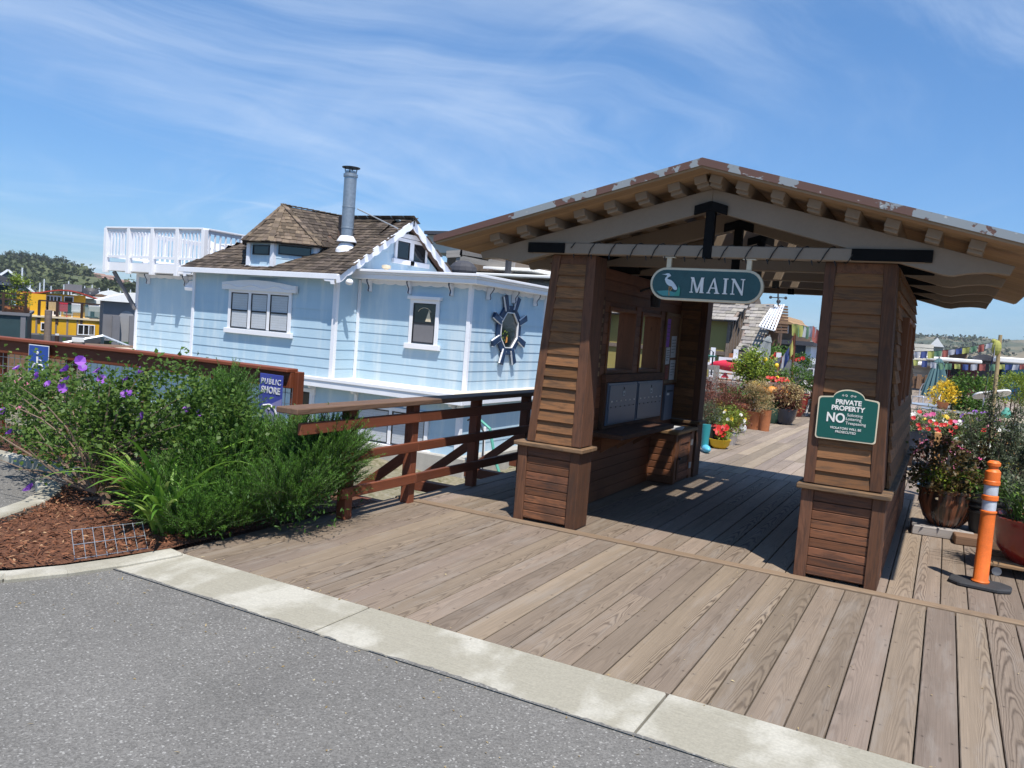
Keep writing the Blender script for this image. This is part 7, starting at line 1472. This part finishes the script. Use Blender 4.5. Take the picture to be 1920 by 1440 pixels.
sk = at(1347, 578, Ya+1.3); m = MB(); m.obox((sk[0], Ya+1.3, cz+.92), [EX, evh, np.cross(EX, evh)], (.75, .5, .12)); f_ = wpart(m, 'skylight', M['charcoal'], ha); m = MB(); m.obox((sk[0], Ya+1.27, cz+1.06), [EX, evh, np.cross(EX, evh)], (.65, .4, .01)); wpart(m, 'pane', M['teal_glass'], f_)
# steep shingled house with lattice
Ybh = 29.0; A = [at(1383, 657, Ybh), at(1425, 660, Ybh), at(1452, 566, Ybh+2.2), at(1408, 570, Ybh+2.2)]
hs = thing('steep_roof_house', 'small cabin with a very steep shingle roof and brown walls right of the olive house', 'houseboat', (float(A[1][0]), Ybh+2, WZ))
nn = np.cross(A[1]-A[0], A[3]-A[0]); nn /= np.linalg.norm(nn); eu = (A[1]-A[0])/np.linalg.norm(A[1]-A[0]); evv = np.cross(nn, eu); poly = [(float(np.dot(p-A[0], eu)), float(np.dot(p-A[0], evv))) for p in A]
m = MB(); u_ = MB(); shingles(m, A[0], eu, evv, poly, .2, .16, .34, .03, u_); wpart(m, 'steep_roof', M['weathered'], hs); wpart(u_, 'roof_deck', M['grey_board'], hs)
w_ = BX(1390, 655, 1465, 710, Ybh+.6); m = MB(); m.box(w_[0], w_[1]-.9, Ybh+.6, Ybh+3, WZ, w_[3]); wpart(m, 'wall', M['brown_board'], hs)
w_ = BX(1425, 612, 1440, 655, Ybh+1); m = MB(); m.box(w_[0], w_[1]+.3, Ybh+1.2, Ybh+2, w_[2], w_[3]); wpart(m, 'gable_wall', M['brown_board'], hs)
m = MB(); w_ = BX(1384, 660, 1398, 712, Ybh); 
for k in range(14): m.sphere((w_[0]+.16+.05*(k%3), Ybh-.1, w_[2]+.08+.085*k), .09, 8, 6, sc=(1.3, .8, .7))
wpart(m, 'stone_stack', M['rock'], hs); m = MB(); w_ = BX(1366, 663, 1384, 690, Ybh); m.box(w_[0], w_[1], Ybh, Ybh+.5, w_[2]-1, w_[3]); wpart(m, 'brick_pier', M['terracotta'], hs)
t = thing('rooftop_lattice', 'white slatted roof lattice with a weathervane against the sky', 'lattice', tuple(at(1440, 610, Ybh+1.5)))
P0, P1, P2, P3 = at(1424, 612, Ybh), at(1452, 620, Ybh), at(1470, 572, Ybh+2.5), at(1450, 572, Ybh+2.5)
m = MB()
for k in range(6): f_ = k/5; m.beam(P0+(P1-P0)*f_, P3+(P2-P3)*f_, .05, .05)
for k in range(11): f_ = k/10; m.beam(P0+(P3-P0)*f_, P1+(P2-P1)*f_, .13, .03)
wpart(m, 'slats', M['white_paint'], t)
m = MB()
Q0, Q1, Q2, Q3 = at(1453, 622, Ybh), at(1462, 622, Ybh+1), at(1464, 575, Ybh+2.5), at(1461, 574, Ybh+2.4)
for k in range(10): f_ = k/9; m.beam(Q0+(Q3-Q0)*f_, Q1+(Q2-Q1)*f_+V(.25, 0, 0), .07, .07)
for f_ in (0, .5, 1): m.beam(Q0+(Q1-Q0)*f_, Q3+(Q2-Q3)*f_, .07, .07)
wpart(m, 'rafters', M['brown_board'], t)
m = MB(); v0, v1 = at(1459, 573, Ybh+2), at(1459, 550, Ybh+2); m.tube([v0, v1], .03, 6); vm = v0*.35+v1*.65; m.tube([vm-V(.25, 0, 0), vm+V(.25, 0, 0)], .02, 6); m.tube([vm-V(0, .2, 0), vm+V(0, .2, 0)], .02, 6); m.sphere(vm+V(-.27, 0, 0), .06, 6, 4); m.sphere(vm+V(.27, 0, 0), .06, 6, 4); m.sphere(v0+V(0, 0, .15), .08, 8, 6); wpart(m, 'weathervane', M['dark_metal'], t)
# dark house further on
Yd = 46.0; w_ = BX(1440, 605, 1486, 700, Yd); t = thing('dark_timber_house', 'dark timber float house with a tan roof further along the dock', 'houseboat', ((w_[0]+w_[1])/2, Yd+3, WZ))
m = MB(); m.box(w_[0], w_[1], Yd, Yd+6, WZ, w_[3]); wpart(m, 'wall', M['brown_board'], t); r_ = BX(1436, 599, 1493, 607, Yd-.6); m = MB(); m.prism([(r_[0], r_[2]), (r_[1], r_[2]), (r_[1]-.6, r_[3]), ((r_[0]+r_[1])/2, r_[3]+.25), (r_[0], r_[3])], (0, Yd-.6, 0), EX, EZ, (0, 7, 0)); wpart(m, 'roof', M['cap_wood'], t); bwin(t, (1465, 612, 1477, 623), Yd, bars=0)
w_ = BX(1438, 638, 1526, 646, Yd-2); m = MB(); m.box(w_[0], w_[1], Yd-2, Yd+4, w_[2], w_[3]); wpart(m, 'lower_roof', M['charcoal'], t); w_ = BX(1442, 646, 1508, 690, Yd-1.2); m = MB(); m.box(w_[0], w_[1], Yd-1.2, Yd+3, WZ, w_[3]); wpart(m, 'lower_wall', M['slate'], t); bwin(t, (1444, 650, 1461, 676), Yd-1.2, 'grey_hull', 0); bwin(t, (1465, 650, 1480, 676), Yd-1.2, 'grey_hull', 0)
w_ = BX(1509, 646, 1519, 690, Yd-1.3); m = MB(); m.box(w_[0], w_[1], Yd-1.3, Yd+2, WZ, w_[3]); wpart(m, 'white_wall', M['white_paint'], t)
w_ = BX(1521, 652, 1560, 690, Yd+2); t = thing('dark_float_house', 'dark cabin with a white roof edge just left of the right front pillar', 'houseboat', ((w_[0]+w_[1])/2, Yd+4, WZ)); m = MB(); m.box(w_[0], w_[1], Yd+2, Yd+7, WZ, w_[3]); wpart(m, 'wall', M['maroon'], t); m = MB(); m.box(w_[0]-.3, w_[1]+.3, Yd+1.7, Yd+7.3, w_[3]+.002, w_[3]+.22); wpart(m, 'roof', M['roof_white'], t)
# rails, kayak, grey picket gate
Yr = 24.0; t = thing('white_dock_railing', 'white horizontal board railing along the dock edge behind the red kayak', 'railing', (float(at(1390, 700, Yr)[0]), Yr, 0))
for k, (p0, p1) in enumerate((((1348, 673), (1434, 678)), ((1318, 682), (1460, 691)), ((1330, 692), (1460, 699)), ((1330, 703), (1460, 711)))): m = MB(); a_1, b_1 = at(*p0, Yr), at(*p1, Yr); m.beam(a_1, (b_1[0], Yr, a_1[2]), .05, .13); wpart(m, 'rail_board', M['white_paint'], t)
for px in (1332, 1375, 1418, 1456): x = at(px, 700, Yr)[0]; m = MB(); m.box(x-.06, x+.06, Yr+.03, Yr+.13, 0, 1.55, 'z'); wpart(m, 'post', M['white_paint'], t)
kp = at(1375, 690, Yr-.4); t = thing('red_kayak', 'red kayak lying across the white railing beyond the gate', 'kayak', (kp[0], Yr-.45, kp[2])); m = MB(); Lk = .68
m.tube([(-Lk, 0, .02), (-Lk*.8, 0, .05), (-Lk*.4, 0, .06), (0, 0, .05), (Lk*.5, 0, .0), (Lk*.85, 0, -.05), (Lk, 0, -.08)], [.02, .1, .15, .16, .14, .08, .02], 12); m.build('hull', M['kayak_red'], t, smooth=True); m = MB(); m.lathe([(.12, 0), (.14, .03), (.1, .03)], (0, 0, .19), 14, sx=1.6); m.build('cockpit_rim', M['dark_metal'], t)
m = MB(); m.prism([(-.12, 0), (.12, 0), (0, .16)], (-.2, -.05, -.3), EX, EZ, (0, .03, 0)); m.build('pennant', M['kayak_red'], t)
Yp = 17.2; t = thing('picket_gate', 'weathered grey slatted garden gate behind the rear left pillar', 'gate', (float(at(1330, 720, Yp)[0]), Yp, 0)); w_ = BX(1312, 684, 1345, 760, Yp)
m = MB(); m.box(w_[0], w_[0]+.1, Yp-.05, Yp+.05, 0, w_[3], 'z'); m.box(w_[1]-.1, w_[1], Yp-.05, Yp+.05, 0, w_[3], 'z'); m.box(w_[0]+.1, w_[1]-.1, Yp-.04, Yp+.04, w_[3]-.1, w_[3], 'x'); m.box(w_[0]+.1, w_[1]-.1, Yp-.04, Yp+.04, w_[3]-.34, w_[3]-.26, 'x'); wpart(m, 'gate_frame', M['weathered'], t)
m = MB()
for k in range(3): x = w_[0]+.12+k*(w_[1]-w_[0]-.24)/3; m.box(x, x+.075, Yp-.02, Yp+.02, .05, w_[3]-.34, 'z')
wpart(m, 'slats', M['weathered'], t); m = MB(); m.box(w_[0]-.9, w_[0]-.02, Yp-.02, Yp+.02, 0, w_[3], 'z'); wpart(m, 'side_panel', M['grey_board'], t)
t = thing('wall_shelf', 'little weathered shelf with a yellow cup beside the picket gate', 'shelf', (float(at(1318, 735, 15.5)[0]), 15.5, .0)); zq = at(1318, 730, 15.5)[2]; m = MB(); m.box(-.25, .25, -.1, .1, zq-.03, zq); m.box(-.2, .2, .05, .1, 0, zq-.03); m.build('shelf_board', M['weathered'], t); m = MB(); m.lathe([(.05, 0), (.065, .12), (0, .12)], (-.08, 0, zq), 12); m.build('cup', M['bright_yellow'], t)
t = thing('trellis_arch', 'thin arched metal hook with a green dish in front of the olive wall', 'garden hook', (float(at(1322, 690, 19)[0]), 19, 0)); zq = at(1326, 655, 19)[2]; m = MB(); m.tube([(.03, 0, 0), (.03, 0, zq-.15), (.08, 0, zq), (.16, 0, zq-.05), (.16, 0, zq-.6)], .02, 6); m.build('hook', M['dark_metal'], t); m = MB(); m.lathe([(.0, -.03), (.2, 0), (.22, .03), (0, .04)], (.03, 0, at(1322, 668, 19)[2]), 16); m.build('dish', M['hose_green'], t)
t = thing('low_wall', 'low brown capped planter wall below the citrus tree', 'wall', (float(at(1375, 740, 22.6)[0]), 22.6, 0)); m = MB(); w_ = BX(1345, 716, 1400, 760, 22.6); m.box(w_[0], w_[1], 22.6, 23.2, 0, w_[3]-.06); wpart(m, 'wall_body', M['brown_board'], t); m = MB(); m.box(w_[0]-.06, w_[1]+.06, 22.5, 23.3, w_[3]-.058, w_[3]); wpart(m, 'wall_cap', M['grey_board'], t)
parasol('folded grey striped parasol leaning in front of the steep-roofed cabin', 1408, 24.8, 2.05, .95, .3, M['umbrella_grey'], R(12))
t = thing('rusty_pole', 'thin rust-brown pole carrying prayer flags seen through the gate', 'pole', (float(at(1489, 700, 22)[0]), 22, 0)); P1 = at(1491, 608, 22); m = MB(); m.tube([(0, 0, 0), (P1[0]-t.location[0], 0, P1[2])], .035, 8); m.build('pole_shaft', M['red_rail'], t)
z4 = lambda a, b: (1290+a/5.142, 560+b/5.142)
flag_string('short prayer flag string dropping left from the rusty pole', [z4(*k) for k in ((1020, 330), (1000, 420), (965, 480), (925, 540), (895, 585), (872, 640))], 21.9, size=.32, cols=[4, 2, 1, 0, 4]); flag_string('prayer flag string running right from the rusty pole towards the pillar', [z4(*k) for k in ((1025, 245), (1085, 255), (1150, 268), (1215, 270), (1270, 320))], 21.9, size=.3, cols=[2, 3, 0, 4])
Ye = 26.0; t = thing('garden_fence', 'weathered grey board fence with one brown panel behind the covered grill', 'fence', (float(at(1500, 700, Ye)[0]), Ye, 0)); w_ = BX(1455, 686, 1480, 745, Ye); m = MB(); m.box(w_[0], w_[1], Ye, Ye+.06, 0, w_[3]); wpart(m, 'brown_panel', M['brown_board'], t)
w_ = BX(1481, 683, 1560, 745, Ye+.05); m = MB(); x = w_[0]
while x < w_[1]: m.box(x, x+.13, Ye+.05, Ye+.09, 0, w_[3]-.15, 'z'); x += .17
wpart(m, 'pickets', M['weathered'], t); m = MB(); m.box(w_[0], w_[1], Ye-.02, Ye+.049, w_[3]-.12, w_[3], 'x'); m.box(w_[0], w_[1], Ye+.0, Ye+.049, .5, .6, 'x'); wpart(m, 'rail', M['galvanised'], t)
for k, (px, Yq, dz) in enumerate(((1452, 25.2, .95), (1470, 25.1, .95), (1500, 25.3, .9))):
    p = at(px, 676, Yq); t = pp(('red-flowered trough plant on the rail left of the rusty pole', 'terracotta window pot behind the rusty pole', 'leafy pot with red blooms right of the rusty pole')[k], (p[0], Yq, dz), 'tub', .22, .28, M['terracotta'], group=None); foliage('foliage', t, 700, [((0, 0, .42), (.3, .25, .2), 1)], 36, .06, .08, .04, M['green_leaf'])
    for q_ in range(6): bloom('flower', t, (random.uniform(-.25, .25), -.2, random.uniform(.35, .6)), (0, -1, .4), .06, M['red_petal'], 5, .3)
for k, (px, py) in enumerate(((1527, 740), (1533, 752))):
    p = atz(px, 790, 0.0); t = thing('garden_clutter_pot', ('dark cloth-covered pot behind the white plastic chair', 'orange-leaved pot plant behind the white plastic chair')[k], 'potted plant', (p[0], p[1]+1.2+k*.4, 0)); pot(t, 'classic', .28, .4, M[('black_pot', 'terracotta')[k]]); foliage('foliage', t, 800, [((0, 0, .7), (.4, .35, .35), 1)], 40, .07, .09, .04, M[('bronze_leaf', 'dry_leaf')[k]])
    t.name = 'potted_plant'
p = at(1402, 775, 20.0); t = thing('perlite_bag', 'pale translucent plastic bin standing behind the dry grass', 'bin', (-3.85, 18.2, 0)); m = MB(); m.lathe([(.2, 0), (.24, .6), (.25, .61), (0, .61)], (0, 0, 0), 16); m.build('bin_body', M['galvanised'], t); t.name = 'storage_bin'
t = thing('shore_bushes', 'leafy green bush behind the white dock railing', 'bush', (float(at(1440, 690, 27)[0]), 27, 0)); foliage('foliage', t, 1800, [((0, 0, 1.1), (.8, .6, .6), 1)], 60, .12, .14, .06, M['green_leaf']); t.name = 'bush'

# ================================================================== HOUSEBOATS TO THE RIGHT
def flatboat(lab, rect, Y, dep, mat, roof=None, roofmat='roof_white', cat='houseboat', name='houseboat'):
    w_ = BX(*rect, Y); t = thing(name, lab, cat, ((w_[0]+w_[1])/2, Y+dep/2, WZ)); m = MB(); m.box(w_[0], w_[1], Y, Y+dep, WZ, w_[3]); wpart(m, 'wall', M[mat], t)
    if roof: r_ = BX(*roof, Y-.6); m = MB(); m.box(r_[0], r_[1], Y-.6, Y+dep+.5, max(w_[3]+.002, r_[2]), max(r_[3], w_[3]+.2)); wpart(m, 'roof', M[roofmat], t, bevel=.05)
    return t
Y1 = 52.0
t = flatboat('beige clapboard float house just right of the pavilion', (1660, 684, 1746, 712), Y1, 6, 'beige_siding', (1655, 680, 1748, 684)); m = MB(); w_ = BX(1690, 684, 1746, 706, Y1)
for k in range(8): m.box(w_[0], w_[1], Y1-.05, Y1-.002, w_[2]+.24*k, w_[2]+.24*k+.2)
wpart(m, 'clapboard', M['beige_siding'], t)
t = flatboat('black-walled float house behind the folded blue-green parasol', (1747, 685, 1776, 712), Y1+1, 6, 'charcoal', (1744, 680, 1776, 684), 'charcoal'); bwin(t, (1756, 692, 1770, 704), Y1+1, bars=1)
t = flatboat('dark maroon float house under a pale green roof edge', (1777, 680, 1834, 715), Y1-3, 7, 'maroon', (1735, 673, 1842, 681)); bwin(t, (1782, 690, 1800, 704), Y1-3, 'maroon', 0)
t = flatboat('float house with a curved dark canopy between the white roofs', (1836, 676, 1866, 715), Y1-2, 5, 'grey_hull'); r_ = BX(1828, 668, 1868, 676, Y1-2.6); m = MB(); m.prism([(r_[0], r_[2])]+[(r_[0]+(r_[1]-r_[0])*k/8, r_[2]+.1+(r_[3]-r_[2])*math.sin(math.pi*(.15+.8*k/8))) for k in range(9)]+[(r_[1], r_[2])][::1], (0, Y1-2.6, 0), EX, EZ, (0, 5.5, 0)); wpart(m, 'canopy', M['charcoal'], t); bwin(t, (1860, 688, 1864, 712), Y1-2, 'beige_siding', 0)
t = flatboat('deep blue float house under a long white roof at the right frame edge', (1882, 684, 1990, 715), Y1-4, 7, 'blue_hull', (1866, 673, 2000, 684)); bwin(t, (1886, 692, 1896, 702), Y1-4, 'sign_blue', 0)
t = flatboat('tall pale shed with a small gabled roof above the flags', (1745, 649, 1768, 690), 66, 4, 'beige_siding', name='shed', cat='shed'); r_ = BX(1742, 641, 1771, 650, 65.5); m = MB(); m.prism([(r_[0], r_[2]), (r_[1], r_[2]), ((r_[0]+r_[1])/2, r_[3]+.3)], (0, 65.5, 0), EX, EZ, (0, 5, 0)); wpart(m, 'gable_roof', M['roof_white'], t)
t = flatboat('brown shingled roof house behind the maroon one', (1779, 662, 1812, 690), 62, 6, 'brown_board', (1776, 659, 1815, 664), 'dark_shingle')
t = flatboat('low float house with a white roof left behind the prayer flags', (1690, 672, 1745, 690), 70, 6, 'slate', (1686, 668, 1748, 674))
t = thing('wooden_bulkhead', 'weathered brown timber bulkhead wall along the far right walkway', 'wall', (float(at(1720, 715, 46)[0]), 46, 0)); w_ = BX(1680, 705, 1752, 728, 46); m = MB()
for k in range(5): m.box(w_[0], w_[1], 46, 46.15, w_[2]+k*(w_[3]-w_[2])/5, w_[2]+(k+.94)*(w_[3]-w_[2])/5, 'x')
wpart(m, 'planks', M['brown_board'], t)
for k in range(6): x = w_[0]+(w_[1]-w_[0])*k/5; m = MB(); m.box(x-.1, x+.1, 45.88, 45.998, w_[2], w_[3]+.1, 'z'); wpart(m, 'post', M['brown_board'], t)
t = thing('far_motorboat', 'white motor cruiser on the open bay near the far shore', 'boat', (float(at(1895, 667, 300)[0]), 300, WZ)); m = MB(); m.prism([(-9, .4), (-9, 2.4), (11, 2.8), (8, .2)], (0, -2, 0), EX, EZ, (0, 4, 0)); m.build('hull', M['white_paint'], t, bevel=.3); m = MB(); m.prism([(-6, 2.5), (-5, 5), (2, 5), (5, 2.6)], (0, -1.5, 0), EX, EZ, (0, 3, 0)); m.build('cabin', M['sail_cloth'], t)
# ================================================================== AIR
m = MB(); m.box(-1500, 1500, -70, 2700, -3.2, 120); hz = m.build('haze', newmat('haze_air').m); tag(hz, None, None, kind='stuff')
N = NT(hz.data.materials[0].node_tree); N.t.nodes.clear(); o_ = N.n('OutputMaterial'); v_ = N.n('VolumePrincipled', Density=.00022); v_.inputs['Color'].default_value = (.80, .88, 1, 1); N.t.links.new(v_.outputs[0], o_.inputs['Volume'])
